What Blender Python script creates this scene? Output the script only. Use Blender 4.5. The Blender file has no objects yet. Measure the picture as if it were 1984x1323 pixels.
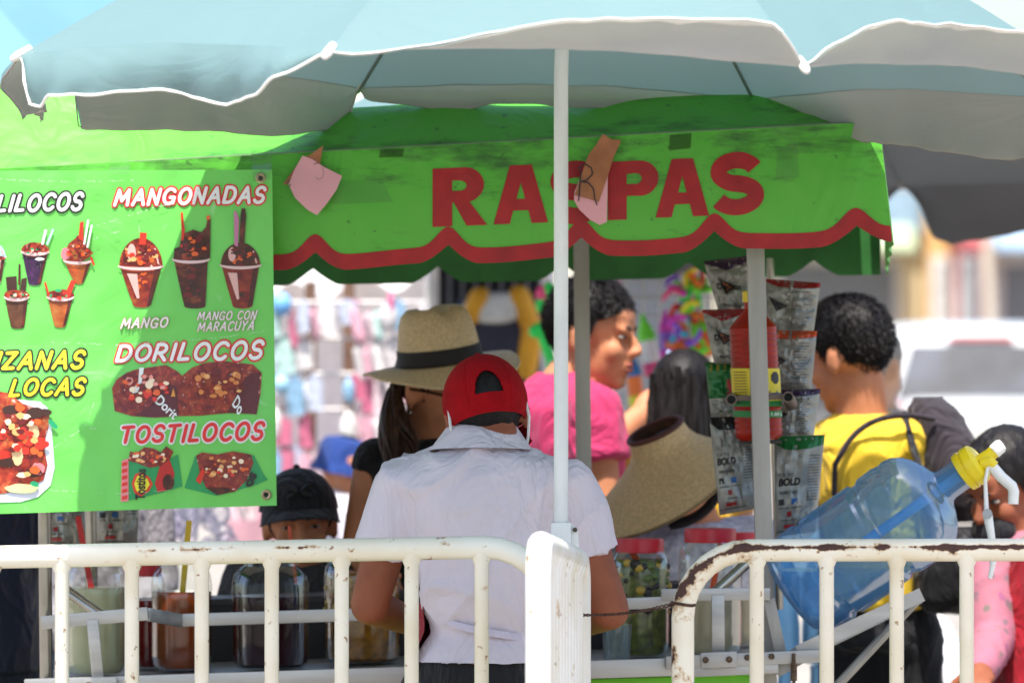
import bpy, bmesh, math, random
from mathutils import Vector, Matrix, noise, Euler
R = math.radians
random.seed(7)
SC = bpy.context.scene
COL = SC.collection
# ------------------------------------------------------------------ camera, sky, sun, exposure
K = 11273.0      # photo pixels per metre at 1 m distance
CZ = 1.5         # eye height
cam = bpy.data.cameras.new('camera'); camo = bpy.data.objects.new('camera', cam); COL.objects.link(camo)
camo.location = (0, 0, CZ); camo.rotation_euler = (R(90), 0, 0)
cam.sensor_width = 36; cam.lens = 36 * K / 1984; cam.clip_end = 2000
cam.dof.use_dof = True; cam.dof.focus_distance = 10.35; cam.dof.aperture_fstop = 5.2
SC.camera = camo
SUN_DIR = Vector((0.06, 0.40, -1.0)).normalized()     # the way the light travels
w = bpy.data.worlds.new('World'); SC.world = w; w.use_nodes = True
nt = w.node_tree; bg = nt.nodes['Background']
sky = nt.nodes.new('ShaderNodeTexSky'); sky.sky_type = 'NISHITA'; sky.sun_disc = False
sky.sun_elevation = math.asin(-SUN_DIR.z); sky.sun_rotation = math.atan2(-SUN_DIR.x, -SUN_DIR.y)
sky.air_density = 1.0; sky.dust_density = 2.5; sky.ozone_density = 1.0
nt.links.new(sky.outputs[0], bg.inputs[0]); bg.inputs[1].default_value = 0.15
sl = bpy.data.lights.new('sun', 'SUN'); sl.energy = 4.0; sl.angle = R(0.53); sl.color = (1.0, 0.95, 0.87)
so = bpy.data.objects.new('sun', sl); COL.objects.link(so); so.location = (-2, -6, 12)
so.rotation_euler = SUN_DIR.to_track_quat('-Z', 'Y').to_euler()
SC.view_settings.view_transform = 'Standard'; SC.view_settings.look = 'None'
SC.view_settings.exposure = 1.08; SC.view_settings.gamma = 1.0

def P(px, py, Y): return Vector(((px - 992) * Y / K, Y, CZ - (py - 661.5) * Y / K))
def S(n, Y): return n * Y / K
def lin(c):
    c = c / 255.0
    return c / 12.92 if c <= 0.04045 else ((c + 0.055) / 1.055) ** 2.4
def C(r, g, b): return (lin(r), lin(g), lin(b), 1.0)

# ------------------------------------------------------------------ materials
MATS = {}
def newmat(name):
    m = bpy.data.materials.new(name); m.use_nodes = True
    n = m.node_tree.nodes; return m, n, m.node_tree.links, n['Principled BSDF']
def mixc(n, l, fac, a, b):
    x = n.new('ShaderNodeMix'); x.data_type = 'RGBA'
    for sck, val in ((0, fac), (6, a), (7, b)):
        if hasattr(val, 'links'): l.new(val, x.inputs[sck])
        else: x.inputs[sck].default_value = val
    return x.outputs[2]
def ramp(n, l, src, stops, interp='LINEAR'):
    r = n.new('ShaderNodeValToRGB'); r.color_ramp.interpolation = interp
    e = r.color_ramp.elements
    while len(e) < len(stops): e.new(0.5)
    for i, (p, c) in enumerate(stops):
        e[i].position = p; e[i].color = c if not isinstance(c, (int, float)) else (c, c, c, 1)
    l.new(src, r.inputs[0]); return r.outputs[0]
def tex(n, l, kind='Noise', scale=10, detail=4, stretch=None, obj=True, **kw):
    t = n.new('ShaderNodeTex' + kind); tc = n.new('ShaderNodeTexCoord')
    src = tc.outputs['Object']
    if stretch:
        mp = n.new('ShaderNodeMapping'); mp.inputs['Scale'].default_value = stretch
        l.new(src, mp.inputs[0]); src = mp.outputs[0]
    l.new(src, t.inputs['Vector']); t.inputs['Scale'].default_value = scale
    if 'Detail' in t.inputs: t.inputs['Detail'].default_value = detail
    return t
def addbump(n, l, b, src, strength, dist=0.005):
    bp = n.new('ShaderNodeBump'); bp.inputs['Strength'].default_value = strength; bp.inputs['Distance'].default_value = dist
    l.new(src, bp.inputs['Height']); l.new(bp.outputs[0], b.inputs['Normal'])
def M(name, col, rough=0.6, metal=0.0, var=0.15, vscale=12, bump=0.0, bscale=150, stretch=None, transl=0.0,
      coat=0.0, spec=0.5, col2=None, sheen=0.0, sss=0.0):
    if name in MATS: return MATS[name]
    m, n, l, b = newmat(name)
    c2 = col2 or tuple(max(0, x * (1 - var * 2.2)) for x in col[:3]) + (1,)
    t = tex(n, l, 'Noise', vscale, 5, stretch)
    f = ramp(n, l, t.outputs['Fac'], [(0.35, 0), (0.68, 1)])
    if col2 is None:
        c = mixc(n, l, f, col, c2)
    else: c = mixc(n, l, f, col, col2)
    l.new(c, b.inputs['Base Color'])
    b.inputs['Roughness'].default_value = rough; b.inputs['Metallic'].default_value = metal
    b.inputs['Specular IOR Level'].default_value = spec
    b.inputs['Coat Weight'].default_value = coat; b.inputs['Sheen Weight'].default_value = sheen
    if sss:
        b.inputs['Subsurface Weight'].default_value = sss; b.inputs['Subsurface Radius'].default_value = (0.01, 0.004, 0.002)
    if bump:
        t2 = tex(n, l, 'Noise', bscale, 3, stretch); addbump(n, l, b, t2.outputs['Fac'], bump)
    if transl:
        tr = n.new('ShaderNodeBsdfTranslucent'); l.new(c, tr.inputs[0])
        mx = n.new('ShaderNodeMixShader'); mx.inputs[0].default_value = transl
        l.new(b.outputs[0], mx.inputs[1]); l.new(tr.outputs[0], mx.inputs[2])
        l.new(mx.outputs[0], n['Material Output'].inputs[0])
    MATS[name] = m; return m
def glass(name, tint, refl=0.5, body=0.0, bodycol=(1, 1, 1, 1), rough=0.03):
    """thin clear wall: tinted pass-through, fresnel gloss, a little milky body"""
    if name in MATS: return MATS[name]
    m, n, l, b = newmat(name)
    tp = n.new('ShaderNodeBsdfTransparent'); tp.inputs[0].default_value = tint
    gl = n.new('ShaderNodeBsdfGlossy'); gl.inputs['Roughness'].default_value = rough
    fr = n.new('ShaderNodeFresnel'); fr.inputs[0].default_value = 1.45
    nz = tex(n, l, 'Noise', 9, 2); bp = n.new('ShaderNodeBump'); bp.inputs['Strength'].default_value = 0.25; bp.inputs['Distance'].default_value = 0.01
    l.new(nz.outputs['Fac'], bp.inputs['Height']); l.new(bp.outputs[0], gl.inputs['Normal']); l.new(bp.outputs[0], fr.inputs['Normal'])
    mu = n.new('ShaderNodeMath'); mu.operation = 'MULTIPLY'; mu.inputs[1].default_value = refl * 2; mu.use_clamp = True
    cl_ = n.new('ShaderNodeMath'); cl_.operation = 'MINIMUM'; cl_.inputs[1].default_value = 0.42; l.new(fr.outputs[0], cl_.inputs[0]); l.new(cl_.outputs[0], mu.inputs[0])
    mx = n.new('ShaderNodeMixShader'); l.new(mu.outputs[0], mx.inputs[0]); l.new(tp.outputs[0], mx.inputs[1]); l.new(gl.outputs[0], mx.inputs[2])
    out = mx.outputs[0]
    if body:
        tr = n.new('ShaderNodeBsdfTranslucent'); tr.inputs[0].default_value = bodycol
        df = n.new('ShaderNodeBsdfDiffuse'); df.inputs[0].default_value = bodycol
        ad = n.new('ShaderNodeMixShader'); ad.inputs[0].default_value = 0.5
        l.new(tr.outputs[0], ad.inputs[1]); l.new(df.outputs[0], ad.inputs[2])
        m2 = n.new('ShaderNodeMixShader'); m2.inputs[0].default_value = body
        l.new(out, m2.inputs[1]); l.new(ad.outputs[0], m2.inputs[2]); out = m2.outputs[0]
    l.new(out, n['Material Output'].inputs[0]); n.remove(b)
    MATS[name] = m; return m
def paint_rust(name, col, rust_amt, seed=0.0, band=None):
    """old enamel paint: cream colour, grime, chips down to rust; band=(z, halfwidth) rubs a worn line along a rail"""
    if name in MATS: return MATS[name]
    m, n, l, b = newmat(name)
    g = tex(n, l, 'Noise', 7, 6); grime = ramp(n, l, g.outputs['Fac'], [(0.42, 0), (0.75, 1)])
    c = mixc(n, l, grime, col, tuple(x * f for x, f in zip(col[:3], (0.86, 0.80, 0.68))) + (1,))
    sp = tex(n, l, 'Noise', 60, 3); specks = ramp(n, l, sp.outputs['Fac'], [(0.66, 0), (0.72, 1)])
    c = mixc(n, l, specks, c, C(150, 110, 70))
    t = tex(n, l, 'Noise', 16, 8, (1.0, 1.0, 1.0)); t.inputs['Roughness'].default_value = 0.65
    src = t.outputs['Fac']
    if band:
        geo = n.new('ShaderNodeNewGeometry'); sx = n.new('ShaderNodeSeparateXYZ'); l.new(geo.outputs['Normal'], sx.inputs[0])
        # wear sits on the shoulder of the tube that hands and clothes rub
        d = n.new('ShaderNodeMath'); d.operation = 'SUBTRACT'; l.new(sx.outputs['Z'], d.inputs[0]); d.inputs[1].default_value = band[0]
        a = n.new('ShaderNodeMath'); a.operation = 'ABSOLUTE'; l.new(d.outputs[0], a.inputs[0])
        q = n.new('ShaderNodeMapRange'); l.new(a.outputs[0], q.inputs[0]); q.inputs[1].default_value = 0; q.inputs[2].default_value = band[1]
        q.inputs[3].default_value = band[2]; q.inputs[4].default_value = 0
        lf = tex(n, l, 'Noise', 4.5, 3); lm = ramp(n, l, lf.outputs['Fac'], [(0.36, 0.25), (0.58, 1.0)])
        qm = n.new('ShaderNodeMath'); qm.operation = 'MULTIPLY'; l.new(q.outputs[0], qm.inputs[0]); l.new(lm, qm.inputs[1])
        s = n.new('ShaderNodeMath'); s.operation = 'ADD'; l.new(src, s.inputs[0]); l.new(qm.outputs[0], s.inputs[1]); src = s.outputs[0]
    chips = ramp(n, l, src, [(rust_amt, 0), (rust_amt + 0.015, 1)])
    halo = ramp(n, l, src, [(rust_amt - 0.06, 0), (rust_amt + 0.01, 1)])
    c = mixc(n, l, halo, c, C(190, 150, 100))
    r2 = tex(n, l, 'Noise', 90, 3); rc = mixc(n, l, r2.outputs['Fac'], C(92, 56, 40), C(52, 40, 40))
    c = mixc(n, l, chips, c, rc); l.new(c, b.inputs['Base Color'])
    rr = n.new('ShaderNodeMapRange'); l.new(chips, rr.inputs[0]); rr.inputs[3].default_value = 0.32; rr.inputs[4].default_value = 0.85
    l.new(rr.outputs[0], b.inputs['Roughness'])
    iv = n.new('ShaderNodeMath'); iv.operation = 'SUBTRACT'; iv.inputs[0].default_value = 1; l.new(chips, iv.inputs[1])
    ad = n.new('ShaderNodeMath'); ad.operation = 'MULTIPLY_ADD'; l.new(g.outputs['Fac'], ad.inputs[0]); ad.inputs[1].default_value = 0.6; l.new(iv.outputs[0], ad.inputs[2])
    addbump(n, l, b, ad.outputs[0], 0.35, 0.002)
    MATS[name] = m; return m

# ------------------------------------------------------------------ mesh building
def basis(d):
    d = d.normalized(); up = Vector((0, 0, 1)) if abs(d.z) < 0.95 else Vector((0, 1, 0))
    a = d.cross(up).normalized(); return a, a.cross(d).normalized()
class MB:
    def __init__(s): s.v = []; s.f = []; s.m = []; s.mi = 0
    def add(s, vs, fs):
        k = len(s.v); s.v += [Vector(v) for v in vs]; s.f += [tuple(i + k for i in f) for f in fs]; s.m += [s.mi] * len(fs); return k
    def rings(s, rs, cap=True, closed=False):
        n = len(rs[0]); vs = [p for r in rs for p in r]; fs = []
        cnt = len(rs) if closed else len(rs) - 1
        for i in range(cnt):
            a, b = i * n, ((i + 1) % len(rs)) * n
            for j in range(n): fs.append((a + j, a + (j + 1) % n, b + (j + 1) % n, b + j))
        if cap and not closed: fs += [tuple(range(n))[::-1], tuple(range((len(rs) - 1) * n, len(rs) * n))]
        s.add(vs, fs)
    def tube(s, pts, r, seg=10, cap=True, closed=False):
        pts = [Vector(p) for p in pts]; N = len(pts); rr = r if isinstance(r, (list, tuple)) else [r] * N
        rs = []; pa = None
        for i, p in enumerate(pts):
            if closed: d = pts[(i + 1) % N] - pts[i - 1]
            else: d = pts[min(i + 1, N - 1)] - pts[max(i - 1, 0)]
            d.normalize()
            if pa is None: a, b = basis(d)
            else:
                a = pa - d * pa.dot(d); a = a.normalized() if a.length > 1e-6 else basis(d)[0]; b = a.cross(d)
            pa = a
            rs.append([p + (a * math.cos(t) + b * math.sin(t)) * rr[i] for t in [2 * math.pi * j / seg for j in range(seg)]])
        s.rings(rs, cap, closed)
    def box(s, c, size, rot=None):
        c = Vector(c); h = Vector(size) / 2; vs = []
        for x in (-1, 1):
            for y in (-1, 1):
                for z in (-1, 1):
                    q = Vector((x * h.x, y * h.y, z * h.z)); vs.append(c + (rot @ q if rot else q))
        s.add(vs, [(0, 1, 3, 2), (4, 6, 7, 5), (0, 4, 5, 1), (2, 3, 7, 6), (0, 2, 6, 4), (1, 5, 7, 3)])
    def beam(s, a, b, w, h, up=(0, 0, 1)):
        """bar from a to b; h along up, w across"""
        a = Vector(a); b = Vector(b); d = (b - a).normalized(); u = Vector(up); u = (u - d * u.dot(d)).normalized(); x = d.cross(u)
        rs = [[p + x * (w / 2 * i) + u * (h / 2 * j) for i, j in ((-1, -1), (1, -1), (1, 1), (-1, 1))] for p in (a, b)]
        s.rings(rs)
    def ell(s, c, r, rot=None, seg=18, rg=12):
        c = Vector(c); r = (r, r, r) if isinstance(r, (int, float)) else r; vs = []; fs = []
        for i in range(1, rg):
            th = math.pi * i / rg
            for j in range(seg):
                ph = 2 * math.pi * j / seg
                q = Vector((r[0] * math.sin(th) * math.cos(ph), r[1] * math.sin(th) * math.sin(ph), r[2] * math.cos(th)))
                vs.append(c + (rot @ q if rot else q))
        t0 = Vector((0, 0, r[2])); b0 = -t0
        vs += [c + (rot @ t0 if rot else t0), c + (rot @ b0 if rot else b0)]; T = len(vs) - 2
        for i in range(rg - 2):
            for j in range(seg):
                a = i * seg; fs.append((a + j, a + seg + j, a + seg + (j + 1) % seg, a + (j + 1) % seg))
        for j in range(seg):
            fs.append((T, j, (j + 1) % seg)); a = (rg - 2) * seg; fs.append((T + 1, a + (j + 1) % seg, a + j))
        s.add(vs, fs)
    def cap(s, a, ra, b, rb, seg=14):
        a = Vector(a); b = Vector(b); d = (b - a).normalized(); pts = []; rs = []
        for t in (90, 60, 30): pts.append(a - d * ra * math.sin(R(t)) * 0.999); rs.append(max(ra * math.cos(R(t)), ra * 0.05))
        pts += [a, b]; rs += [ra, rb]
        for t in (30, 60, 90): pts.append(b + d * rb * math.sin(R(t)) * 0.999); rs.append(max(rb * math.cos(R(t)), rb * 0.05))
        s.tube(pts, rs, seg)
    def lathe(s, a, d, prof, seg=24, cap=True, wob=None):
        """prof: [(distance along d, radius)]"""
        a = Vector(a); d = Vector(d).normalized(); x, y = basis(d)
        rs = [[a + d * t + (x * math.cos(q) + y * math.sin(q)) * (r * (wob(q, t) if wob else 1)) for q in [2 * math.pi * j / seg for j in range(seg)]] for t, r in prof]
        s.rings(rs, cap)
    def sheet(s, fn, nu, nv, closeu=False):
        vs = [fn(i / nu, j / nv) for j in range(nv + 1) for i in range(nu + 1)]; fs = []
        for j in range(nv):
            for i in range(nu):
                a = j * (nu + 1) + i; fs.append((a, a + 1, a + nu + 2, a + nu + 1))
        s.add(vs, fs)
    def mesh(s, name):
        me = bpy.data.meshes.new(name); me.from_pydata([tuple(v) for v in s.v], [], s.f); me.update(); return me
    def build(s, name, mat, parent=None, smooth=True, bevel=0, recalc=True, angle=40):
        me = s.mesh(name); return finish(me, name, mat, parent, smooth, bevel, recalc, s.m, angle)
WLOC = {}
def finish(me, name, mat, parent=None, smooth=True, bevel=0, recalc=True, mids=None, angle=40):
    mats = mat if isinstance(mat, (list, tuple)) else [mat]
    for m in mats: me.materials.append(m)
    if mids and len(mats) > 1: me.polygons.foreach_set('material_index', mids)
    if recalc or bevel:
        bm = bmesh.new(); bm.from_mesh(me)
        if recalc: bmesh.ops.recalc_face_normals(bm, faces=bm.faces)
        if bevel:
            ed = [e for e in bm.edges if len(e.link_faces) == 2 and e.calc_face_angle(0) > R(30)]
            bmesh.ops.bevel(bm, geom=ed, offset=bevel, segments=2, affect='EDGES', profile=0.6)
        bm.to_mesh(me); bm.free()
    if smooth:
        me.polygons.foreach_set('use_smooth', [True] * len(me.polygons))
        try: me.set_sharp_from_angle(angle=R(angle))
        except Exception: pass
    o = bpy.data.objects.new(name, me); COL.objects.link(o)
    if parent: attach(o, parent)
    return o
def attach(o, parent):
    o.parent = parent; o.matrix_parent_inverse = Matrix.Translation(-WLOC.get(parent.name, Vector((0, 0, 0))))
def tag(o, label, cat, group=None):
    o['label'] = label; o['category'] = cat
    if group: o['group'] = group
    return o
def thing(name, label, cat, loc, group=None):
    o = bpy.data.objects.new(name, None); COL.objects.link(o); o.location = loc; o.empty_display_size = 0.1
    WLOC[o.name] = Vector(loc); return tag(o, label, cat, group)
def struct(o, kind='structure'): o['kind'] = kind; return o
def vox(mb, voxel, smooth=4, disp=None):
    """one continuous skin grown over overlapping shapes"""
    me = mb.mesh('tmp'); o = bpy.data.objects.new('tmp', me); COL.objects.link(o)
    rm = o.modifiers.new('r', 'REMESH'); rm.mode = 'VOXEL'; rm.voxel_size = voxel
    if smooth:
        sm = o.modifiers.new('s', 'SMOOTH'); sm.iterations = smooth; sm.factor = 0.5
    dg = bpy.context.evaluated_depsgraph_get(); me2 = bpy.data.meshes.new_from_object(o.evaluated_get(dg))
    bpy.data.objects.remove(o); bpy.data.meshes.remove(me)
    if disp:
        nr = [v.normal.copy() for v in me2.vertices]
        for v, q in zip(me2.vertices, nr): v.co += q * disp(v.co, q)
        me2.update()
    return me2
def vobj(mb, name, voxel, mat, parent, smooth=4, disp=None):
    return finish(vox(mb, voxel, smooth, disp), name, mat, parent, True, 0, False, None, 80)
def bez(p0, p1, p2, p3, n=12):
    out = []
    for i in range(n + 1):
        t = i / n; u = 1 - t; out.append(Vector(p0) * u ** 3 + Vector(p1) * 3 * u * u * t + Vector(p2) * 3 * u * t * t + Vector(p3) * t ** 3)
    return out
def lerp(a, b, t): return a + (b - a) * t
def interp(tab, x):
    if x <= tab[0][0]: return tab[0][1]
    for (x0, y0), (x1, y1) in zip(tab, tab[1:]):
        if x <= x1:
            t = (x - x0) / (x1 - x0); return y0 + (y1 - y0) * t
    return tab[-1][1]
def smoothtab(tab, x):
    if x <= tab[0][0]: return tab[0][1]
    for (x0, y0), (x1, y1) in zip(tab, tab[1:]):
        if x <= x1:
            t = (x - x0) / (x1 - x0); t = t * t * (3 - 2 * t); return y0 + (y1 - y0) * t
    return tab[-1][1]
# flat print laid on a surface: polygons in photo-pixel coordinates mapped by fn(px,py,lift)->point
def split_long(bm, lim):
    for _ in range(5):
        ed = [e for e in bm.edges if e.calc_length() > lim]
        if not ed: break
        bmesh.ops.subdivide_edges(bm, edges=ed, cuts=1); bmesh.ops.triangulate(bm, faces=[f for f in bm.faces if len(f.verts) > 3])
def printed(name, polys, fn, lift, mat, parent, lim=30):
    """polys: lists of (px,py) or a list of (poly, material index)"""
    mats = mat if isinstance(mat, (list, tuple)) else [mat]
    bm = bmesh.new(); k = 0
    for q in polys:
        pl, mi, up = (q if isinstance(q, tuple) and len(q) == 3 else (q[0], q[1], 0) if isinstance(q, tuple) else (q, 0, 0))
        try: f = bm.faces.new([bm.verts.new((x, y, up)) for x, y in pl]); f.material_index = mi
        except ValueError: pass
    bmesh.ops.triangulate(bm, faces=bm.faces[:]); split_long(bm, lim)
    for v in bm.verts: v.co = fn(v.co.x, v.co.y, lift + v.co.z)
    me = bpy.data.meshes.new(name); bm.to_mesh(me); bm.free()
    o = finish(me, name, mats, parent, False, 0, False, None)
    if name in ('small_print', 'crease_mark', 'pen_marks'): o['kind'] = 'stuff'
    return o
_TX = {}
def text_mesh(body, shear=0.0, offset=0.0, spacing=1.0):
    key = (body, shear, offset, spacing)
    if key in _TX: return _TX[key]
    cu = bpy.data.curves.new('t', 'FONT'); cu.body = body; cu.size = 1; cu.shear = shear; cu.offset = offset; cu.space_character = spacing
    cu.resolution_u = 4; cu.fill_mode = 'FRONT'; cu.dimensions = '2D'
    o = bpy.data.objects.new('t', cu); COL.objects.link(o); dg = bpy.context.evaluated_depsgraph_get()
    me = bpy.data.meshes.new_from_object(o.evaluated_get(dg)); bpy.data.objects.remove(o); bpy.data.curves.remove(cu)
    vs = [v.co.copy() for v in me.vertices]; fs = [tuple(p.vertices) for p in me.polygons]; bpy.data.meshes.remove(me)
    _TX[key] = (vs, fs); return _TX[key]
def lettering(name, body, quad, fn, lift, mat, parent, shear=0.0, offset=0.0, outline=0.0, spacing=1.0, frame=None, lim=40):
    """quad: photo px corners tl,tr,br,bl of the un-outlined word"""
    base, _ = text_mesh(body, shear, frame if frame is not None else offset, spacing)
    x0 = min(v.x for v in base); x1 = max(v.x for v in base); y0 = min(v.y for v in base); y1 = max(v.y for v in base)
    vs, fs = text_mesh(body, shear, offset + outline, spacing)
    tl, tr, br, bl = quad; bm = bmesh.new(); bv = []
    for v in vs:
        u = (v.x - x0) / (x1 - x0); t = (y1 - v.y) / (y1 - y0)
        x = (tl[0] * (1 - u) + tr[0] * u) * (1 - t) + (bl[0] * (1 - u) + br[0] * u) * t
        y = (tl[1] * (1 - u) + tr[1] * u) * (1 - t) + (bl[1] * (1 - u) + br[1] * u) * t
        bv.append(bm.verts.new((x, y, 0)))
    for f in fs:
        try: bm.faces.new([bv[i] for i in f])
        except ValueError: pass
    split_long(bm, lim)
    for v in bm.verts: v.co = fn(v.co.x, v.co.y, lift)
    me = bpy.data.meshes.new(name); bm.to_mesh(me); bm.free()
    return finish(me, name, mat, parent, False, 0, False, None)
# ------------------------------------------------------------------ ground
def concrete():
    m, n, l, b = newmat('pavement')
    t = tex(n, l, 'Noise', 0.6, 8); t2 = tex(n, l, 'Noise', 30, 6)
    c = ramp(n, l, t.outputs['Fac'], [(0.3, C(132, 126, 118)), (0.7, C(160, 153, 144))])
    f = ramp(n, l, t2.outputs['Fac'], [(0.45, 0), (0.8, 1)])
    c = mixc(n, l, f, c, C(96, 92, 88)); l.new(c, b.inputs['Base Color']); b.inputs['Roughness'].default_value = 0.9
    addbump(n, l, b, t2.outputs['Fac'], 0.4, 0.01); return m
mb = MB(); mb.sheet(lambda u, v: Vector((-300 + 600 * u, -200 + 800 * v, 0)), 6, 8)
struct(mb.build('ground', concrete(), smooth=False, recalc=False))

# ------------------------------------------------------------------ crowd barriers
CREAM = C(236, 231, 214)
rail_m = paint_rust('old_cream_enamel_rail', CREAM, 0.685, band=(0.35, 0.35, 0.12))
railr_m = paint_rust('worn_cream_enamel_rail', C(238, 230, 210), 0.655, band=(0.30, 0.42, 0.30))
bar_m = paint_rust('cream_enamel_bar', CREAM, 0.735)
barr_m = paint_rust('chipped_cream_enamel_bar', C(236, 229, 210), 0.665)
white_m = paint_rust('white_enamel', C(240, 238, 232), 0.69)
def arc(c, r, a0, a1, ex, ez, n=7):
    return [c + ex * (r * math.cos(R(a0 + (a1 - a0) * i / n))) + ez * (r * math.sin(R(a0 + (a1 - a0) * i / n))) for i in range(n + 1)]
def barrier(label, A, B, barpos, rail, bar, rad=0.02, brad=0.0125, corner=0.1, low=0.16, group='steel crowd barriers along the stall'):
    """A, B: the two top corners (as if square); barpos: fractions along AB"""
    A = Vector(A); B = Vector(B); ex = (B - A).normalized(); L = (B - A).length; ez = Vector((0, 0, 1))
    root = thing('crowd_barrier', label, 'barrier', ((A + B) / 2).xy.to_3d(), group)
    pts = [Vector((A.x, A.y, low))] + arc(A + ex * corner - ez * corner, corner, 180, 90, ex, ez)
    pts += [lerp(A, B, (corner + (L - 2 * corner) * i / 14) / L) for i in range(1, 14)]
    pts += arc(B - ex * corner - ez * corner, corner, 90, 0, ex, ez) + [Vector((B.x, B.y, low))]
    mb = MB(); mb.tube(pts, rad, 16); mb.build('frame', rail, root)
    mb = MB(); mb.tube([Vector((A.x, A.y, low + 0.05)) + ex * rad * 0.3, Vector((B.x, B.y, low + 0.05)) - ex * rad * 0.3], rad * 0.9, 12); mb.build('bottom_rail', rail, root)
    for t in barpos:
        p = lerp(A, B, t); mb = MB()
        mb.tube([Vector((p.x, p.y, low + 0.05)), p - ez * (rad + 0.010), p - ez * (rad + 0.002), p - ez * (rad - 0.012)], [brad, brad, brad * 1.28, brad * 1.5], 12)
        mb.build('bar', bar, root)
    ey = ez.cross(ex)
    for t in (0.0, 1.0):
        p = lerp(A, B, t); p = Vector((p.x, p.y, 0)) + ex * (0.12 if t == 0 else -0.12); mb = MB()
        for sgn in (-1, 1):
            mb.tube([p + ez * (low + 0.04), p + ey * sgn * 0.10 + ez * 0.08, p + ey * sgn * 0.26 + ez * 0.014], 0.014, 8)
        mb.build('foot', bar, root)
    return root
YB = 10.1
A = P(-1180, 1079 + 23.6, YB); B = P(1076, 1057, YB)
barrier('cream crowd barrier with lightly rusted rail in front of the hanging menu banner', A, B,
        [(x + 1180) / 2256 for x in [933 - 135.5 * i for i in range(15)]], rail_m, bar_m, corner=0.125)
A = P(1323, 1066, 10.0); B = P(3560, 1062, 10.0)
barrier('cream crowd barrier with badly rusted rail in front of the blue water jug', A, B,
        [(x - 1323) / 2237 for x in [1466 + 135.6 * i for i in range(15)]], railr_m, barr_m, rad=0.0195, corner=0.115)
A = P(1043, 1052, 9.2); B = P(1122, 1086, 10.04)
barrier('white crowd barrier seen end on beside the umbrella pole', A, B, [0.09 + 0.075 * i for i in range(12)], white_m, white_m, rad=0.0205, corner=0.05)
# rusty tie wire between the barriers
mb = MB(); a = P(1118, 1190, 10.02) + Vector((0, -0.02, 0)); b = P(1306, 1170, 9.99)
N = 60
for ph in (0, math.pi):
    pts = []
    for i in range(N + 1):
        t = i / N; p = lerp(a, b, t); p.z -= 0.006 * math.sin(math.pi * t)
        tw = 1.0 if t < 0.8 else 1.6
        pts.append(p + Vector((0, math.cos(t * 70 + ph), math.sin(t * 70 + ph))) * 0.0018 * tw)
    mb.tube(pts, 0.0014, 6)
for k in range(2):
    c = P(1323, 1168 + 3 * k, 10.0)
    mb.tube([c + Vector((math.cos(q) * 0.0215, math.sin(q) * 0.0215, 0.002 * math.sin(q * 2))) for q in [2 * math.pi * i / 20 for i in range(20)]], 0.0015, 6, closed=True)
tag(mb.build('tie_wire', M('rusty_wire', C(98, 70, 58), 0.8, 0.4, 0.3, 80)), 'thin rusty twisted wire tying two barriers together', 'wire')

# ------------------------------------------------------------------ parasols
def cloth(name, col, transl, rough=0.45, spec=0.5, wr=0.12):
    m, n, l, b = newmat(name)
    t = tex(n, l, 'Noise', 3.0, 5); c = mixc(n, l, t.outputs['Fac'], col, tuple(x * 0.86 for x in col[:3]) + (1,))
    l.new(c, b.inputs['Base Color']); b.inputs['Roughness'].default_value = rough; b.inputs['Specular IOR Level'].default_value = spec
    wv = tex(n, l, 'Noise', 4.5, 3, (1, 1, 2.2)); wv.inputs['Distortion'].default_value = 1.2
    rg = n.new('ShaderNodeMath'); rg.operation = 'PINGPONG'; l.new(wv.outputs['Fac'], rg.inputs[0]); rg.inputs[1].default_value = 0.12
    addbump(n, l, b, rg.outputs[0], wr, 0.05)
    tr = n.new('ShaderNodeBsdfTranslucent'); l.new(c, tr.inputs[0])
    mx = n.new('ShaderNodeMixShader'); mx.inputs[0].default_value = transl
    l.new(b.outputs[0], mx.inputs[1]); l.new(tr.outputs[0], mx.inputs[2]); l.new(mx.outputs[0], n['Material Output'].inputs[0])
    MATS[name] = m; return m
teal = cloth('teal_polyester', C(142, 175, 177), 0.48, 0.38, 0.6)
lining = cloth('silver_grey_lining', C(184, 190, 188), 0.66, 0.6, 0.3)
flaplin = cloth('grey_lining_bounce_tint', C(212, 204, 194), 0.45, 0.6, 0.3, 0.2)  # same lining, colour warmed to stand in for light off the ground
lining2 = cloth('dark_grey_lining', C(148, 142, 143), 0.35, 0.6, 0.3)
paleblue = cloth('pale_blue_polyester', C(128, 176, 202), 0.4, 0.6, 0.3)
trim_m = M('white_binding', C(238, 236, 230), 0.7, var=0.05)
trim2_m = M('grey_brown_binding', C(150, 138, 128), 0.7, var=0.05)
tip_m = M('white_plastic_tip', C(235, 232, 224), 0.4, var=0.05)
steel_m = M('grey_steel_rib', C(150, 152, 152), 0.35, 0.6, 0.1)
polew_m = M('white_pole_enamel', C(226, 228, 224), 0.35, var=0.10, vscale=18, stretch=(1, 1, 0.25), bump=0.1, bscale=60)
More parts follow.
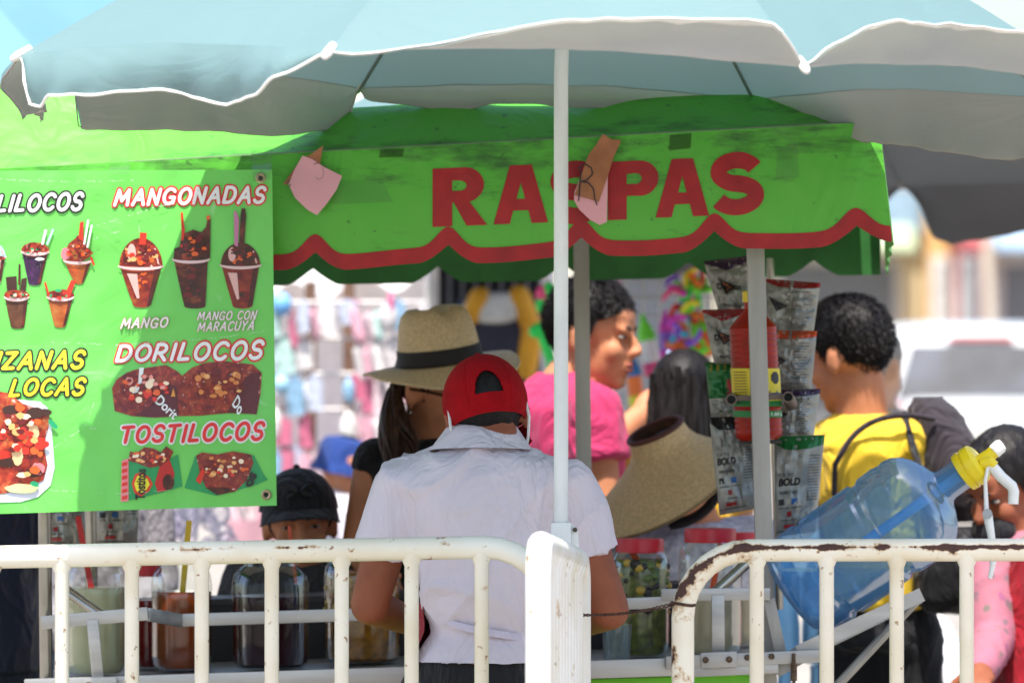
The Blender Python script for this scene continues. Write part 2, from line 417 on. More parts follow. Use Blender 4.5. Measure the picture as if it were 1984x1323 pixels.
def parasol(label, cx, cy, Rr, zr, apex, flaps, outm, inm, tilt=(0, 0), hem=0.035, base=True, rot=0, polemat=None, sag=0.02, low=0.0):
    """eight-panel parasol; flaps[mid angle] = (outward, [(u,dz)..]) with u running left to right on the photo"""
    root = thing('parasol', label, 'parasol', (cx, cy, 0), 'market parasols')
    T = Matrix.Translation((cx, cy, zr)) @ Matrix.Rotation(tilt[0], 4, 'X') @ Matrix.Rotation(tilt[1], 4, 'Y') @ Matrix.Rotation(rot, 4, 'Z')
    H = apex - zr
    def rib(a, v): return Vector((math.cos(a) * Rr * v, math.sin(a) * Rr * v, H * (1 - v ** 1.28)))
    for k in range(8):
        a0 = R(-157.5 + 45 * k); a1 = a0 + R(45); am = (a0 + a1) / 2; mid = round(math.degrees(am))
        out, tab = flaps.get(mid, (0.0, [(0, -0.004), (0.05, -0.07), (0.5, -0.08), (0.95, -0.07), (1, -0.004)]))
        flip = math.sin(am) > 0.1
        dm = Vector((math.cos(am), math.sin(am), 0)); seed = k * 3.7 + cx
        def surf(u, v, off=0.0):
            p = lerp(rib(a0, v), rib(a1, v), u); q = math.sin(math.pi * u)
            p -= dm * hem * q * v ** 3
            p.z -= sag * q * v * (1 - 0.4 * v)
            p.z += 0.006 * noise.noise(Vector((p.x * 5, p.y * 5, seed))) * q + 0.003 * noise.noise(Vector((p.x * 16, p.y * 16, seed))) * q
            p -= Vector((math.cos(am) * 0.4, math.sin(am) * 0.4, 0.9)) * off
            return T @ p
        def flap(u, v, off=0.0):
            us = 1 - u if flip else u
            p = T.inverted() @ surf(u, 1.0, off); dz = interp(tab, us); s = min(1, abs(dz) / 0.05)
            w2 = noise.noise(Vector((u * 4.0, seed, 1.5))) * 0.026 + noise.noise(Vector((u * 11.0, seed, 4.0))) * 0.013 + abs(noise.noise(Vector((u * 7.0 + v * 1.5, seed, 7.0)))) * 0.012
            p += dm * ((out * s + w2 * s) * v + (0.012 * math.sin(math.pi * v) * s if dz < 0 else -0.008 * math.sin(math.pi * v) * s))
            p.z += dz * v + 0.004 * s * v * noise.noise(Vector((u * 17, seed, 0)))
            if off and dz >= 0: p.z -= 0.0
            return T @ p
        mb = MB(); mb.sheet(lambda u, v: surf(u, 0.02 + 0.98 * v), 26, 18)
        mb.mi = 1; mb.sheet(lambda u, v: surf(u, 0.02 + 0.98 * v, 0.003), 26, 18)
        pn = mb.build('panel', [outm, inm], root, recalc=False)
        mb = MB(); mb.sheet(flap, 44, 6); mb.mi = 1
        def fin(u, v):
            dz = interp(tab, 1 - u if flip else u); ph = math.atan2(dz, max(out, 0.001))
            return flap(u, v) + T.to_3x3() @ ((dm * math.sin(ph) - Vector((0, 0, math.cos(ph)))) * 0.0035)
        mb.sheet(fin, 44, 6); mb.build('valance_flap', [outm, flaplin if inm is lining else inm], pn, recalc=False)
        mb = MB(); mb.tube([flap(i / 60, 1.0) for i in range(61)], 0.0027 if mid == -135 else 0.0013, 6); mb.build('hem_binding', trim_m if mid in (-90, -45, -135) else trim2_m, pn)
    for k in range(8):
        a = R(-157.5 + 45 * k); mb = MB()
        mb.tube([T @ (rib(a, v) - Vector((0, 0, 0.008))) for v in [0.03 + 0.97 * i / 10 for i in range(11)]], 0.0035, 6)
        rb = mb.build('rib', steel_m, root)
        mb = MB(); d = (rib(a, 1.0) - rib(a, 0.95)).normalized(); t0 = rib(a, 1.0)
        mb.tube([T @ (t0 - d * 0.02), T @ (t0 + d * 0.006), T @ (t0 + d * 0.018), T @ (t0 + d * 0.022)], [0.007, 0.008, 0.006, 0.003], 8); mb.build('rib_tip', tip_m, rb)
        mb = MB(); mb.tube([T @ (rib(a, 0.5) - Vector((0, 0, 0.008))), T @ Vector((math.cos(a) * 0.02, math.sin(a) * 0.02, H * 0.35))], 0.003, 6); mb.build('stretcher', steel_m, root)
    pr = 0.0126; ax = T @ Vector((0, 0, H))
    mb = MB(); mb.tube([Vector((cx, cy, low + 0.02)), Vector((cx, cy, zr)), ax + Vector((0, 0, 0.02))], pr, 14)
    mb.build('pole', polemat or polew_m, root)
    mb = MB(); mb.tube([T @ Vector((0, 0, H * 0.30)), T @ Vector((0, 0, H * 0.40))], 0.022, 12); mb.build('runner', tip_m, root)
    mb = MB(); mb.lathe(Vector((cx, cy, 0.0)), (0, 0, 1), [(0.001, 0.24), (0.05, 0.24), (0.07, 0.2), (0.075, 0.03), (0.30, 0.028), (0.30, 0.015)], 28); mb.build('base', polemat or polew_m, root)
    return root
FL = {
 -90: (0.035, [(0, 0), (0.05, -0.006), (0.10, -0.004), (0.22, 0.004), (0.41, 0.032), (0.49, 0.042), (0.74, 0.056), (0.88, 0.064), (0.94, 0.060), (0.975, 0.03), (1, 0)]),
 -45: (0.035, [(0, 0), (0.03, 0.006), (0.07, 0.026), (0.14, 0.050), (0.22, 0.064), (0.30, 0.068), (0.75, 0.062), (0.95, 0.045), (1, 0)]),
 -135: (0.02, [(0, -0.004), (0.02, -0.02), (0.05, -0.088), (0.08, -0.092), (0.13, -0.078), (0.28, -0.082), (0.45, -0.078), (0.65, -0.098), (0.78, -0.080), (0.89, -0.042), (0.97, -0.010), (1, 0)]),
 180: (0.03, [(0, -0.004), (0.06, -0.10), (0.5, -0.10), (0.85, -0.115), (0.95, -0.06), (1, -0.004)]), -180: (0.03, [(0, -0.004), (0.06, -0.10), (0.5, -0.10), (0.85, -0.115), (0.95, -0.06), (1, -0.004)]),
 135: (0.0, [(0, -0.004), (0.06, -0.01), (0.085, -0.110), (0.2, -0.115), (0.5, -0.118), (0.75, -0.108), (0.92, -0.082), (0.975, -0.060), (1, -0.0)]),
 90: (0.0, [(0, 0), (0.02, -0.024), (0.2, -0.046), (0.27, -0.050), (0.34, -0.036), (0.55, -0.042), (0.8, -0.044), (0.95, -0.032), (1, 0)]),
 45: (0.0, [(0, 0), (0.03, -0.006), (0.13, -0.034), (0.26, -0.070), (0.40, -0.098), (0.85, -0.120), (0.97, -0.1), (1, -0.004)]),
 0: (0.0, [(0, -0.004), (0.06, -0.09), (0.9, -0.1), (1, -0.004)]),
}
UX, UY = P(1087, 0, 10.15).x, 10.15
um = parasol('large teal parasol with grey lining on a white pole behind the barriers', UX, UY, 0.985, 1.960, 2.43, FL, teal, lining, tilt=(R(0.7), R(1.7)), sag=-0.028)
# pole socket with bolt lug, seen just above the barrier
mb = MB(); mb.beam(Vector((UX, UY, 0.3)), P(1087, 1011, UY), 0.036, 0.036, (0, 1, 0)); sk = mb.build('pole_socket', polew_m, um, bevel=0.004)
mb = MB(); c = P(1110, 1028, UY - 0.005)
mb.rings([[P(x, y, UY - 0.008 + d) for x, y in ((1100, 1010), (1106, 1012), (1119, 1024), (1122, 1062), (1100, 1062))] for d in (0, 0.014)])
mb.build('lug', polew_m, sk)
mb = MB(); mb.tube([P(1114, 1026, UY - 0.013), P(1114, 1026, UY + 0.012)], 0.0042, 10); mb.build('bolt', M('dark_bolt', C(70, 66, 60), 0.5, 0.7), sk)
g = P(1440, 0, 14.2)
FL2 = {m: (0.0, [(0, -0.004), (0.03, -0.01), (0.07, -0.05), (0.12, -0.14), (0.2, -0.155), (0.5, -0.12), (0.9, -0.09), (1, -0.004)]) for m in (180, -180, 135, 90, 45, 0)}
for m in (-90, -45, -135): FL2[m] = (0.0, [(0, -0.004), (0.5, -0.02), (1, -0.004)])
parasol('grey lined parasol standing behind the right end of the green canopy', g.x, 14.2, 1.20, 1.948, 2.5, FL2, teal, lining2, tilt=(R(-2.0), 0))
g = P(-330, 0, 15.0)
parasol('pale blue parasol beyond the left end of the green canopy roof', g.x, 15.0, 1.35, 2.06, 2.75, {}, paleblue, lining, tilt=(0, 0), rot=R(10))
# ------------------------------------------------------------------ food cart
YV = 10.86
def crease(px): return 327 - 0.0535 * px
def vbase(px): return 525 - 0.047 * (px - 560)
def vwave(px, py):
    t = max(0, min(1, (py - 260) / 260.0))
    return 0.006 * t * math.sin(px / 61.0 + 0.6) + 0.010 * t * noise.noise(Vector((px / 210.0, py / 260.0, 2.2))) - 0.010 * math.sin(math.pi * min(1, t)) + 0.004 * noise.noise(Vector((px / 60 - py / 90, py / 160, 8)))
def V(px, py, lift=0): return P(px, py, YV + vwave(px, py) - lift)
def nd(px): return min(abs(px - (611 + 257.6 * k)) for k in range(-5, 7))
def hemy(px):
    d = nd(px); return vbase(px) - 36 * max(0, 1 - d / 60.0) ** 1.7 + 3 * math.sin(px / 47)
def bandy(px):
    d = nd(px); return vbase(px) - 30 - 40 * math.exp(-(d / 30.0) ** 2) + 3 * math.sin(px / 47)
def dirty_green(name, base, dark):
    m, n, l, b = newmat(name)
    t = tex(n, l, 'Noise', 9, 9, (0.7, 1, 2.6)); t.inputs['Roughness'].default_value = 0.72
    g = tex(n, l, 'Noise', 2.2, 5)
    c = mixc(n, l, g.outputs['Fac'], base, tuple(x * 0.85 for x in base[:3]) + (1,))
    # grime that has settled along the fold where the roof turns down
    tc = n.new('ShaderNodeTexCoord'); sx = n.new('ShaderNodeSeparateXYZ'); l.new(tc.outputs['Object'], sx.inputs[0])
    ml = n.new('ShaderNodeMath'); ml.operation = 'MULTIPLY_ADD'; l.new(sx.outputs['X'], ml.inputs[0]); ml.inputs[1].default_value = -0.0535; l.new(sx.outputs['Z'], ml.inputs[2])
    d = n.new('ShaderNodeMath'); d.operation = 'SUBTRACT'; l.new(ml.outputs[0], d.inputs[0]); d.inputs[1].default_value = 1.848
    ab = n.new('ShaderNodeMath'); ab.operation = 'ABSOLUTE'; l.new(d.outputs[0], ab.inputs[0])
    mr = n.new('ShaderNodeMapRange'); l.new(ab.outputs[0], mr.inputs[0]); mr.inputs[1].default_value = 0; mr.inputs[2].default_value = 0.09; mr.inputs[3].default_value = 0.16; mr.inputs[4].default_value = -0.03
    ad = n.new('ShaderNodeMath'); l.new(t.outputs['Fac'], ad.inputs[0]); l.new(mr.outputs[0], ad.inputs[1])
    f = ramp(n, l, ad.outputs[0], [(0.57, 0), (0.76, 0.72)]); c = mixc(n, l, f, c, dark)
    sp = tex(n, l, 'Noise', 45, 2); f2 = ramp(n, l, sp.outputs['Fac'], [(0.70, 0), (0.74, 0.5)]); c = mixc(n, l, f2, c, dark)
    l.new(c, b.inputs['Base Color']); b.inputs['Roughness'].default_value = 0.5
    wv = tex(n, l, 'Noise', 5, 3, (1.4, 1, 0.6)); wv.inputs['Distortion'].default_value = 0.8; addbump(n, l, b, wv.outputs['Fac'], 0.6, 0.03)
    tr = n.new('ShaderNodeBsdfTranslucent'); l.new(c, tr.inputs[0]); mx = n.new('ShaderNodeMixShader'); mx.inputs[0].default_value = 0.05
    l.new(b.outputs[0], mx.inputs[1]); l.new(tr.outputs[0], mx.inputs[2]); l.new(mx.outputs[0], n['Material Output'].inputs[0])
    MATS[name] = m; return m
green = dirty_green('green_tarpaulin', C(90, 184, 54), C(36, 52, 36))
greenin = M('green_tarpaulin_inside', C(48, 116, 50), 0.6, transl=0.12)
redp = M('red_paint_on_tarpaulin', C(170, 22, 28), 0.6, var=0.14, vscale=20, bump=0.15, bscale=40)
alu = M('brushed_aluminium', C(186, 184, 180), 0.42, 0.75, 0.12, 30, bump=0.12, bscale=120, stretch=(0.15, 1, 1))
alud = M('dull_aluminium_post', C(172, 168, 160), 0.5, 0.35, 0.12, 25, bump=0.1, bscale=90, stretch=(1, 1, 0.12))
stainless = M('stainless_pipe', C(170, 166, 156), 0.22, 0.95, 0.1, 20)
boltm = M('rusty_bolt', C(120, 96, 74), 0.65, 0.5, 0.3, 150)
cgreen = M('green_cart_paint', C(120, 214, 46), 0.35, var=0.05)
cx = P(780, 0, 11.3).x
cart = thing('food_cart', 'shaved ice cart with green canopy, red scalloped border and aluminium frame', 'food cart', (cx, 11.3, 0))
PXL, PXR = -500, 1716
YK = 12.1
def cpx(px): return px
# roof: hip shape, sags between the frame
ZR = 0.20
def roofpt(u, v):
    px = lerp(PXL, 1704, u); f = P(px, crease(px), YV); b = P(px, crease(px), YV); b.y = YK
    # back edge straight behind the front edge in metres
    b = Vector((f.x + 0.03, YK, f.z - 0.02)); p = lerp(f, b, v)
    ridge = min(1, min(u / 0.22, (1 - u) / 0.05)) * (min(1, v / 0.17) ** 0.9 if v < 0.17 else 1 - (v - 0.17) / 0.83)
    p.z += smoothtab([(0, .18), (.26, .18), (.45, .094), (.8, .090), (1, .08)], u) * ridge + 0.008 * noise.noise(Vector((p.x * 4, p.y * 4, 1)))
    p.z -= 0.012 * math.sin(math.pi * min(1, ridge)) + (0.006 if v < 0.03 else 0)
    return p
mb = MB(); mb.sheet(roofpt, 90, 36); roof = mb.build('canopy_roof', green, cart)
mb = MB(); mb.sheet(lambda u, v: roofpt(0.01 + 0.98 * u, 0.01 + 0.98 * v) - Vector((0, 0, 0.007)), 60, 24); mb.build('added_bounce_sheet', M('pale_bounce_sheet', C(206, 202, 192), 0.7, var=0.05), roof)  # unseen pale sheet added so neutral light, not green, bounces down
# front valance with scalloped hem and red border
def vsheet(x0, x1, top, bot, nu, nv, lift):
    mb = MB(); mb.sheet(lambda u, v: V(lerp(x0, x1, u), lerp(top(lerp(x0, x1, u)), bot(lerp(x0, x1, u)), v), lift), nu, nv); return mb
def rightlean(px, py): return px
mb = MB()
def vf(u, v):
    px = lerp(PXL, 1704, u); py = lerp(crease(px), hemy(px), v); q = px + (25 * v if u > 0.985 else 25 * v * max(0, (u - 0.93) / 0.055))
    return V(q, py)
mb.sheet(vf, 420, 26); fv = mb.build('front_valance', green, cart)
mb = MB()
def bf(u, v):
    px = lerp(PXL, 1704, u); py = lerp(bandy(px), hemy(px), v); h = (py - crease(px)) / (hemy(px) - crease(px))
    q = px + (25 * h if u > 0.985 else 25 * h * max(0, (u - 0.93) / 0.055))
    return V(q, py, 0.002)
mb.sheet(bf, 420, 4); mb.build('red_border', redp, fv)
# back valance hangs lower, seen from inside
def backmap(px, py, Y=YK): return P(px, py, Y)
def bkb(px): return 553 - 0.018 * (px - 560) - 32 * max(0, 1 - min(abs(px - (606 + 258 * 0.94 * k)) for k in range(-8, 8)) / 50.0) ** 1.3
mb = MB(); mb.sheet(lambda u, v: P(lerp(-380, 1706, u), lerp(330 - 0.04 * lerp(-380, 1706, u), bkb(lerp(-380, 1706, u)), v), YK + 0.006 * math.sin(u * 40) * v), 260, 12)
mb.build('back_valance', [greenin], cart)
for sgn, pxa, pxb in ((1, 1704, 1707), (-1, PXL, -380)):
    mb = MB()
    def sf(u, v):
        a = lerp(P(pxa, crease(pxa), YV), P(pxb, 262 if sgn > 0 else 330, YK), u)
        pa2 = pxa + (25 if sgn > 0 else 0)
        b = lerp(P(pa2, hemy(pxa), YV), P(pxb + (10 if sgn > 0 else 0), bkb(pxb), YK), u)
        p = lerp(a, b, v); p.x += 0.004 * math.sin(u * 22) * v; return p
    mb.sheet(sf, 40, 14); mb.build('side_valance', green, cart)
# canopy frame
mb = MB()
fr = [P(PXL + 8, crease(PXL) + 10, YV + 0.03), P(1692, crease(1704) + 10, YV + 0.03), P(1690, 275, YK - 0.03), P(-370, 355, YK - 0.03)]
for i in range(4): mb.beam(fr[i], fr[(i + 1) % 4], 0.022, 0.022)
mb.build('canopy_frame', alud, cart)
# ---- RASPAS lettering
def strip(a, b): return [[a[i], a[i + 1], b[i + 1], b[i]] for i in range(len(a) - 1)]
def res(pts, n):
    d = [0]
    for p, q in zip(pts, pts[1:]): d.append(d[-1] + math.hypot(q[0] - p[0], q[1] - p[1]))
    out = []
    for i in range(n + 1):
        s = d[-1] * i / n
        for j in range(len(pts) - 1):
            if s <= d[j + 1] + 1e-9:
                t = (s - d[j]) / max(1e-9, d[j + 1] - d[j]); out.append((lerp(pts[j][0], pts[j + 1][0], t), lerp(pts[j][1], pts[j + 1][1], t))); break
    return out
def arc2(cx, cy, rx, ry, a0, a1, n=14): return [(cx + rx * math.cos(R(a0 + (a1 - a0) * i / n)), cy + ry * math.sin(R(a0 + (a1 - a0) * i / n))) for i in range(n + 1)]
def bowl(x1): 
    o = [(0.37, 0.0)] + arc2(x1 - 0.36, 0.30, 0.36, 0.30, -90, 90) + [(0.37, 0.60)]
    i = [(0.37, 0.22)] + arc2(x1 - 0.46, 0.31, 0.13, 0.09, -90, 90) + [(0.37, 0.40)]
    return strip(res(o, 24), res(i, 24))
def wedge(): return [[(0, 0), (0.37, 0), (0.37, 0.22), (0.37, 0.40), (0.37, 0.60), (0.37, 1), (0, 1)]]
GL = {'R': wedge() + bowl(0.97) + [[(0.40, 0.60), (0.70, 0.595), (1.03, 1.0), (0.64, 1.0)]],
      'P': wedge() + bowl(1.0),
      'A': [[(0, 1), (0.30, 0), (0.5, 0), (0.5, 0.30), (0.42, 0.58), (0.36, 0.78), (0.30, 1)],
            [(0.5, 0), (0.70, 0), (1, 1), (0.70, 1), (0.64, 0.78), (0.58, 0.58), (0.5, 0.30)], [(0.42, 0.58), (0.58, 0.58), (0.64, 0.78), (0.36, 0.78)]]}
cl = arc2(0.5, 0.305, 0.345, 0.19, -18, -270, 22) + arc2(0.5, 0.695, 0.365, 0.19, -80, 158, 22)
ol = []; il = []
for i, p in enumerate(cl):
    a = cl[max(0, i - 1)]; b = cl[min(len(cl) - 1, i + 1)]; tx, ty = b[0] - a[0], b[1] - a[1]; q = math.hypot(tx, ty); nx, ny = -ty / q, tx / q
    hw = 0.135; ol.append((p[0] + nx * hw * 1.12, p[1] + ny * hw)); il.append((p[0] - nx * hw * 1.12, p[1] - ny * hw))
GL['S'] = strip(ol, il)
for ch, (x0, x1, y0, y1) in zip('RASPAS', [(838, 941, 325, 438), (956, 1062, 320, 433), (1066, 1166, 314, 432), (1178, 1276, 312, 425), (1270, 1374, 308, 420), (1376, 1479, 297, 415)]):
    sl = -0.04
    polys = [[(lerp(x0, x1, u), lerp(y0, y1, t) + sl * (u - 0.5) * (x1 - x0) + 1.5 * noise.noise(Vector((u * 3, t * 3, x0)))) for u, t in pl] for pl in GL[ch]]
    printed('letter', polys, V, 0.002, redp, fv, lim=22)
# ---- old tape on the valance
tape_m = glass('old_clear_tape', (0.90, 0.92, 0.88, 1), 0.15, 0.10, C(170, 175, 165), 0.25)
tapeb_m = glass('dusty_dark_tape', (0.6, 0.6, 0.55, 1), 0.3, 0.15, C(80, 84, 60), 0.4)
for q, mm in ((((1506, 284), (1545, 278), (1549, 345), (1503, 348)), tape_m), (((737, 277), (783, 274), (780, 304), (734, 306)), tapeb_m), (((640, 352), (738, 345), (762, 392), (642, 396)), tape_m),
              (((1298, 262), (1340, 255), (1338, 288), (1296, 292)), tapeb_m)):
    # the part of a strip above the fold would lie on the roof; keep these on the valance face
    q = [(x, max(y, crease(x) + 3)) for x, y in q]
    printed('tape', [list(q)], V, 0.0035, mm, fv)
# ---- posts
def post(name, a, b, w, mat, par=cart, bevel=0.002): mb = MB(); mb.beam(a, b, w, w, (0, 1, 0)); return mb.build(name, mat, par, bevel=bevel)
YF = 10.98
post('post', P(1458, 300, YF), P(1488, 1330, YF), 0.033, alud)
post('post', P(1124, 300, 11.75), P(1134, 1180, 11.75), 0.031, alud)
mb = MB(); mb.tube([P(80, 360, YF), P(90, 1320, YF)], 0.0125, 14); mb.build('post', stainless, cart)
mb = MB(); mb.tube([P(172, 360, 11.75), P(178, 1180, 11.75)], 0.0125, 14); mb.build('post', stainless, cart)
mb = MB(); mb.tube([P(1492, 500, 11.75), P(1510, 1180, 11.75)], 0.008, 12); mb.build('post', stainless, cart)
# ---- worktop, body, rails
def ry(px): return 1318 - 0.033 * px
WT0 = P(60, ry(60) + 10, YF - 0.06); WT1 = P(1500, ry(1500) + 10, YF - 0.06)
mb = MB(); mb.beam((WT0 + WT1) / 2 * 1 + Vector((0, 0, 0)) - (WT1 - WT0) / 2 + Vector((0, 0.42, -0.012)), WT1 + Vector((0, 0.42, -0.012)), 0.84, 0.02)
mb.build('worktop', alu, cart, bevel=0.003)
mb = MB(); c0 = lerp(WT0, WT1, 0.02) + Vector((0, 0.42, -0.335)); c1 = lerp(WT0, WT1, 0.98) + Vector((0, 0.42, -0.335)); mb.beam(c0, c1, 0.78, 0.62)
mb.build('cart_body', cgreen, cart, bevel=0.008)
mb = MB(); mb.beam(P(48, ry(48) + 16, YF - 0.08), P(1500, ry(1500) + 16, YF - 0.08), 0.02, 0.034); mb.build('front_rail', alu, cart, bevel=0.002)
mb = MB(); mb.beam(P(1290, 1283, YF - 0.100), P(1592, 1270, YF - 0.100), 0.012, 0.024); mb.build('rail_extension', alu, cart, bevel=0.0015)
for i in (0.12, 0.88):
    for yy in (0.12, 0.72):
        p = lerp(WT0, WT1, i); c = Vector((p.x, p.y + yy, 0.14)); mb = MB()
        mb.lathe(c - Vector((0.03, 0, 0)), (1, 0, 0), [(0, 0.02), (0, 0.10), (0.008, 0.138), (0.03, 0.1385), (0.052, 0.138), (0.06, 0.10), (0.06, 0.02)], 28); wh = mb.build('wheel', M('black_rubber', C(36, 36, 38), 0.8), cart)
        mb = MB(); mb.beam(c, Vector((c.x, c.y, 0.36)), 0.03, 0.02, (0, 1, 0)); mb.build('axle_strut', alud, wh)
# guard frame that holds the jars in
YG = YF - 0.075
def flat(name, a, b, h, mat=alu, par=cart, w=0.006, up=(0, 0, 1)): mb = MB(); mb.beam(a, b, w, h, up); return mb.build(name, mat, par, bevel=0.0012)
g1 = flat('guard_bar', P(80, 1206, YG), P(286, 1188, YG), 0.025)
flat('guard_bar', P(288, 1190, YG + 0.01), P(352, 1202, YG + 0.16), 0.025); flat('guard_bar', P(350, 1201, YG + 0.16), P(1140, 1176, YG + 0.16), 0.024)
flat('guard_bar', P(1140, 1172, YG + 0.10), P(1300, 1166, YG + 0.10), 0.022); flat('guard_bar', P(1281, 1152, YG), P(1492, 1150, YG), 0.023)
flat('guard_upright', P(179, 1200, YG - 0.004), P(190, 1315, YG - 0.004), 0.022, up=(1, 0, 0)); flat('guard_upright', P(1391, 1152, YG - 0.004), P(1392, 1268, YG - 0.004), 0.024, up=(1, 0, 0))
flat('guard_upright', P(1490, 1160, YG + 0.02), P(1512, 1262, YG + 0.02), 0.022, alud, up=(1, 0, 0))
mb = MB(); mb.tube([P(112, 1132, YF), P(196, 1192, YG + 0.015)], 0.0105, 12); mb.build('diagonal_brace', stainless, cart)
mb = MB(); mb.tube([P(1470, 1070, YF - 0.025), P(1386, 1146, YG + 0.018)], 0.0105, 12); mb.build('diagonal_brace', stainless, cart)
for (x0, x1, y0, y1, bl) in ((160, 226, 1312, 1338, ((214, 1330), (172, 1326))), (1358, 1428, 1263, 1293, ((1367, 1278), (1413, 1277)))):
    mb = MB(); mb.beam(P(x0, (y0 + y1) / 2 + 1, YF - 0.113), P(x1, (y0 + y1) / 2 - 2, YF - 0.113), 0.01, S(y1 - y0, YF)); br = mb.build('clamp_plate', alu, cart, bevel=0.0015)
    for bx, by in bl:
        mb = MB(); mb.tube([P(bx, by, YF - 0.118), P(bx, by, YF - 0.124), P(bx, by, YF - 0.127)], [0.0062, 0.0062, 0.004], 8); mb.build('bolt', boltm, br)
for bx, by in ((1448, 1273), (1495, 1271)):
    mb = MB(); mb.tube([P(bx, by, YF - 0.106), P(bx, by, YF - 0.112), P(bx, by, YF - 0.115)], [0.006, 0.006, 0.004], 8); mb.build('bolt', boltm, cart)
mb = MB(); mb.beam(P(1340, 1302, YF - 0.098), P(1508, 1294, YF - 0.098), 0.008, 0.018); mb.build('lower_rail', alu, cart, bevel=0.001)
mb = MB(); mb.tube([P(1538, 1265, YF - 0.11), P(1538, 1285, YF - 0.112)], 0.0035, 8); mb.tube([P(1538, 1285, YF - 0.112), P(1538, 1318, YF - 0.112)], 0.0062, 8); mb.tube([P(1538, 1318, YF - 0.112), P(1540, 1345, YF - 0.112)], 0.003, 8)
mb.build('hook_latch', boltm, cart)
# cradle for the water jug: two angled channels fixed to the rail end
ax = Vector((0.80, 0, 0.60)); 
def chan(a, b):
    mb = MB(); mb.beam(a, b, 0.045, 0.004, (-0.6, 0, 0.8)); mb.beam(a + Vector((0, -0.022, 0)), b + Vector((0, -0.022, 0)), 0.004, 0.026, (-0.6, 0, 0.8)); return mb
chan(P(1545, 1262, 10.93), P(1785, 1150, 10.93)).build('jug_cradle', alu, cart); chan(P(1545, 1268, 11.05), P(1780, 1154, 11.05)).build('jug_cradle', alu, cart)
mb = MB(); mb.beam(P(1500, 1296, 10.99), P(1560, 1262, 10.99), 0.2, 0.02); mb.build('cradle_bracket', alud, cart)
mb = MB(); mb.tube([P(1778, 1160, 10.99), P(1620, 1330, 10.99), P(1480, 1420, 10.99)], 0.009, 8); mb.build('cradle_strut', alud, cart)
# horizontal holder for bottles: two pipe ends
mb = MB()
for a, b in ((P(1417, 774, 10.99), P(1422, 768, 11.20)), (P(1527, 769, 10.99), P(1545, 800, 11.35))):
    d = (b - a).normalized(); x, y = basis(d); rs = []
    for rr, t in ((0.0082, 0.03), (0.0082, 0), (0.0108, 0), (0.0108, 1)): rs.append([lerp(a, b, t) + (x * math.cos(q) + y * math.sin(q)) * rr for q in [2 * math.pi * j / 14 for j in range(14)]])
    mb.rings(rs, cap=False)
    k_ = MB(); k_.tube([lerp(a, b, .02), lerp(a, b, .03)], .0081, 12); k_.build('bore_shade_disc', M('hole_shade', C(28, 30, 28), 0.9), cart)  # dark disc coloured as the shade inside the pipe
mb.beam(P(1420, 772, 11.008), P(1525, 768, 11.008), 0.004, 0.010); mb.build('bottle_holder', M('worn_holder', C(120, 104, 92), 0.5, 0.4), cart)
mb = MB(); mb.beam(P(236, 1236, 11.62), P(1340, 1200, 11.62), 0.16, 0.14); bx_ = mb.build('added_dark_box', M('added_box_dark', C(44, 38, 38), 0.6, var=0.2), cart, bevel=0.008)  # dark box added to make the space behind the jars dark
mb = MB(); mb.beam(P(240, 1168, 11.62), P(1336, 1132, 11.62), 0.17, 0.012); mb.build('added_dark_box_lid', M('added_lid_dark', C(62, 54, 54), 0.5), bx_)  # lid of the added dark box
# ------------------------------------------------------------------ menu banner hung on the canopy
YM = 10.80
def Bf(px, py, lift=0):
    t = max(0, min(1, (py - 330) / 650.0))
    w = 0.006 * math.sin(px / 118 + py / 300.0) * (0.3 + t) + 0.008 * noise.noise(Vector((px / 170, py / 230, 3))) + 0.003 * noise.noise(Vector((px / 45, py / 70, 9)))
    w += 0.004 * abs(((px + 0.4 * py - 480) / 160.0) % 2 - 1) - 0.004 * abs((py - 668) / 60.0) * (1 if abs(py - 668) < 60 else 60 / max(abs(py - 668), 1e-6))
    return P(px, py, YM + w - lift)
def vinyl(name, c1):
    m, n, l, b = newmat(name)
    t = tex(n, l, 'Noise', 3, 4); c = mixc(n, l, t.outputs['Fac'], c1, tuple(x * 0.9 for x in c1[:3]) + (1,))
    sc = tex(n, l, 'Noise', 11, 9); sc.inputs['Distortion'].default_value = 1.5; f = ramp(n, l, sc.outputs['Fac'], [(0.66, 0), (0.76, 0.35)])
    c = mixc(n, l, f, c, C(205, 230, 200)); l.new(c, b.inputs['Base Color']); b.inputs['Roughness'].default_value = 0.34
    cr = tex(n, l, 'Noise', 4.5, 3); cr.inputs['Distortion'].default_value = 2.0; addbump(n, l, b, cr.outputs['Fac'], 0.3, 0.02)
    MATS[name] = m; return m
ban = thing('menu_banner', 'green vinyl menu banner with snack pictures and lettering hung from the canopy', 'banner', P(180, 990, YM))
vin = vinyl('green_vinyl', C(110, 208, 92))
def bb(px): return 995 - 0.030 * px
def bt(px): return 331 - 0.004 * px
mb = MB()
def bs(u, v):
    px = lerp(-330, 527 + 9 * v, u); return Bf(px, lerp(bt(px), bb(px), v))
mb.sheet(bs, 110, 80); sh = mb.build('banner_sheet', vin, ban)
mb = MB(); mb.sheet(lambda u, v: bs(u, v) + Vector((0, 0.0015, 0)), 60, 40); mb.build('banner_back', M('white_vinyl_back', C(210, 214, 210), 0.6), sh)
ink = lambda n, c, r=0.36: M('print_' + n, c, r, var=0.03, vscale=8)
WHT, RED, BLK, YEL, PNK = ink('white', C(232, 236, 234)), ink('red', C(222, 40, 48)), ink('black', C(34, 30, 28)), ink('yellow', C(232, 222, 48)), ink('pink', C(214, 120, 130))
def ea(cx, cy, rx, ry, a0, a1, n=12): return [(cx + rx * math.cos(R(a0 + (a1 - a0) * i / n)), cy + ry * math.sin(R(a0 + (a1 - a0) * i / n))) for i in range(n + 1)]
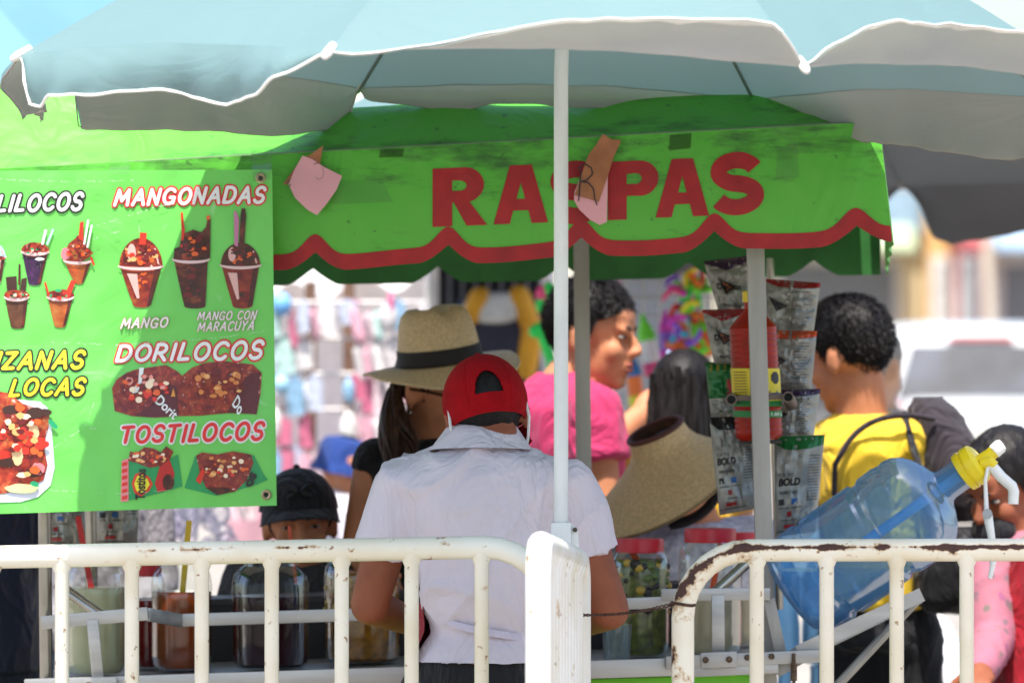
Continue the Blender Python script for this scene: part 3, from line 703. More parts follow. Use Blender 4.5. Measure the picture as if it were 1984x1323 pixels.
SF = {'A': (.80, [[(0, 1), (.20, .5), (.42, 0)], [(.42, 0), (.60, .5), (.78, 1)], [(.17, .66), (.64, .64)]]), 'C': (.72, [ea(.42, .5, .40, .5, -42, -318, 16)]),
      'D': (.74, [[(0.02, 0), (0, 1)], [(.02, 0)] + ea(.28, .5, .44, .5, -90, 90, 12) + [(0, 1)]]), 'G': (.80, [ea(.42, .5, .40, .5, -42, -300, 16), [(.74, .95), (.76, .58)], [(.76, .58), (.48, .58)]]),
      'I': (.14, [[(.08, 0), (.06, 1)]]), 'L': (.56, [[(.06, 0), (0, 1)], [(0, 1), (.54, .97)]]), 'M': (.96, [[(0, 1), (.12, 0)], [(.12, 0), (.46, .72)], [(.46, .72), (.84, 0)], [(.84, 0), (.92, 1)]]),
      'N': (.70, [[(0, 1), (.04, 0)], [(.04, 0), (.62, 1)], [(.62, 1), (.68, 0)]]), 'O': (.80, [ea(.40, .5, .39, .5, 0, 360, 22)]), 'R': (.66, [[(.03, 0), (0, 1)], [(.03, 0)] + ea(.28, .27, .30, .27, -90, 90, 9) + [(.04, .54)], [(.24, .54), (.64, 1)]]),
      'S': (.62, [ea(.33, .26, .28, .26, -20, -255, 12)[:-1] + ea(.30, .75, .31, .25, -70, 160, 12)]), 'T': (.70, [[(0, .03), (.70, 0)], [(.36, .02), (.32, 1)]]), 'U': (.66, [[(.02, 0), (0, .6)] + ea(.32, .66, .32, .34, 180, 0, 9) + [(.66, 0)]]),
      'Y': (.68, [[(0, 0), (.32, .5)], [(.68, 0), (.32, .5), (.28, 1)]]), 'Z': (.64, [[(.02, .02), (.62, 0)], [(.62, 0), (0, 1)], [(0, 1), (.62, .98)]]), ' ': (.35, [])}
SF['\u00c1'] = (SF['A'][0], SF['A'][1] + [[(.42, -.16), (.56, -.30)]])
def strokes(body, hw, shear, sp):
    x = 0; out = []; rr = random.Random(body)
    for ch in body:
        w_, st = SF[ch]; dy = rr.uniform(-.03, .03)
        for pl in st: out.append([(x + px_ + shear * (1 - py_), py_ + dy) for px_, py_ in pl])
        x += w_ + sp
    return out, x - sp
def word(body, q, fill, out, ow=0.11, hw=0.115, shear=0.20, sp=0.34):
    st, W = strokes(body, hw, shear, sp); tl, tr, br, bl = q; x0 = -hw; x1 = W + shear * .5 + hw; y0 = -hw; y1 = 1 + hw
    asp = math.hypot(tr[0] - tl[0], tr[1] - tl[1]) / (x1 - x0) / (math.hypot(bl[0] - tl[0], bl[1] - tl[1]) / (y1 - y0))
    def mp(x, y):
        u = (x - x0) / (x1 - x0); t = (y - y0) / (y1 - y0)
        return ((tl[0] * (1 - u) + tr[0] * u) * (1 - t) + (bl[0] * (1 - u) + br[0] * u) * t, (tl[1] * (1 - u) + tr[1] * u) * (1 - t) + (bl[1] * (1 - u) + br[1] * u) * t)
    for nm, h, lift, mat in (('lettering_outline', hw + ow, 0.0014, out), ('lettering', hw, 0.0034, fill)):
        bm = bmesh.new(); k = 0
        for pl in st:
            L = []; Rr = []; n_ = len(pl); hx = h / max(asp, .6)
            for i, (x, y) in enumerate(pl):
                a = pl[max(0, i - 1)]; b = pl[min(n_ - 1, i + 1)]
                if n_ > 8 and pl[0] == pl[-1] or (n_ > 20 and abs(pl[0][0] - pl[-1][0]) < 1e-6): 
                    if i == 0: a = pl[-2]
                    if i == n_ - 1: b = pl[1]
                dx, dy = (b[0] - a[0]) * asp, b[1] - a[1]; d = math.hypot(dx, dy) or 1; nx, ny = -dy / d, dx / d
                L.append((x + nx * hx, y + ny * h)); Rr.append((x - nx * hx, y - ny * h))
            polys = [[L[i], L[i + 1], Rr[i + 1], Rr[i]] for i in range(n_ - 1)]
            for (cx_, cy_) in (pl[0], pl[-1]): polys.append([(cx_ + hx * math.cos(t), cy_ + h * math.sin(t)) for t in [2 * math.pi * j / 12 for j in range(12)]])
            for j, pg in enumerate(polys):
                k += 1; lf = lift + (0.00035 if j >= n_ - 1 else 0) + 0.00003 * (k % 9)
                vs = []
                for x, y in pg: X, Y_ = mp(x, y); vs.append(bm.verts.new(Bf(X, Y_, lf)))
                try: bm.faces.new(vs)
                except ValueError: pass
        me = bpy.data.meshes.new(nm); bm.to_mesh(me); bm.free(); finish(me, nm, mat, sh, False, 0, False)
word('MANGONADAS', ((220, 366), (516, 359), (514, 395), (219, 401)), WHT, RED)
word('LILOCOS', ((-6, 377), (163, 371), (160, 410), (-9, 412)), WHT, BLK)
word('MANGO', ((235, 616), (327, 614), (325, 635), (233, 637)), WHT, PNK, 0.05, 0.085)
word('MANGO CON', ((383, 604), (498, 601), (496, 619), (382, 621)), WHT, PNK, 0.045, 0.07)
word('MARACUY\u00c1', ((383, 625), (495, 620), (492, 640), (382, 643)), WHT, PNK, 0.045, 0.07)
word('DORILOCOS', ((224, 667), (513, 657), (510, 698), (222, 702)), WHT, RED)
word('TOSTILOCOS', ((230, 824), (514, 815), (511, 855), (230, 860)), RED, WHT)
word('NZANAS', ((-28, 681), (167, 677), (163, 717), (-30, 717)), YEL, BLK)
word('LOCAS', ((19, 733), (168, 729), (164, 767), (16, 769)), YEL, BLK)
def food(name, cols, scale=130, gloss=0.36, stretch=None):
    m, n, l, b = newmat(name); v = tex(n, l, 'Voronoi', scale, 2, stretch); v.inputs['Randomness'].default_value = 1
    sx = n.new('ShaderNodeSeparateColor'); l.new(v.outputs['Color'], sx.inputs[0])
    st = [(i / len(cols), c) for i, c in enumerate(cols)]
    c = ramp(n, l, sx.outputs[0], st, 'CONSTANT'); e = ramp(n, l, v.outputs['Distance'], [(0.0, 1.0), (0.75, 0.72)])
    nz = tex(n, l, 'Noise', scale * 0.5, 4); e2 = ramp(n, l, nz.outputs['Fac'], [(0.3, 0.75), (0.7, 1.3)])
    x = n.new('ShaderNodeMix'); x.data_type = 'RGBA'; x.blend_type = 'MULTIPLY'; x.inputs[0].default_value = 1; l.new(c, x.inputs[6]); l.new(e, x.inputs[7])
    y = n.new('ShaderNodeMix'); y.data_type = 'RGBA'; y.blend_type = 'MULTIPLY'; y.inputs[0].default_value = 1; l.new(x.outputs[2], y.inputs[6]); l.new(e2, y.inputs[7])
    l.new(y.outputs[2], b.inputs['Base Color']); b.inputs['Roughness'].default_value = gloss; MATS[name] = m; return m
def drink(name, cols, scale=26):
    m, n, l, b = newmat(name); t = tex(n, l, 'Noise', scale, 6, (1, 1, 0.7)); t.inputs['Distortion'].default_value = 0.6
    c = ramp(n, l, t.outputs['Fac'], [(0.30 + 0.42 * i / (len(cols) - 1), c_) for i, c_ in enumerate(cols)]); l.new(c, b.inputs['Base Color']); b.inputs['Roughness'].default_value = 0.36; MATS[name] = m; return m
def foodphoto(name, cols, scale=70, chunk=90, glint=0.70):
    """colour print of wet food: mottled chunks with dark gaps and small glints"""
    m, n, l, b = newmat(name); t = tex(n, l, 'Noise', scale, 8); t.inputs['Roughness'].default_value = 0.68; t.inputs['Distortion'].default_value = 0.5
    c = ramp(n, l, t.outputs['Fac'], [(0.30 + 0.40 * i / (len(cols) - 1), c_) for i, c_ in enumerate(cols)])
    v = tex(n, l, 'Voronoi', chunk, 2); e = ramp(n, l, v.outputs['Distance'], [(0.1, 1.15), (0.8, 0.45)])
    x = n.new('ShaderNodeMix'); x.data_type = 'RGBA'; x.blend_type = 'MULTIPLY'; x.inputs[0].default_value = 1; l.new(c, x.inputs[6]); l.new(e, x.inputs[7])
    g = tex(n, l, 'Noise', scale * 1.7, 3); gf = ramp(n, l, g.outputs['Fac'], [(glint - 0.05, 0), (glint + 0.03, 0.8)]); o = mixc(n, l, gf, x.outputs[2], C(240, 206, 190))
    l.new(o, b.inputs['Base Color']); b.inputs['Roughness'].default_value = 0.36; MATS[name] = m; return m
F_red = foodphoto('print_chamoy', [C(80, 22, 20), C(160, 36, 32), C(206, 66, 42), C(230, 130, 70)])
F_brown = foodphoto('print_tamarind', [C(48, 24, 20), C(92, 40, 28), C(128, 56, 36), C(186, 96, 50)], 50, 60, 0.80)
F_drink = foodphoto('print_mango_drink', [C(120, 30, 30), C(176, 52, 40), C(206, 80, 46), C(228, 136, 64)], 30, 30, 0.78)
F_mix = foodphoto('print_mixed_candy', [C(60, 30, 40), C(150, 40, 40), C(216, 70, 46), C(226, 120, 60), C(150, 180, 70)], 90, 130, 0.68)
F_purple = foodphoto('print_purple_drink', [C(50, 22, 60), C(80, 34, 90), C(110, 60, 120)], 60, 70, 0.72)
F_choc = foodphoto('print_chocolate_drink', [C(96, 52, 34), C(130, 78, 50), C(156, 100, 68)], 30, 30, 0.85)
F_org = foodphoto('print_orange_drink', [C(206, 76, 40), C(232, 120, 50), C(244, 160, 76)], 30, 30, 0.80)
F_nut = foodphoto('print_peanut_snack', [C(110, 30, 38), C(170, 46, 44), C(206, 76, 52), C(230, 140, 80)], 70, 95, 0.70)
F_app = foodphoto('print_apple_pieces', [C(110, 34, 30), C(200, 50, 38), C(232, 92, 50), C(244, 170, 100)], 40, 40, 0.72)
SHD = foodphoto('print_cup_edge', [C(70, 26, 24), C(110, 42, 32), C(140, 60, 40)], 30, 30, 0.9); GLS = ink('cup_gloss', C(224, 176, 170)); LIP = ink('cup_lip', C(226, 190, 190)); STK = ink('stick_red', C(214, 50, 34)); CHO = ink('chocolate', C(64, 36, 28)); GRN = ink('bag_green', C(30, 150, 84)); TEA = ink('gummy_green', C(30, 160, 110)); WBL = ink('straw_blue', C(180, 220, 232)); DRK = ink('bag_dark', C(90, 26, 36)); PAL = ink('gummy_pale', C(206, 220, 150)); PKF = ink('fruit_pink', C(236, 130, 140)); BEI = ink('cream_drink', C(226, 196, 170))
def ellp(cx, cy, rx, ry, a0=0, a1=360, n=20): return [(cx + rx * math.cos(R(a0 + (a1 - a0) * i / n)), cy + ry * math.sin(R(a0 + (a1 - a0) * i / n))) for i in range(n + (0 if a1 - a0 == 360 else 1))]
def blob(cx, cy, rx, ry, seed, rough=0.18, n=26):
    return [(cx + rx * (1 + rough * noise.noise(Vector((math.cos(a) * 2, math.sin(a) * 2, seed)))) * math.cos(a), cy + ry * (1 + rough * noise.noise(Vector((math.cos(a) * 2, math.sin(a) * 2, seed + 5)))) * math.sin(a)) for a in [2 * math.pi * i / n for i in range(n)]]
def bar2(x0, y0, x1, y1, w):
    d = math.hypot(x1 - x0, y1 - y0); nx, ny = -(y1 - y0) / d * w / 2, (x1 - x0) / d * w / 2
    return [(x0 + nx, y0 + ny), (x1 + nx, y1 + ny), (x1 - nx, y1 - ny), (x0 - nx, y0 - ny)]
L1, L2, L3, L4 = 0.0016, 0.0030, 0.0044, 0.0058
def pic(name, layers):
    """layers: (lift, material, polygon)"""
    mats = []; polys = []
    for lf, m, pl in layers:
        if m not in mats: mats.append(m)
        polys.append((pl, mats.index(m), lf))
    return printed(name, polys, Bf, 0.0, mats, sh, lim=24)
def cup(x0, x1, yr, xb0, xb1, yb, body, extra, dome=None, top=None):
    w = (x1 - x0); L = [(L1, body, [(x0 + w * 0.06, yr)] + [(lerp(x0 + w * .06, xb0, 0.5), (yr + yb) / 2), (xb0, yb - 4)] + ellp((xb0 + xb1) / 2, yb - 4, (xb1 - xb0) / 2, 5, 180, 0, 8)[1:-1] + [(xb1, yb - 4), (x1 - w * 0.06, yr)])]
    if dome: L += [(L1, top, ellp((x0 + x1) / 2, yr, w * 0.47, yr - dome, 180, 360, 18)), (L2, GLS, ellp(lerp(x0, x1, .3), lerp(dome, yr, 0.5), w * 0.09, (yr - dome) * 0.30)), (L2, GLS, bar2(x0 + w * .88, yr - 6, x0 + w * .80, lerp(dome, yr, 0.35), 3))]
    L += [(L2, SHD, [(lerp(x0, x1, .80), yr + 4), (x1 - w * .07, yr), (xb1, yb - 6), (lerp(xb0, xb1, .76), yb - 1)])]
    L += [(L3, LIP, [(x0, yr - 3)] + ellp((x0 + x1) / 2, yr - 3, w / 2, 9, 180, 0, 14)[1:-1] + [(x1, yr - 3)] + ellp((x0 + x1) / 2, yr - 5, w / 2, 5, 0, 180, 14)[1:-1])]
    if dome: L += [(L2, GLS, [(x0 + w * .2, yr + 12), (x0 + w * .42, yr + 13), (x0 + w * .47, yb - 18), (x0 + w * .42, yb - 16)])]
    return L + extra
pic('picture_drink', cup(228, 318, 518, 258, 292, 595, F_drink, [(L4, STK, bar2(276, 474, 278, 451, 13))], 461, F_red))
pic('picture_drink', cup(333, 407, 505, 357, 398, 597, F_brown, [(L2, F_brown, [(336, 502), (338, 482), (348, 478), (352, 455), (374, 445), (390, 450), (399, 440), (402, 424), (408, 424), (407, 500), (372, 509)]), (L3, STK, [(349, 487), (352, 450), (350, 412), (354, 411), (358, 448), (354, 478)]), (L3, ink('stick_tip', C(226, 100, 50)), bar2(403, 426, 404, 418, 7)), (L3, F_red, blob(388, 464, 9, 8, 1)), (L3, F_red, blob(362, 497, 11, 7, 2))]))
pic('picture_drink', cup(425, 507, 516, 451, 489, 597, F_drink, [(L2, ink('straw_mauve', C(196, 120, 160)), [(454, 476), (453, 412), (457, 408), (463, 424), (461, 478)]), (L3, F_brown, [(463, 478), (466, 416), (468, 404), (475, 404), (477, 418), (473, 476)])], 470, F_brown))
pic('picture_drink', cup(40, 96, 490, 55, 79, 552, F_purple, [(L2, F_mix, blob(68, 484, 27, 14, 3)), (L3, WHT, bar2(82, 474, 89, 445, 5)), (L3, WBL, bar2(91, 474, 103, 444, 4)), (L4, WHT, blob(77, 502, 9, 3, 6))]))
pic('picture_drink', cup(122, 180, 507, 144, 162, 550, F_org, [(L2, F_mix, [(118, 492), (128, 483), (133, 472), (146, 462), (150, 456), (162, 462), (172, 482), (181, 490), (170, 500), (148, 511), (130, 508)]), (L3, STK, [(152, 462), (155, 431), (162, 429), (161, 468)]), (L4, WHT, bar2(163, 474, 171, 426, 4)), (L4, WHT, bar2(169, 480, 178, 436, 4)), (L3, PKF, blob(127, 492, 9, 12, 9)), (L3, STK, bar2(176, 498, 182, 514, 4))]))
pic('picture_drink', cup(7, 57, 578, 21, 47, 636, F_choc, [(L2, F_mix, blob(32, 571, 25, 9, 11)), (L2, CHO, [(11, 537), (32, 535), (33, 562), (14, 566)]), (L2, CHO, [(42, 540), (52, 538), (49, 566), (38, 566)]), (L3, F_brown, bar2(38, 512, 37, 552, 4))]))
pic('picture_drink', cup(90, 144, 578, 105, 127, 634, F_org, [(L2, F_red, blob(117, 573, 27, 12, 14)), (L3, STK, [(122, 578), (138, 542), (147, 545), (133, 580)]), (L3, STK, bar2(87, 547, 95, 574, 4)), (L4, TEA, blob(113, 563, 6, 3, 2))]))
pic('picture_drink', cup(-40, 13, 500, -28, 2, 550, BEI, [(L4, F_mix, blob(-14, 500, 24, 5, 4))], 470, WBL))
# bags of snacks
TORN = [(217, 752), (226, 735), (245, 722), (262, 716), (300, 710), (322, 707), (345, 720), (353, 728), (372, 712), (400, 702), (440, 700), (490, 706), (507, 722), (505, 760), (497, 803), (460, 799), (420, 802), (390, 805), (350, 806), (300, 809), (256, 806), (222, 796)]
pic('picture_snack_bag', [(L1, F_nut, TORN), (L2, DRK, [(322, 742), (342, 748), (346, 806), (290, 808), (262, 805), (300, 780)]), (L2, DRK, [(476, 730), (504, 720), (497, 802), (440, 800)]), (L3, ink('bag_gold', C(220, 150, 60)), [(336, 752), (340, 768), (331, 768)]), (L3, WHT, [(270, 712), (279, 712), (274, 744), (266, 760), (257, 762), (254, 757), (262, 748), (268, 740)]),
    (L2, F_red, blob(262, 752, 30, 24, 5)), (L2, F_red, blob(420, 735, 50, 22, 8))])
lettering('lettering', 'Dorit', ((312, 764), (347, 800), (336, 814), (298, 778)), Bf, L3, WHT, sh, 0.0, 0.02)
lettering('lettering', 'Do', ((461, 764), (474, 786), (462, 806), (449, 784)), Bf, L3, WHT, sh, 0.0, 0.02)
pic('picture_snack_bag', [(L1, GRN, [(250, 893), (300, 905), (345, 880), (353, 942), (310, 955), (236, 972), (249, 960)]), (L2, F_red, [(248, 892), (252, 874), (264, 878), (280, 866), (297, 868), (312, 876), (322, 864), (336, 874), (330, 888), (312, 902), (290, 906), (264, 896)]),
    (L2, ink('bag_red', C(190, 40, 40)), [(312, 894), (326, 884), (338, 916), (334, 946), (306, 954), (300, 936)]), (L3, F_brown, blob(326, 934, 11, 15, 3)), (L2, PKF, [(236, 892), (249, 888), (249, 970), (234, 972)])] + [(L3, STK, [(237, 896 + 13 * i), (247, 894 + 13 * i), (246, 901 + 13 * i), (236, 903 + 13 * i)]) for i in range(6)] +
    [(L2, ink('badge_red', C(216, 60, 40)), [(255, 936), (262, 918), (276, 914), (290, 925), (296, 938), (288, 952), (272, 962), (260, 954)]), (L3, YEL, [(260, 937), (266, 922), (276, 919), (286, 928), (290, 938), (284, 948), (272, 956), (264, 950)])])
lettering('lettering', 'Tostitos', ((262, 968), (264, 908), (283, 908), (281, 968)), Bf, L4, BLK, sh, 0.0, 0.03)
pic('picture_snack_bag', [(L1, GRN, [(357, 945), (378, 884), (400, 882), (470, 880), (492, 882), (510, 918), (519, 929), (498, 938), (430, 958), (420, 960)]), (L2, F_nut, [(380, 882), (392, 876), (420, 880), (452, 874), (486, 880), (491, 896), (478, 930), (455, 952), (424, 958), (400, 946), (388, 920)]), (L3, F_brown, [(398, 944), (420, 958), (455, 952), (440, 944)]), (L3, STK, [(379, 930), (392, 906), (398, 914), (388, 938)])])
lettering('lettering', 'os', ((473, 942), (486, 912), (499, 920), (488, 944)), Bf, L4, BLK, sh, 0.0, 0.05)
# tray of apple pieces
pic('picture_apple_tray', [(L1, ink('tray_white', C(222, 226, 238)), [(-60, 770), (40, 774), (78, 778), (92, 790), (100, 830), (106, 905), (98, 940), (74, 962), (40, 972), (-60, 974)]), (L2, F_app, [(-60, 758), (-10, 756), (18, 762), (44, 782), (70, 790), (96, 800), (94, 826), (84, 860), (92, 900), (84, 930), (50, 946), (8, 956), (-60, 960)])] +
    [(L3, [F_app, STK, CHO][i % 3], blob(-20 + 17 * i % 95, 790 + (i * 53) % 140, 17, 9, i)) for i in range(9)] + [(L4, CHO, blob(68, 800, 17, 11, 21)), (L4, CHO, blob(88, 799, 12, 7, 22)), (L4, TEA, [(94, 812), (104, 816), (112, 826), (110, 831), (102, 828), (94, 820)]), (L4, PAL, blob(42, 946, 32, 9, 31)), (L4, TEA, blob(66, 939, 9, 7, 32)), (L3, PKF, blob(74, 908, 13, 11, 33)), (L3, ink('apple_flesh', C(240, 200, 150)), blob(60, 838, 16, 18, 35)), (L3, ink('apple_flesh', C(240, 200, 150)), blob(34, 880, 11, 22, 36))])
def bits(cx, cy, rx, ry, n, mats, size, seed, lift=0.0064, rough=.3):
    rr = random.Random(seed); L = []
    for i in range(n):
        q = rr.uniform(0, 6.28); d = rr.random() ** .5; s_ = size * rr.uniform(.6, 1.3)
        L.append((lift + 0.00005 * i, mats[i % len(mats)], blob(cx + rx * d * math.cos(q), cy + ry * d * math.sin(q), s_, s_ * rr.uniform(.5, 1), seed + i, rough, 9)))
    return pic('picture_toppings', L)
PEA, PEL, PNKS, ORG, CRM = ink('peanut', C(214, 130, 70)), ink('peanut_light', C(236, 176, 110)), ink('shrimp_pink', C(236, 150, 140)), ink('chip_orange', C(226, 96, 40)), ink('cream_bit', C(244, 220, 190))
MAR = ink('maroon', C(110, 26, 30)); GLI = ink('glint', C(250, 226, 216))
bits(425, 745, 50, 26, 26, [PEA, PEL, PEA, MAR], 6, 3); bits(280, 752, 48, 24, 30, [PNKS, ORG, STK, CRM, MAR], 7, 5, rough=.6)
bits(436, 905, 44, 22, 40, [PEA, STK, ORG, PEL, MAR, CRM], 4.5, 7); bits(292, 884, 36, 12, 26, [ORG, STK, PEL, MAR, CRM], 5, 8, rough=.6)
bits(48, 850, 44, 70, 46, [ORG, STK, MAR, PEL, STK, CRM], 8, 9, rough=.5)
bits(68, 484, 22, 9, 18, [STK, MAR, CHO, TEA, CRM], 3, 10); bits(150, 488, 22, 16, 22, [STK, MAR, CHO, ORG], 3.4, 11); bits(32, 571, 20, 5, 12, [STK, TEA, CHO, CRM], 3, 12); bits(117, 573, 22, 7, 12, [STK, TEA, MAR], 3, 13)
bits(272, 494, 34, 18, 34, [ORG, STK, MAR, PEL, MAR], 5, 14, lift=0.0024, rough=.5); bits(376, 480, 24, 22, 28, [CHO, MAR, ORG, CHO], 6, 15, rough=.6); bits(466, 498, 30, 16, 26, [CHO, MAR, ORG, CHO, MAR], 5, 16, lift=0.0024, rough=.5)
bits(276, 556, 16, 30, 10, [MAR, ORG], 5, 17, lift=0.0022); bits(470, 556, 16, 30, 12, [CHO, MAR], 6, 18, lift=0.0022); bits(376, 552, 18, 34, 12, [CHO, MAR], 7, 19, lift=0.0022)
# white crazing where the vinyl has been folded
scr = M('vinyl_crease', C(196, 226, 192), 0.6, var=0.1)
def crack(pts, w0=1.6):
    out = []
    for (x0, y0), (x1, y1) in zip(pts, pts[1:]):
        nn = max(2, int(math.hypot(x1 - x0, y1 - y0) / 6))
        for i in range(nn):
            if random.random() < 0.35: continue
            a, b = i / nn, (i + 0.8) / nn; j = lambda: random.uniform(-1.2, 1.2)
            out.append((bar2(lerp(x0, x1, a), lerp(y0, y1, a) + j(), lerp(x0, x1, b), lerp(y0, y1, b) + j(), random.uniform(0.5, w0)), 0, 0))
    return printed('crease_mark', out, Bf, 0.0066, scr, sh, 60)
crack([(175, 442), (230, 424), (300, 402), (345, 392)]); crack([(268, 412), (270, 452)]); crack([(180, 463), (232, 448)]); crack([(168, 826), (200, 836), (240, 850)]); crack([(100, 663), (230, 668), (420, 655), (520, 640)], 1.3)
crack([(60, 948), (230, 956), (330, 950)], 1.2); crack([(0, 348), (130, 352), (260, 350)], 1.2); crack([(100, 870), (165, 826), (190, 760)], 1.0)
def ringmesh(px, py, fn, r0, r1, lift, mat, par, name='grommet'):
    mb = MB(); c = fn(px, py, lift); rs = []
    for rr, d in ((r0, 0.0), (r0, 0.002), ((r0 + r1) / 2, 0.0035), (r1, 0.002), (r1, 0.0)): rs.append([c + Vector((math.cos(q) * rr, -d, math.sin(q) * rr)) for q in [2 * math.pi * j / 20 for j in range(20)]])
    mb.rings(rs, cap=False, closed=True); o = mb.build(name, mat, par)
    mb = MB(); mb.tube([c + Vector((0, -0.0004, 0)), c + Vector((0, 0.001, 0))], r0 * 1.02, 16); mb.build('grommet_shade_disc', M('hole_shade', C(28, 30, 28), 0.9), o)  # dark disc stands in for the shade in the eyelet
brass = M('worn_brass', C(196, 180, 140), 0.4, 0.7, 0.2, 90)
ringmesh(505, 345, Bf, 0.0045, 0.0098, 0.0012, brass, ban); ringmesh(516, 958, Bf, 0.0045, 0.0098, 0.0012, brass, ban)
for q in (((214, 284), (256, 278), (250, 336), (210, 338)), ((486, 290), (528, 284), (524, 348), (490, 352))):
    printed('tape', [list(q)], lambda x, y, l: P(x, y, YM - 0.012 + (0.045 if y < 331 else 0.0) - l), 0.004, tape_m, sh, 20)

# ------------------------------------------------------------------ paper notes taped on the canopy
pink_m = M('pink_card', C(232, 168, 176), 0.8, var=0.04); kraft_m = M('brown_packing_tape', C(176, 112, 72), 0.35, var=0.12, vscale=30)
def paper(name, poly, fn, lift, mat, par, th=0.0012):
    o = printed(name, [poly], fn, lift, mat, par, 18); return o
def Nf(px, py, lift=0): return P(px, py, YV + vwave(px, max(py, 300)) - 0.012 - lift - 0.008 * max(0, (py - 330) / 80.0))
def Nf2(px, py, lift=0): return P(px, py, YV + vwave(px, py) - 0.012 - lift - 0.010 * max(0, (py - 300) / 120.0) - 0.006 * math.sin((px - 1110) / 28.0))
n1 = thing('paper_note', 'blank pink card note taped left of the red lettering', 'note', P(605, 415, YV - 0.03), 'pink notes on the canopy')
paper('backing_tape', [(548, 357), (586, 306), (602, 300), (626, 282), (620, 318), (590, 330), (556, 358)], lambda x, y, l: Nf(x, y, l), 0.0, kraft_m, n1)
paper('card', [(586, 302), (604, 308), (628, 324), (663, 341), (652, 368), (634, 394), (614, 417), (596, 407), (572, 384), (559, 358), (570, 330)], Nf, 0.003, pink_m, n1)
printed('pen_marks', [bar2(608, 318, 617, 316, 1.6), bar2(560, 350, 556, 356, 2), bar2(563, 357, 560, 362, 2), bar2(630, 320, 634, 323, 1.6)] + [bar2(618 + 9 * math.cos(R(a)), 335 + 13 * math.sin(R(a)), 618 + 9 * math.cos(R(a + 22)), 335 + 13 * math.sin(R(a + 22)), 0.7) for a in range(-60, 120, 22)], Nf, 0.0045, M('pencil', C(110, 96, 100), 0.7), n1)
n2 = thing('paper_note', 'pink card note with brown tape and a hand written R over the red lettering', 'note', P(1145, 430, YV - 0.03), 'pink notes on the canopy')
paper('card', [(1113, 372), (1122, 350), (1150, 340), (1178, 320), (1176, 430), (1162, 436), (1143, 426), (1122, 406), (1112, 388)], Nf2, 0.0, pink_m, n2)
paper('packing_tape', [(1113, 378), (1126, 340), (1140, 300), (1154, 282), (1168, 260), (1184, 270), (1204, 272), (1190, 302), (1178, 340), (1160, 392), (1138, 385)], Nf2, 0.003, kraft_m, n2)
stroke = [(1121, 390), (1123, 360), (1126, 330), (1120, 326), (1134, 318), (1146, 326), (1148, 338), (1136, 350), (1124, 352), (1140, 354), (1150, 366), (1152, 384), (1157, 398)]
printed('hand_written_letter', [bar2(x0, y0, x1, y1, 2.4) for (x0, y0), (x1, y1) in zip(stroke, stroke[1:])], Nf2, 0.005, M('black_marker', C(40, 40, 50), 0.6), n2)
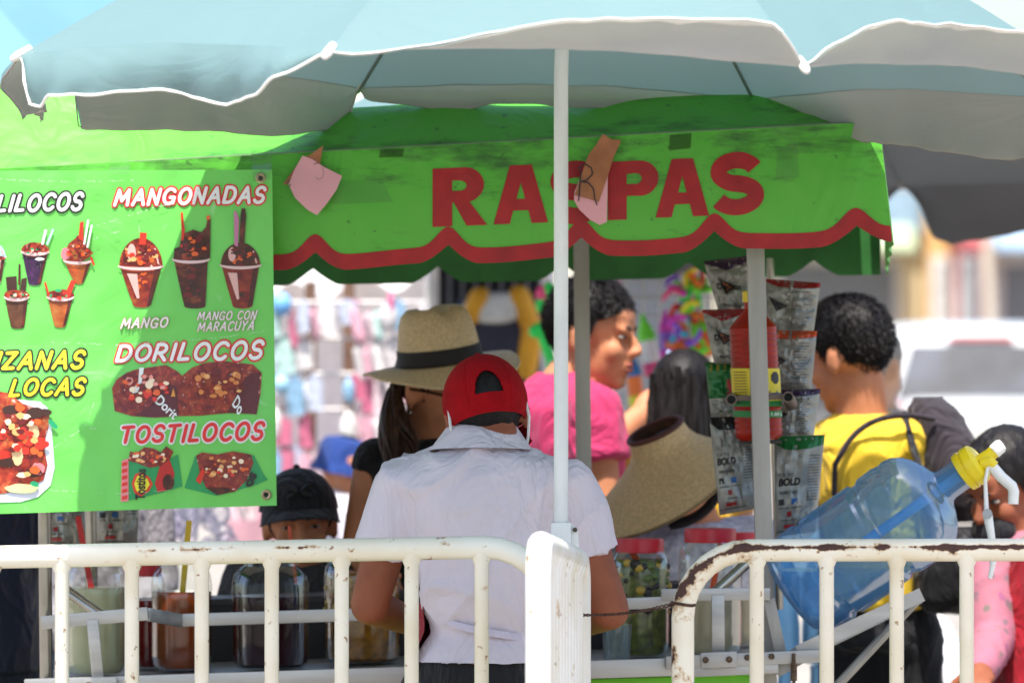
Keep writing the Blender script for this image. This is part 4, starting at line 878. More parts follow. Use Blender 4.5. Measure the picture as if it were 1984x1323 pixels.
# ------------------------------------------------------------------ snack bags hung on the cart's end
silver = M('silver_foil_white', C(158, 158, 150), 0.34, 0.3, 0.18, 14, bump=0.25, bscale=22)
txt_g = M('bag_print_grey', C(96, 96, 94), 0.5); txt_k = M('bag_print_black', C(36, 34, 36), 0.5); txt_r = M('bag_print_red', C(170, 40, 40), 0.5); txt_b = M('bag_print_blue', C(40, 96, 160), 0.5)
def foil(nm, c): return M('foil_' + nm, c, 0.3, 0.2, 0.15, 14, bump=0.25, bscale=22)
FC = {'purple': C(58, 28, 66), 'red': C(150, 26, 34), 'green': C(30, 110, 50), 'black': C(32, 32, 36), 'orange': C(206, 76, 32)}
def snack_bag(label, tl, tr, br, bl, Y, colr, style, seed, bulge=0.022, Yt=None, cat='snack bag', group='snack bags hanging beside the cart post'):
    """corners in photo px; a pillow bag with crimped ends, colour band on top, print on the face"""
    root = thing('snack_bag', label, cat, P((bl[0] + br[0]) / 2, (bl[1] + br[1]) / 2, Y), group)
    def flatpt(u, v):
        return (lerp(lerp(tl[0], tr[0], u), lerp(bl[0], br[0], u), v), lerp(lerp(tl[1], tr[1], u), lerp(bl[1], br[1], u), v))
    def F(u, v, side=1):
        x, y = flatpt(u, v); e = max(0, math.sin(math.pi * u)) ** 0.6 * max(0, min(1, min(v, 1 - v) / 0.14)) ** 0.7
        cr = noise.noise(Vector((u * 4, v * 5, seed))) * 0.010 + abs(noise.noise(Vector((u * 7, v * 8, seed + 3)))) * 0.008 + noise.noise(Vector((u * 13, v * 14, seed))) * 0.004
        return P(x, y, Y - side * (bulge * e + 0.0006) - cr * (0.4 + e) * 0.8)
    mb = MB(); mb.sheet(F, 22, 28); front = mb.build('front_face', [silver if style != 'solid' else foil(colr, FC[colr])], root, recalc=False)
    mb = MB(); mb.sheet(lambda u, v: F(u, v, -1), 12, 16); mb.build('back_face', silver, root, recalc=False)
    W = tr[0] - tl[0]
    inv = lambda x, y, lift: F(x, y, 1) + Vector((0, -lift, 0))
    band = foil(colr, FC[colr])
    # coloured head of the bag, dipping to a point
    top = [(0, 0), (0.25, 0), (0.5, 0), (0.75, 0), (1, 0), (1, 0.10), (0.75, 0.13), (0.42, 0.22 if style == 'face' else 0.14), (0.2, 0.13), (0, 0.06)]
    if style != 'solid': printed('colour_band', [top], inv, 0.0015, band, front, 0.10)
    rnd = random.Random(seed)
    if style == 'face':
        printed('logo_mark', [[(0.20, 0.36), (0.62, 0.52), (0.36, 0.66)]], inv, 0.0018, txt_k, front, 0.1)
        printed('logo_mark', [[(0.30, 0.44), (0.55, 0.53), (0.38, 0.60)]], inv, 0.003, M('bag_print_gold', C(176, 100, 60), 0.5), front, 0.1)
        lettering('lettering', 'Doritos', ((0.14, 0.46), (0.74, 0.46), (0.74, 0.58), (0.14, 0.58)), inv, 0.0044, txt_k, front, 0.1, 0.03, lim=0.2)
        lettering('lettering', 'NACHO', ((0.2, 0.84), (0.75, 0.84), (0.75, 0.90), (0.2, 0.90)), inv, 0.0018, txt_k, front, 0.1, 0.03, lim=0.2)
    elif style == 'facts':
        rows = []
        for i in range(15):
            y = 0.20 + i * 0.048; xr = 0.56 + rnd.uniform(0.2, 0.34); rows.append([(0.56, y), (xr, y), (xr, y + 0.018), (0.56, y + 0.018)])
        printed('small_print', rows, inv, 0.0018, txt_g, front, 0.2)
        printed('logo_mark', [[(0.04, 0.34), (0.42, 0.50), (0.2, 0.62)]], inv, 0.0018, txt_k, front, 0.1)
        printed('seam', [[(0.46, 0.0), (0.50, 0.0), (0.50, 1.0), (0.46, 1.0)]], inv, 0.003, silver, front, 0.1)
    elif style == 'back':
        lettering('lettering', 'FOR THE', ((0.08, 0.37), (0.42, 0.37), (0.42, 0.41), (0.08, 0.41)), inv, 0.0018, txt_g, front, 0.1, 0.01, lim=0.2)
        lettering('lettering', 'BOLD', ((0.08, 0.42), (0.56, 0.42), (0.56, 0.50), (0.08, 0.50)), inv, 0.0018, txt_k, front, 0.1, 0.05, lim=0.2)
        printed('small_print', [[(0.1, 0.55), (0.5, 0.55), (0.5, 0.58), (0.1, 0.58)]] + [[(0.08 + 0.3 * k, 0.715), (0.32 + 0.3 * k, 0.715), (0.32 + 0.3 * k, 0.728), (0.08 + 0.3 * k, 0.728)] for k in range(2)] + [[(0.15, 0.84), (0.5, 0.84), (0.5, 0.852), (0.15, 0.852)], [(0.02, 0.945), (0.7, 0.945), (0.7, 0.96), (0.02, 0.96)]], inv, 0.0018, txt_g, front, 0.2)
        printed('icon', [[(0.08, 0.63), (0.2, 0.63), (0.2, 0.69), (0.08, 0.69)]], inv, 0.0018, txt_k, front, 0.2); printed('icon', [[(0.38, 0.63), (0.52, 0.63), (0.52, 0.69), (0.38, 0.69)]], inv, 0.0018, txt_b, front, 0.2)
        printed('icon', [[(0.2, 0.89), (0.46, 0.89), (0.46, 0.925), (0.2, 0.925)], [(0.28, 0.76), (0.38, 0.76), (0.38, 0.81), (0.28, 0.81)]], inv, 0.0018, txt_r, front, 0.2)
        printed('small_print', [[(0.72, 0.2 + 0.03 * i), (0.95, 0.2 + 0.03 * i), (0.95, 0.212 + 0.03 * i), (0.72, 0.212 + 0.03 * i)] for i in range(16)], inv, 0.0018, txt_g, front, 0.2)
    elif style == 'solid':
        printed('small_print', [[(0.1 + 0.16 * i, 0.04), (0.16 + 0.16 * i, 0.04), (0.14 + 0.16 * i, 0.16), (0.08 + 0.16 * i, 0.16)] for i in range(5)], inv, 0.0018, M('bag_print_gold2', C(150, 140, 50), 0.5), front, 0.2)
        printed('picture', [[(0.48, 0.30), (0.62, 0.32), (0.62, 0.62), (0.46, 0.62)]], inv, 0.0018, txt_r, front, 0.1); printed('picture', [[(0.0, 0.64), (1, 0.60), (1, 1), (0, 1)]], inv, 0.0022, silver, front, 0.1)
    return root
snack_bag('white snack bag with purple head under the canopy edge', (1363, 506), (1462, 494), (1450, 612), (1391, 600), 11.30, 'purple', 'face', 1)
snack_bag('white snack bag with dark red head behind the sauce bottle', (1360, 600), (1448, 598), (1450, 706), (1384, 704), 11.22, 'red', 'face', 2)
snack_bag('green snack bag left of the sauce bottle label', (1366, 702), (1450, 700), (1450, 812), (1378, 812), 11.24, 'green', 'solid', 3)
snack_bag('white snack bag with black head and BOLD print hanging lowest by the post', (1374, 808), (1450, 806), (1470, 984), (1394, 998), 11.16, 'black', 'back', 4)
snack_bag('white snack bag with bright red head behind the right side of post', (1484, 540), (1590, 548), (1576, 646), (1486, 640), 11.24, 'red', 'facts', 5)
snack_bag('white snack bag with orange head beside the yellow shirted man', (1484, 640), (1583, 641), (1572, 756), (1486, 756), 11.20, 'orange', 'facts', 6)
snack_bag('white snack bag with purple head above the water jug', (1486, 756), (1590, 753), (1576, 850), (1490, 850), 11.18, 'purple', 'facts', 7)
snack_bag('white snack bag with green head and BOLD print touching the water jug', (1500, 846), (1598, 842), (1580, 1030), (1502, 1040), 11.15, 'green', 'back', 8)
snack_bag('white snack bag hanging below the menu banner beside left post', (72, 900), (160, 898), (166, 1058), (82, 1060), 11.30, 'black', 'back', 9, group='snack bags below the banner')
snack_bag('white snack bag with BOLD print below the menu banner by the inner post', (184, 880), (272, 878), (266, 1056), (188, 1058), 11.38, 'red', 'back', 10, group='snack bags below the banner')
# ------------------------------------------------------------------ red sauce bottle
sb = thing('sauce_bottle', 'tall ribbed plastic bottle of red sauce with yellow label behind post', 'bottle', P(1470, 852, 11.075))
Yb = 11.075; a0 = P(1471, 852, Yb); a1 = P(1455, 575, Yb); axd = (a1 - a0).normalized(); Lb = (a1 - a0).length
sm_ = M('red_sauce', C(164, 32, 8), 0.36, var=0.15, vscale=30, spec=0.3)
prof = []
for i in range(121):
    t = i / 120; r = 0.0455
    if t < 0.03: r = 0.036 + 0.0095 * (t / 0.03)
    if t > 0.80: r = lerp(0.0455, 0.014, min(1, ((t - 0.80) / 0.13) ** 1.1))
    if (0.04 < t < 0.24) or (0.48 < t < 0.80): r -= 0.0013 * (0.5 + 0.5 * math.cos(t * 2 * math.pi / 0.04))
    prof.append((t * Lb * 0.98, max(r, 0.0135)))
mb = MB(); mb.lathe(a0, axd, prof, 32); mb.build('bottle_body', sm_, sb)
mb = MB(); mb.lathe(a0 + axd * Lb * 0.965, axd, [(0, 0.013), (0, 0.0165), (0.006, 0.0165), (0.02, 0.016), (0.022, 0.011)], 20); mb.build('cap', M('yellow_plastic', C(236, 206, 30), 0.35, var=0.04), sb)
def wrapf(t0, t1, r, mat, name, par, q0=-180, q1=0):
    x = Vector((1, 0, 0)); y = Vector((0, 1, 0)); mb = MB()
    def f(u, v):
        q = R(lerp(q0, q1, u)); return a0 + axd * Lb * lerp(t0, t1, v) + x * math.cos(q) * r + y * math.sin(q) * r
    mb.sheet(f, 24, 4); return mb.build(name, mat, par, recalc=False)
lab = wrapf(0.275, 0.50, 0.0468, M('yellow_label', C(228, 204, 40), 0.5, var=0.06), 'label', sb, -190, 10)
wrapf(0.235, 0.275, 0.0468, M('green_label', C(30, 130, 60), 0.5, var=0.06), 'label_band', sb, -190, 10); wrapf(0.16, 0.205, 0.0468, MATS['green_label'], 'label_band', sb, -190, 10)
def labf(u, v, lift):   # u -90..90 degrees round the front, v along the axis
    q = R(-90 + u); r = 0.0472 + lift; return a0 + axd * Lb * v + Vector((math.cos(q) * r, math.sin(q) * r, 0))
printed('warning_mark', [[(50 + 15 * math.cos(R(a)), 0.435 + 0.045 * math.sin(R(a))) for a in range(22, 382, 45)]], labf, 0.0006, txt_k, lab, 8)
lettering('lettering', 'hierbas', ((18, 0.345), (78, 0.345), (78, 0.300), (18, 0.300)), labf, 0.0006, M('label_blue', C(40, 50, 120), 0.5), lab, 0, 0.03, lim=10)
printed('small_print', [[(-62, 0.31 + 0.02 * i), (-24, 0.31 + 0.02 * i), (-24, 0.318 + 0.02 * i), (-62, 0.318 + 0.02 * i)] for i in range(9)], labf, 0.0006, M('label_text', C(150, 120, 40), 0.6), lab, 8)
lettering('lettering', '1.05 L', ((30, 0.194), (70, 0.194), (70, 0.172), (30, 0.172)), labf, 0.0006, M('label_white', C(230, 230, 220), 0.6), lab, 0, 0.03, lim=10)
mb = MB(); mb.beam(P(1432, 858, 11.11), P(1512, 855, 11.11), 0.10, 0.006); mb.beam(P(1470, 862, 11.16), P(1474, 940, 11.16), 0.02, 0.004, (1, 0, 0)); mb.build('bottle_shelf', M('dark_bracket', C(70, 66, 60), 0.5, 0.5), cart)
# ------------------------------------------------------------------ glass jars
jar_g = glass('jar_glass', (0.93, 0.95, 0.93, 1), 0.3)
lid_m = M('red_lid', C(196, 24, 40), 0.38, var=0.04)
def worktop_y(px): return ry(px) + 8
def jar(label, px, w, ytop, Y, liquid, fill, lid=True, straw=None, strawx=0, chunks=None, group='glass jars of drinks on the cart worktop', shoulder=0.80, tint=None):
    """barrel jar standing on the worktop; w = width px, ytop = rim px"""
    zb = WT0.z + (WT1.z - WT0.z) * ((P(px, 0, Y).x - WT0.x) / (WT1.x - WT0.x)) - 0.001
    x = P(px, 0, Y).x; zt = P(px, ytop, Y).z; H = zt - zb; r = S(w, Y) / 2
    root = thing('glass_jar', label, 'jar', (x, Y, zb), group)
    base = Vector((x, Y, zb))
    pf = [(0.003, r * 0.80), (0.012, r * 0.96), (0.03, r), (H * 0.45, r), (H * shoulder - 0.01, r), (H * (shoulder + 0.05), r * 0.95), (H * (shoulder + 0.10), r * 0.82), (H * (shoulder + 0.13), r * 0.72), (H * 0.955, r * 0.71), (H * 0.965, r * 0.75), (H * 0.985, r * 0.75), (H, r * 0.73)]
    mb = MB(); mb.lathe(base, (0, 0, 1), [(0.0, r * 0.5)] + pf, 36, cap=False); g = mb.build('glass_wall', jar_g, root, recalc=False)
    hf = H * fill
    lp = [(0.006, 0.001), (0.006, r * 0.78), (0.014, r * 0.92), (0.03, r * 0.965)] + [(hf * f, r * 0.965 * min(1, interp([(0, 1), (H * shoulder, 1), (H * (shoulder + 0.13), 0.72), (H, 0.72)], hf * f))) for f in (0.4, 0.7, 0.9, 0.99)] + [(hf, r * 0.95 * interp([(0, 1), (H * shoulder, 1), (H * (shoulder + 0.13), 0.72), (H, 0.72)], hf)), (hf, 0.001)]
    mb = MB(); mb.lathe(base, (0, 0, 1), lp, 32, cap=False); lq = mb.build('drink', liquid, root)
    if chunks:
        rnd = random.Random(px)
        for i in range(chunks[0]):
            q = R(rnd.uniform(-170, -10)); rr = r * 0.90; mb = MB(); s = rnd.uniform(0.006, 0.012)
            mb.ell(base + Vector((math.cos(q) * rr, math.sin(q) * rr, hf * rnd.uniform(0.45, 0.97))), (s, s * 0.7, s * 0.8), None, 8, 6); mb.build('fruit_piece', chunks[1 + i % (len(chunks) - 1)], lq)
    if lid:
        mb = MB(); lr = r * 0.80; prof = [(H - 0.024, lr * 0.98), (H - 0.024, lr), (H - 0.002, lr), (H + 0.003, lr * 0.97), (H + 0.004, lr * 0.5), (H + 0.004, 0.001)]
        mb.lathe(base, (0, 0, 1), prof, 48, cap=False, wob=lambda q, t: 1 + 0.008 * math.cos(q * 40)); mb.build('lid', lid_m, root)
    if straw:
        mb = MB(); b0 = base + Vector((-strawx * 0.25, 0, hf * 0.6 if not chunks else hf * 0.9)); t0 = base + Vector((strawx, -0.01, H + 0.07 if not lid else H * 0.93))
        mb.beam(b0, t0, 0.005, 0.011, (1, 0, 0)); mb.build('ladle_handle', M('ladle_' + straw, {'red': C(190, 30, 34), 'yellow': C(226, 190, 40), 'orange': C(226, 84, 34), 'green': C(40, 140, 70)}[straw], 0.4, var=0.04), root)
    return root
JY = 11.18
horch = M('milky_rice_drink', C(196, 192, 150), 0.25, var=0.1, coat=0.4); tam = M('dark_orange_drink', C(150, 66, 22), 0.15, var=0.2, coat=0.5); jam = M('dark_hibiscus_drink', C(44, 8, 20), 0.35, var=0.2, spec=0.2)
mang = M('amber_fruit_drink', C(170, 110, 26), 0.2, var=0.3, vscale=60, coat=0.4); grn = M('green_fruit_mix', C(110, 116, 52), 0.3, var=0.35, vscale=70, coat=0.4); crm = M('cream_coconut_drink', C(202, 184, 150), 0.25, var=0.1, coat=0.4)
ck = M('dark_fruit', C(46, 40, 34), 0.4); cy = M('yellow_fruit', C(196, 160, 60), 0.4); co = M('orange_fruit', C(190, 100, 40), 0.4)
jar('large glass jar of milky drink with a red ladle behind the left clamp', 182, 124, 1070, JY, horch, 0.72, lid=False, straw='red', strawx=-0.03)
jar('small empty topped glass jar of red drink with red lid beside the milky drink', 285, 70, 1092, JY + 0.16, M('red_drink', C(130, 20, 24), 0.15, coat=0.5), 0.66)
jar('glass jar of dark orange drink with a yellow ladle', 352, 118, 1078, JY + 0.06, tam, 0.70, lid=False, straw='yellow', strawx=0.015)
jar('glass jar of very dark purple drink with clear top', 524, 150, 1080, JY, jam, 0.66, lid=False)
jar('tall glass jar of amber fruit drink behind the vendor arm', 702, 150, 1062, JY + 0.10, mang, 0.80, lid=False, chunks=(40, cy, co, cy))
jar('glass jar of green fruit pieces with red lid by the vendor elbow', 1240, 116, 1046, JY, grn, 0.84, straw='orange', strawx=-0.02, chunks=(60, ck, cy, ck, M('green_fruit', C(96, 116, 50), 0.4)))
jar('large glass jar of cream drink with bright red lid and orange ladle', 1376, 124, 1026, JY - 0.04, crm, 0.52, straw='orange', strawx=0.022)
jar('glass jar with dull red lid partly behind the cart post', 1430, 96, 1034, JY + 0.26, crm, 0.5)
# a drinking glass and a lime beside the jars
gl = thing('drinking_glass', 'small empty drinking glass below the vendor elbow', 'glass', Vector((P(1195, 0, 11.06).x, 11.06, WT0.z + 0.036)))
zb = WT0.z + (WT1.z - WT0.z) * ((P(1195, 0, 11.06).x - WT0.x) / (WT1.x - WT0.x)); c = Vector((P(1195, 0, 11.06).x, 11.06, zb))
mb = MB(); mb.lathe(c, (0, 0, 1), [(0.001, 0.001), (0.001, 0.022), (0.004, 0.0245), (0.07, 0.029), (0.07, 0.0275), (0.008, 0.023), (0.008, 0.001)], 28, cap=False); mb.build('glass_wall', glass('thin_glass', (0.88, 0.92, 0.92, 1), 0.8, 0.08, C(190, 205, 205)), gl)
# ------------------------------------------------------------------ blue water jug in its cradle
jug = thing('water_jug', 'blue plastic water jug with yellow pump cap lying tilted in its cradle', 'water jug', P(1560, 1240, 10.99))
jb = P(1534, 1150, 11.0); jt = P(1893, 897, 10.90); jd = (jt - jb).normalized(); JL = (jt - jb).length
jr = S(108, 10.97)
jp = [(0.0, 0.001), (0.0, 0.60), (0.012, 0.82), (0.035, 0.96), (0.06, 1.0), (0.17, 1.0), (0.185, 0.945), (0.205, 0.945), (0.22, 1.0), (0.47, 1.0), (0.485, 0.945), (0.51, 0.945), (0.53, 1.0), (0.60, 1.01), (0.63, 0.985), (0.645, 0.985), (0.66, 1.0), (0.70, 0.97), (0.735, 0.88), (0.765, 0.74), (0.79, 0.56), (0.805, 0.40), (0.82, 0.31), (0.84, 0.285), (0.95, 0.285), (0.96, 0.30), (0.97, 0.285)]
ps = []
for (t0, r0), (t1, r1) in zip(jp, jp[1:]):
    for k in range(3): ps.append((lerp(t0, t1, k / 3) * JL, lerp(r0, r1, k / 3) * jr))
ps.append((jp[-1][0] * JL, jp[-1][1] * jr))
jugm = glass('blue_polycarbonate', (0.60, 0.80, 0.95, 1), 0.6, 0.34, C(112, 170, 216), 0.10)
mb = MB(); mb.lathe(jb, jd, ps, 56, cap=False); jo = mb.build('jug_body', jugm, jug, recalc=False)
# water left in the low corner
wtr = glass('water_in_jug', (0.72, 0.88, 0.97, 1), 0.7, 0.16, C(130, 190, 230))
mb = MB(); mb.lathe(jb, jd, [(t, r * 0.965) for t, r in ps if t < 0.80 * JL][1:], 48); wm = mb.mesh('water')
bm = bmesh.new(); bm.from_mesh(wm); zc = P(0, 1104, 10.97).z
bmesh.ops.bisect_plane(bm, geom=bm.verts[:] + bm.edges[:] + bm.faces[:], plane_co=(0, 0, zc), plane_no=(0, 0, 1), clear_outer=True)
bmesh.ops.holes_fill(bm, edges=[e for e in bm.edges if len(e.link_faces) == 1], sides=0); bm.to_mesh(wm); bm.free()
finish(wm, 'water', wtr, jug)
mb = MB(); mb.tube([jb + jd * JL * 0.905, jb + jd * JL * 0.40], 0.010, 14); mb.build('pump_tube', M('blue_tube', C(110, 176, 226), 0.4, var=0.05), jug)
yel = M('yellow_pump_plastic', C(238, 212, 24), 0.33, var=0.05); whp = M('white_pump_plastic', C(236, 236, 230), 0.35, var=0.04)
mb = MB(); mb.lathe(jb + jd * JL * 0.925, jd, [(0, 0.02), (0, jr * 0.36), (0.012, jr * 0.375), (0.013, jr * 0.34), (0.017, jr * 0.34), (0.018, jr * 0.375), (0.034, jr * 0.37), (0.040, jr * 0.30), (0.040, 0.001)], 32, cap=False); cp = mb.build('pump_cap', yel, jug)
e0 = jb + jd * (JL * 0.925 + 0.036); mb = MB(); mb.tube([e0, P(1920, 880, 10.90), P(1930, 872, 10.90)], [0.0125, 0.0125, 0.0115], 16); mb.build('pump_barrel', yel, cp)
mb = MB(); mb.tube([P(1926, 875, 10.90), P(1938, 864, 10.90), P(1943, 860, 10.90)], [0.0135, 0.0135, 0.010], 16); mb.build('pump_button', whp, cp)
mb = MB(); mb.tube([P(1902, 900, 10.885), P(1918, 895, 10.88), P(1926, 903, 10.88)], [0.012, 0.012, 0.011], 14); mb.build('spout_elbow', yel, cp)
mb = MB(); mb.tube([P(1918, 898, 10.88), P(1940, 924, 10.88), P(1961, 942, 10.88), P(1964, 952, 10.88), P(1963, 976, 10.88)], [0.0105, 0.0105, 0.0105, 0.0105, 0.0098], 14); mb.build('spout', whp, cp)
mb = MB(); mb.tube([P(1914, 905, 10.87), P(1909, 930, 10.87), P(1911, 985, 10.87), P(1914, 1000, 10.87), P(1921, 1040, 10.87), P(1924, 1090, 10.87), P(1918, 1120, 10.87)], [0.0032, 0.0034, 0.0045, 0.009, 0.007, 0.006, 0.004], 10); st_ = mb.build('hang_strap', whp, jug)
mb = MB(); mb.tube([P(1913, 995, 10.868), P(1913, 995, 10.856)], 0.0095, 16); mb.build('strap_button', M('grey_plastic', C(170, 172, 172), 0.4), st_)
# ------------------------------------------------------------------ people
def skin(nm, c): return M('skin_' + nm, c, 0.6, var=0.10, vscale=18, bump=0.12, bscale=160, sss=0.08, spec=0.3)
SK = skin('brown', C(196, 130, 94)); SKD = skin('dark_brown', C(146, 84, 58)); SKL = skin('light', C(214, 166, 136))
eye_w = M('eye_white', C(160, 148, 138), 0.3, var=0.02); eye_d = M('eye_dark', C(36, 22, 16), 0.2, var=0.02); lipm = M('lips', C(150, 78, 70), 0.45, var=0.06); browm = M('brow_hair', C(30, 24, 22), 0.8)
def hairmat(nm, c, c2): return M('hair_' + nm, c, 0.5, var=0.3, vscale=90, stretch=(1, 1, 0.12), bump=0.5, bscale=160, col2=c2, spec=0.22)
HBLK = hairmat('black', C(15, 13, 13), C(30, 26, 26)); HBRN = hairmat('brown', C(50, 34, 28), C(76, 52, 42)); HGRY = hairmat('grey', C(120, 116, 112), C(160, 156, 150))
def clothm(nm, c, var=0.05, rough=0.85, bump=0.25, bs=55, wr=0.55):
    nm = 'cloth_' + nm
    if nm in MATS: return MATS[nm]
    m = M(nm, c, rough, var=var, vscale=5, sheen=0.1, spec=0.25); n, l = m.node_tree.nodes, m.node_tree.links; b = n['Principled BSDF']
    wv = tex(n, l, 'Noise', 6.5, 3, (1.5, 1.5, 0.7)); wv.inputs['Distortion'].default_value = 1.4
    rg = n.new('ShaderNodeMath'); rg.operation = 'PINGPONG'; l.new(wv.outputs['Fac'], rg.inputs[0]); rg.inputs[1].default_value = 0.16
    fi = tex(n, l, 'Noise', bs * 6, 2); ad = n.new('ShaderNodeMath'); ad.operation = 'MULTIPLY_ADD'; l.new(fi.outputs['Fac'], ad.inputs[0]); ad.inputs[1].default_value = 0.02; l.new(rg.outputs[0], ad.inputs[2])
    addbump(n, l, b, ad.outputs[0], wr, 0.09); return m
HEAD = [('e', (0, .015, .03), (.074, .093, .082)), ('e', (0, -.022, -.045), (.056, .060, .070)), ('e', (0, -.060, -.096), (.024, .021, .018)), ('e', (0, -.03, -.075), (.046, .045, .035)),
        ('e', (.034, -.056, -.028), (.024, .024, .026)), ('e', (-.034, -.056, -.028), (.024, .024, .026)), ('e', (.026, -.076, .020), (.026, .014, .010)), ('e', (-.026, -.076, .020), (.026, .014, .010)), ('e', (0, -.07, .045), (.05, .02, .03)),
        ('c', (0, -.086, .008), .0085, (0, -.106, -.026), .0115), ('e', (.011, -.094, -.031), (.009, .011, .008)), ('e', (-.011, -.094, -.031), (.009, .011, .008)),
        ('e', (0, -.080, -.056), (.024, .013, .008)), ('e', (0, -.080, -.068), (.021, .013, .008)), ('e', (0, -.071, -.062), (.026, .014, .02)),
        ('e', (.077, .014, -.008), (.009, .019, .031)), ('e', (-.077, .014, -.008), (.009, .019, .031)), ('e', (.082, .022, .008), (.006, .011, .014)), ('e', (-.082, .022, .008), (.006, .011, .014))]
class Pose: pass
def headmat(loc, yaw, pitch, roll, s):
    """yaw 0 faces the camera, + turns the face to picture right; pitch + looks down"""
    return Matrix.Translation(loc) @ Matrix.Rotation(R(yaw), 4, 'Z') @ Matrix.Rotation(R(roll), 4, 'Y') @ Matrix.Rotation(R(pitch), 4, 'X') @ Matrix.Scale(s, 4)
def put_head(mb, T, s):
    r3 = T.to_3x3().normalized()
    for e in HEAD:
        if e[0] == 'e': mb.ell(T @ Vector(e[1]), tuple(x * s for x in e[2]), r3, 16, 12)
        else: mb.cap(T @ Vector(e[1]), e[2] * s, T @ Vector(e[3]), e[4] * s)
def put_hand(mb, wrist, dirv, palmn, s=1.0, curl=0.5, thumb=1):
    """palm plus five bent fingers; dirv along the hand, palmn out of the palm"""
    d = dirv.normalized(); n = (palmn - d * palmn.dot(d)).normalized(); x = d.cross(n)
    pc = wrist + d * 0.045 * s; rot = Matrix((x, d, n)).transposed()
    mb.ell(pc, (0.038 * s, 0.052 * s, 0.017 * s), rot, 14, 10); mb.cap(wrist - d * 0.01, 0.024 * s, wrist + d * 0.02 * s, 0.026 * s)
    for i, (off, ln) in enumerate(((-0.029, 0.066), (-0.0098, 0.078), (0.0098, 0.073), (0.029, 0.058))):
        p = wrist + d * 0.084 * s + x * off * s; a = 0.25 + curl * 0.5; dd = d + x * off * 2.5
        for k, f in enumerate((0.45, 0.32, 0.23)):
            dv = (dd.normalized() * math.cos(a) + n * math.sin(a)); q = p + dv * ln * f * s
            mb.cap(p, (0.0088 - 0.0007 * k) * s, q, (0.0083 - 0.0008 * k) * s, 10); p = q; a += curl
    b = wrist + d * 0.03 * s + x * thumb * -0.030 * s; d1 = (d * 0.6 + x * thumb * -0.7 + n * 0.35).normalized(); m1 = b + d1 * 0.040 * s; d2 = (d * 0.9 + x * thumb * -0.1 + n * 0.4).normalized()
    mb.cap(b, 0.013 * s, m1, 0.0105 * s, 10); mb.cap(m1, 0.0105 * s, m1 + d2 * 0.03 * s, 0.0085 * s, 10)
def ringloft(mb, rings, yaw=0, n=28, power=2.3):
    """rings: (centre, half width, half depth)"""
    out = []
    c, s_ = math.cos(R(yaw)), math.sin(R(yaw))
    for ctr, hw, hd in rings:
        rg = []
        for j in range(n):
            q = 2 * math.pi * j / n; cq, sq = math.cos(q), math.sin(q)
            x = hw * math.copysign(abs(cq) ** (2 / power), cq); y = hd * math.copysign(abs(sq) ** (2 / power), sq)
            rg.append(Vector(ctr) + Vector((x * c - y * s_, x * s_ + y * c, 0)))
        out.append(rg)
    mb.rings(out)
def folds(amp, fx, fz, seed, ax=None):
    def f(p, n):
        w_ = 0.35 * noise.noise(Vector((p.x * 3, p.z * 3, seed)))
        a = noise.noise(Vector(((p.x + p.z * w_) * fx, p.y * fx, p.z * fz + seed))); b = noise.noise(Vector(((p.x - p.z * 0.5) * fx * 1.7, p.y * fx * 1.7, p.z * fz * 1.6 + seed + 9)))
        r1 = max(0, 1 - abs(a) * 4.5); r2 = max(0, 1 - abs(b) * 5)
        return amp * (r1 * r1 * 0.9 + r2 * r2 * 0.5 - 0.25 + 0.4 * a)
    return f
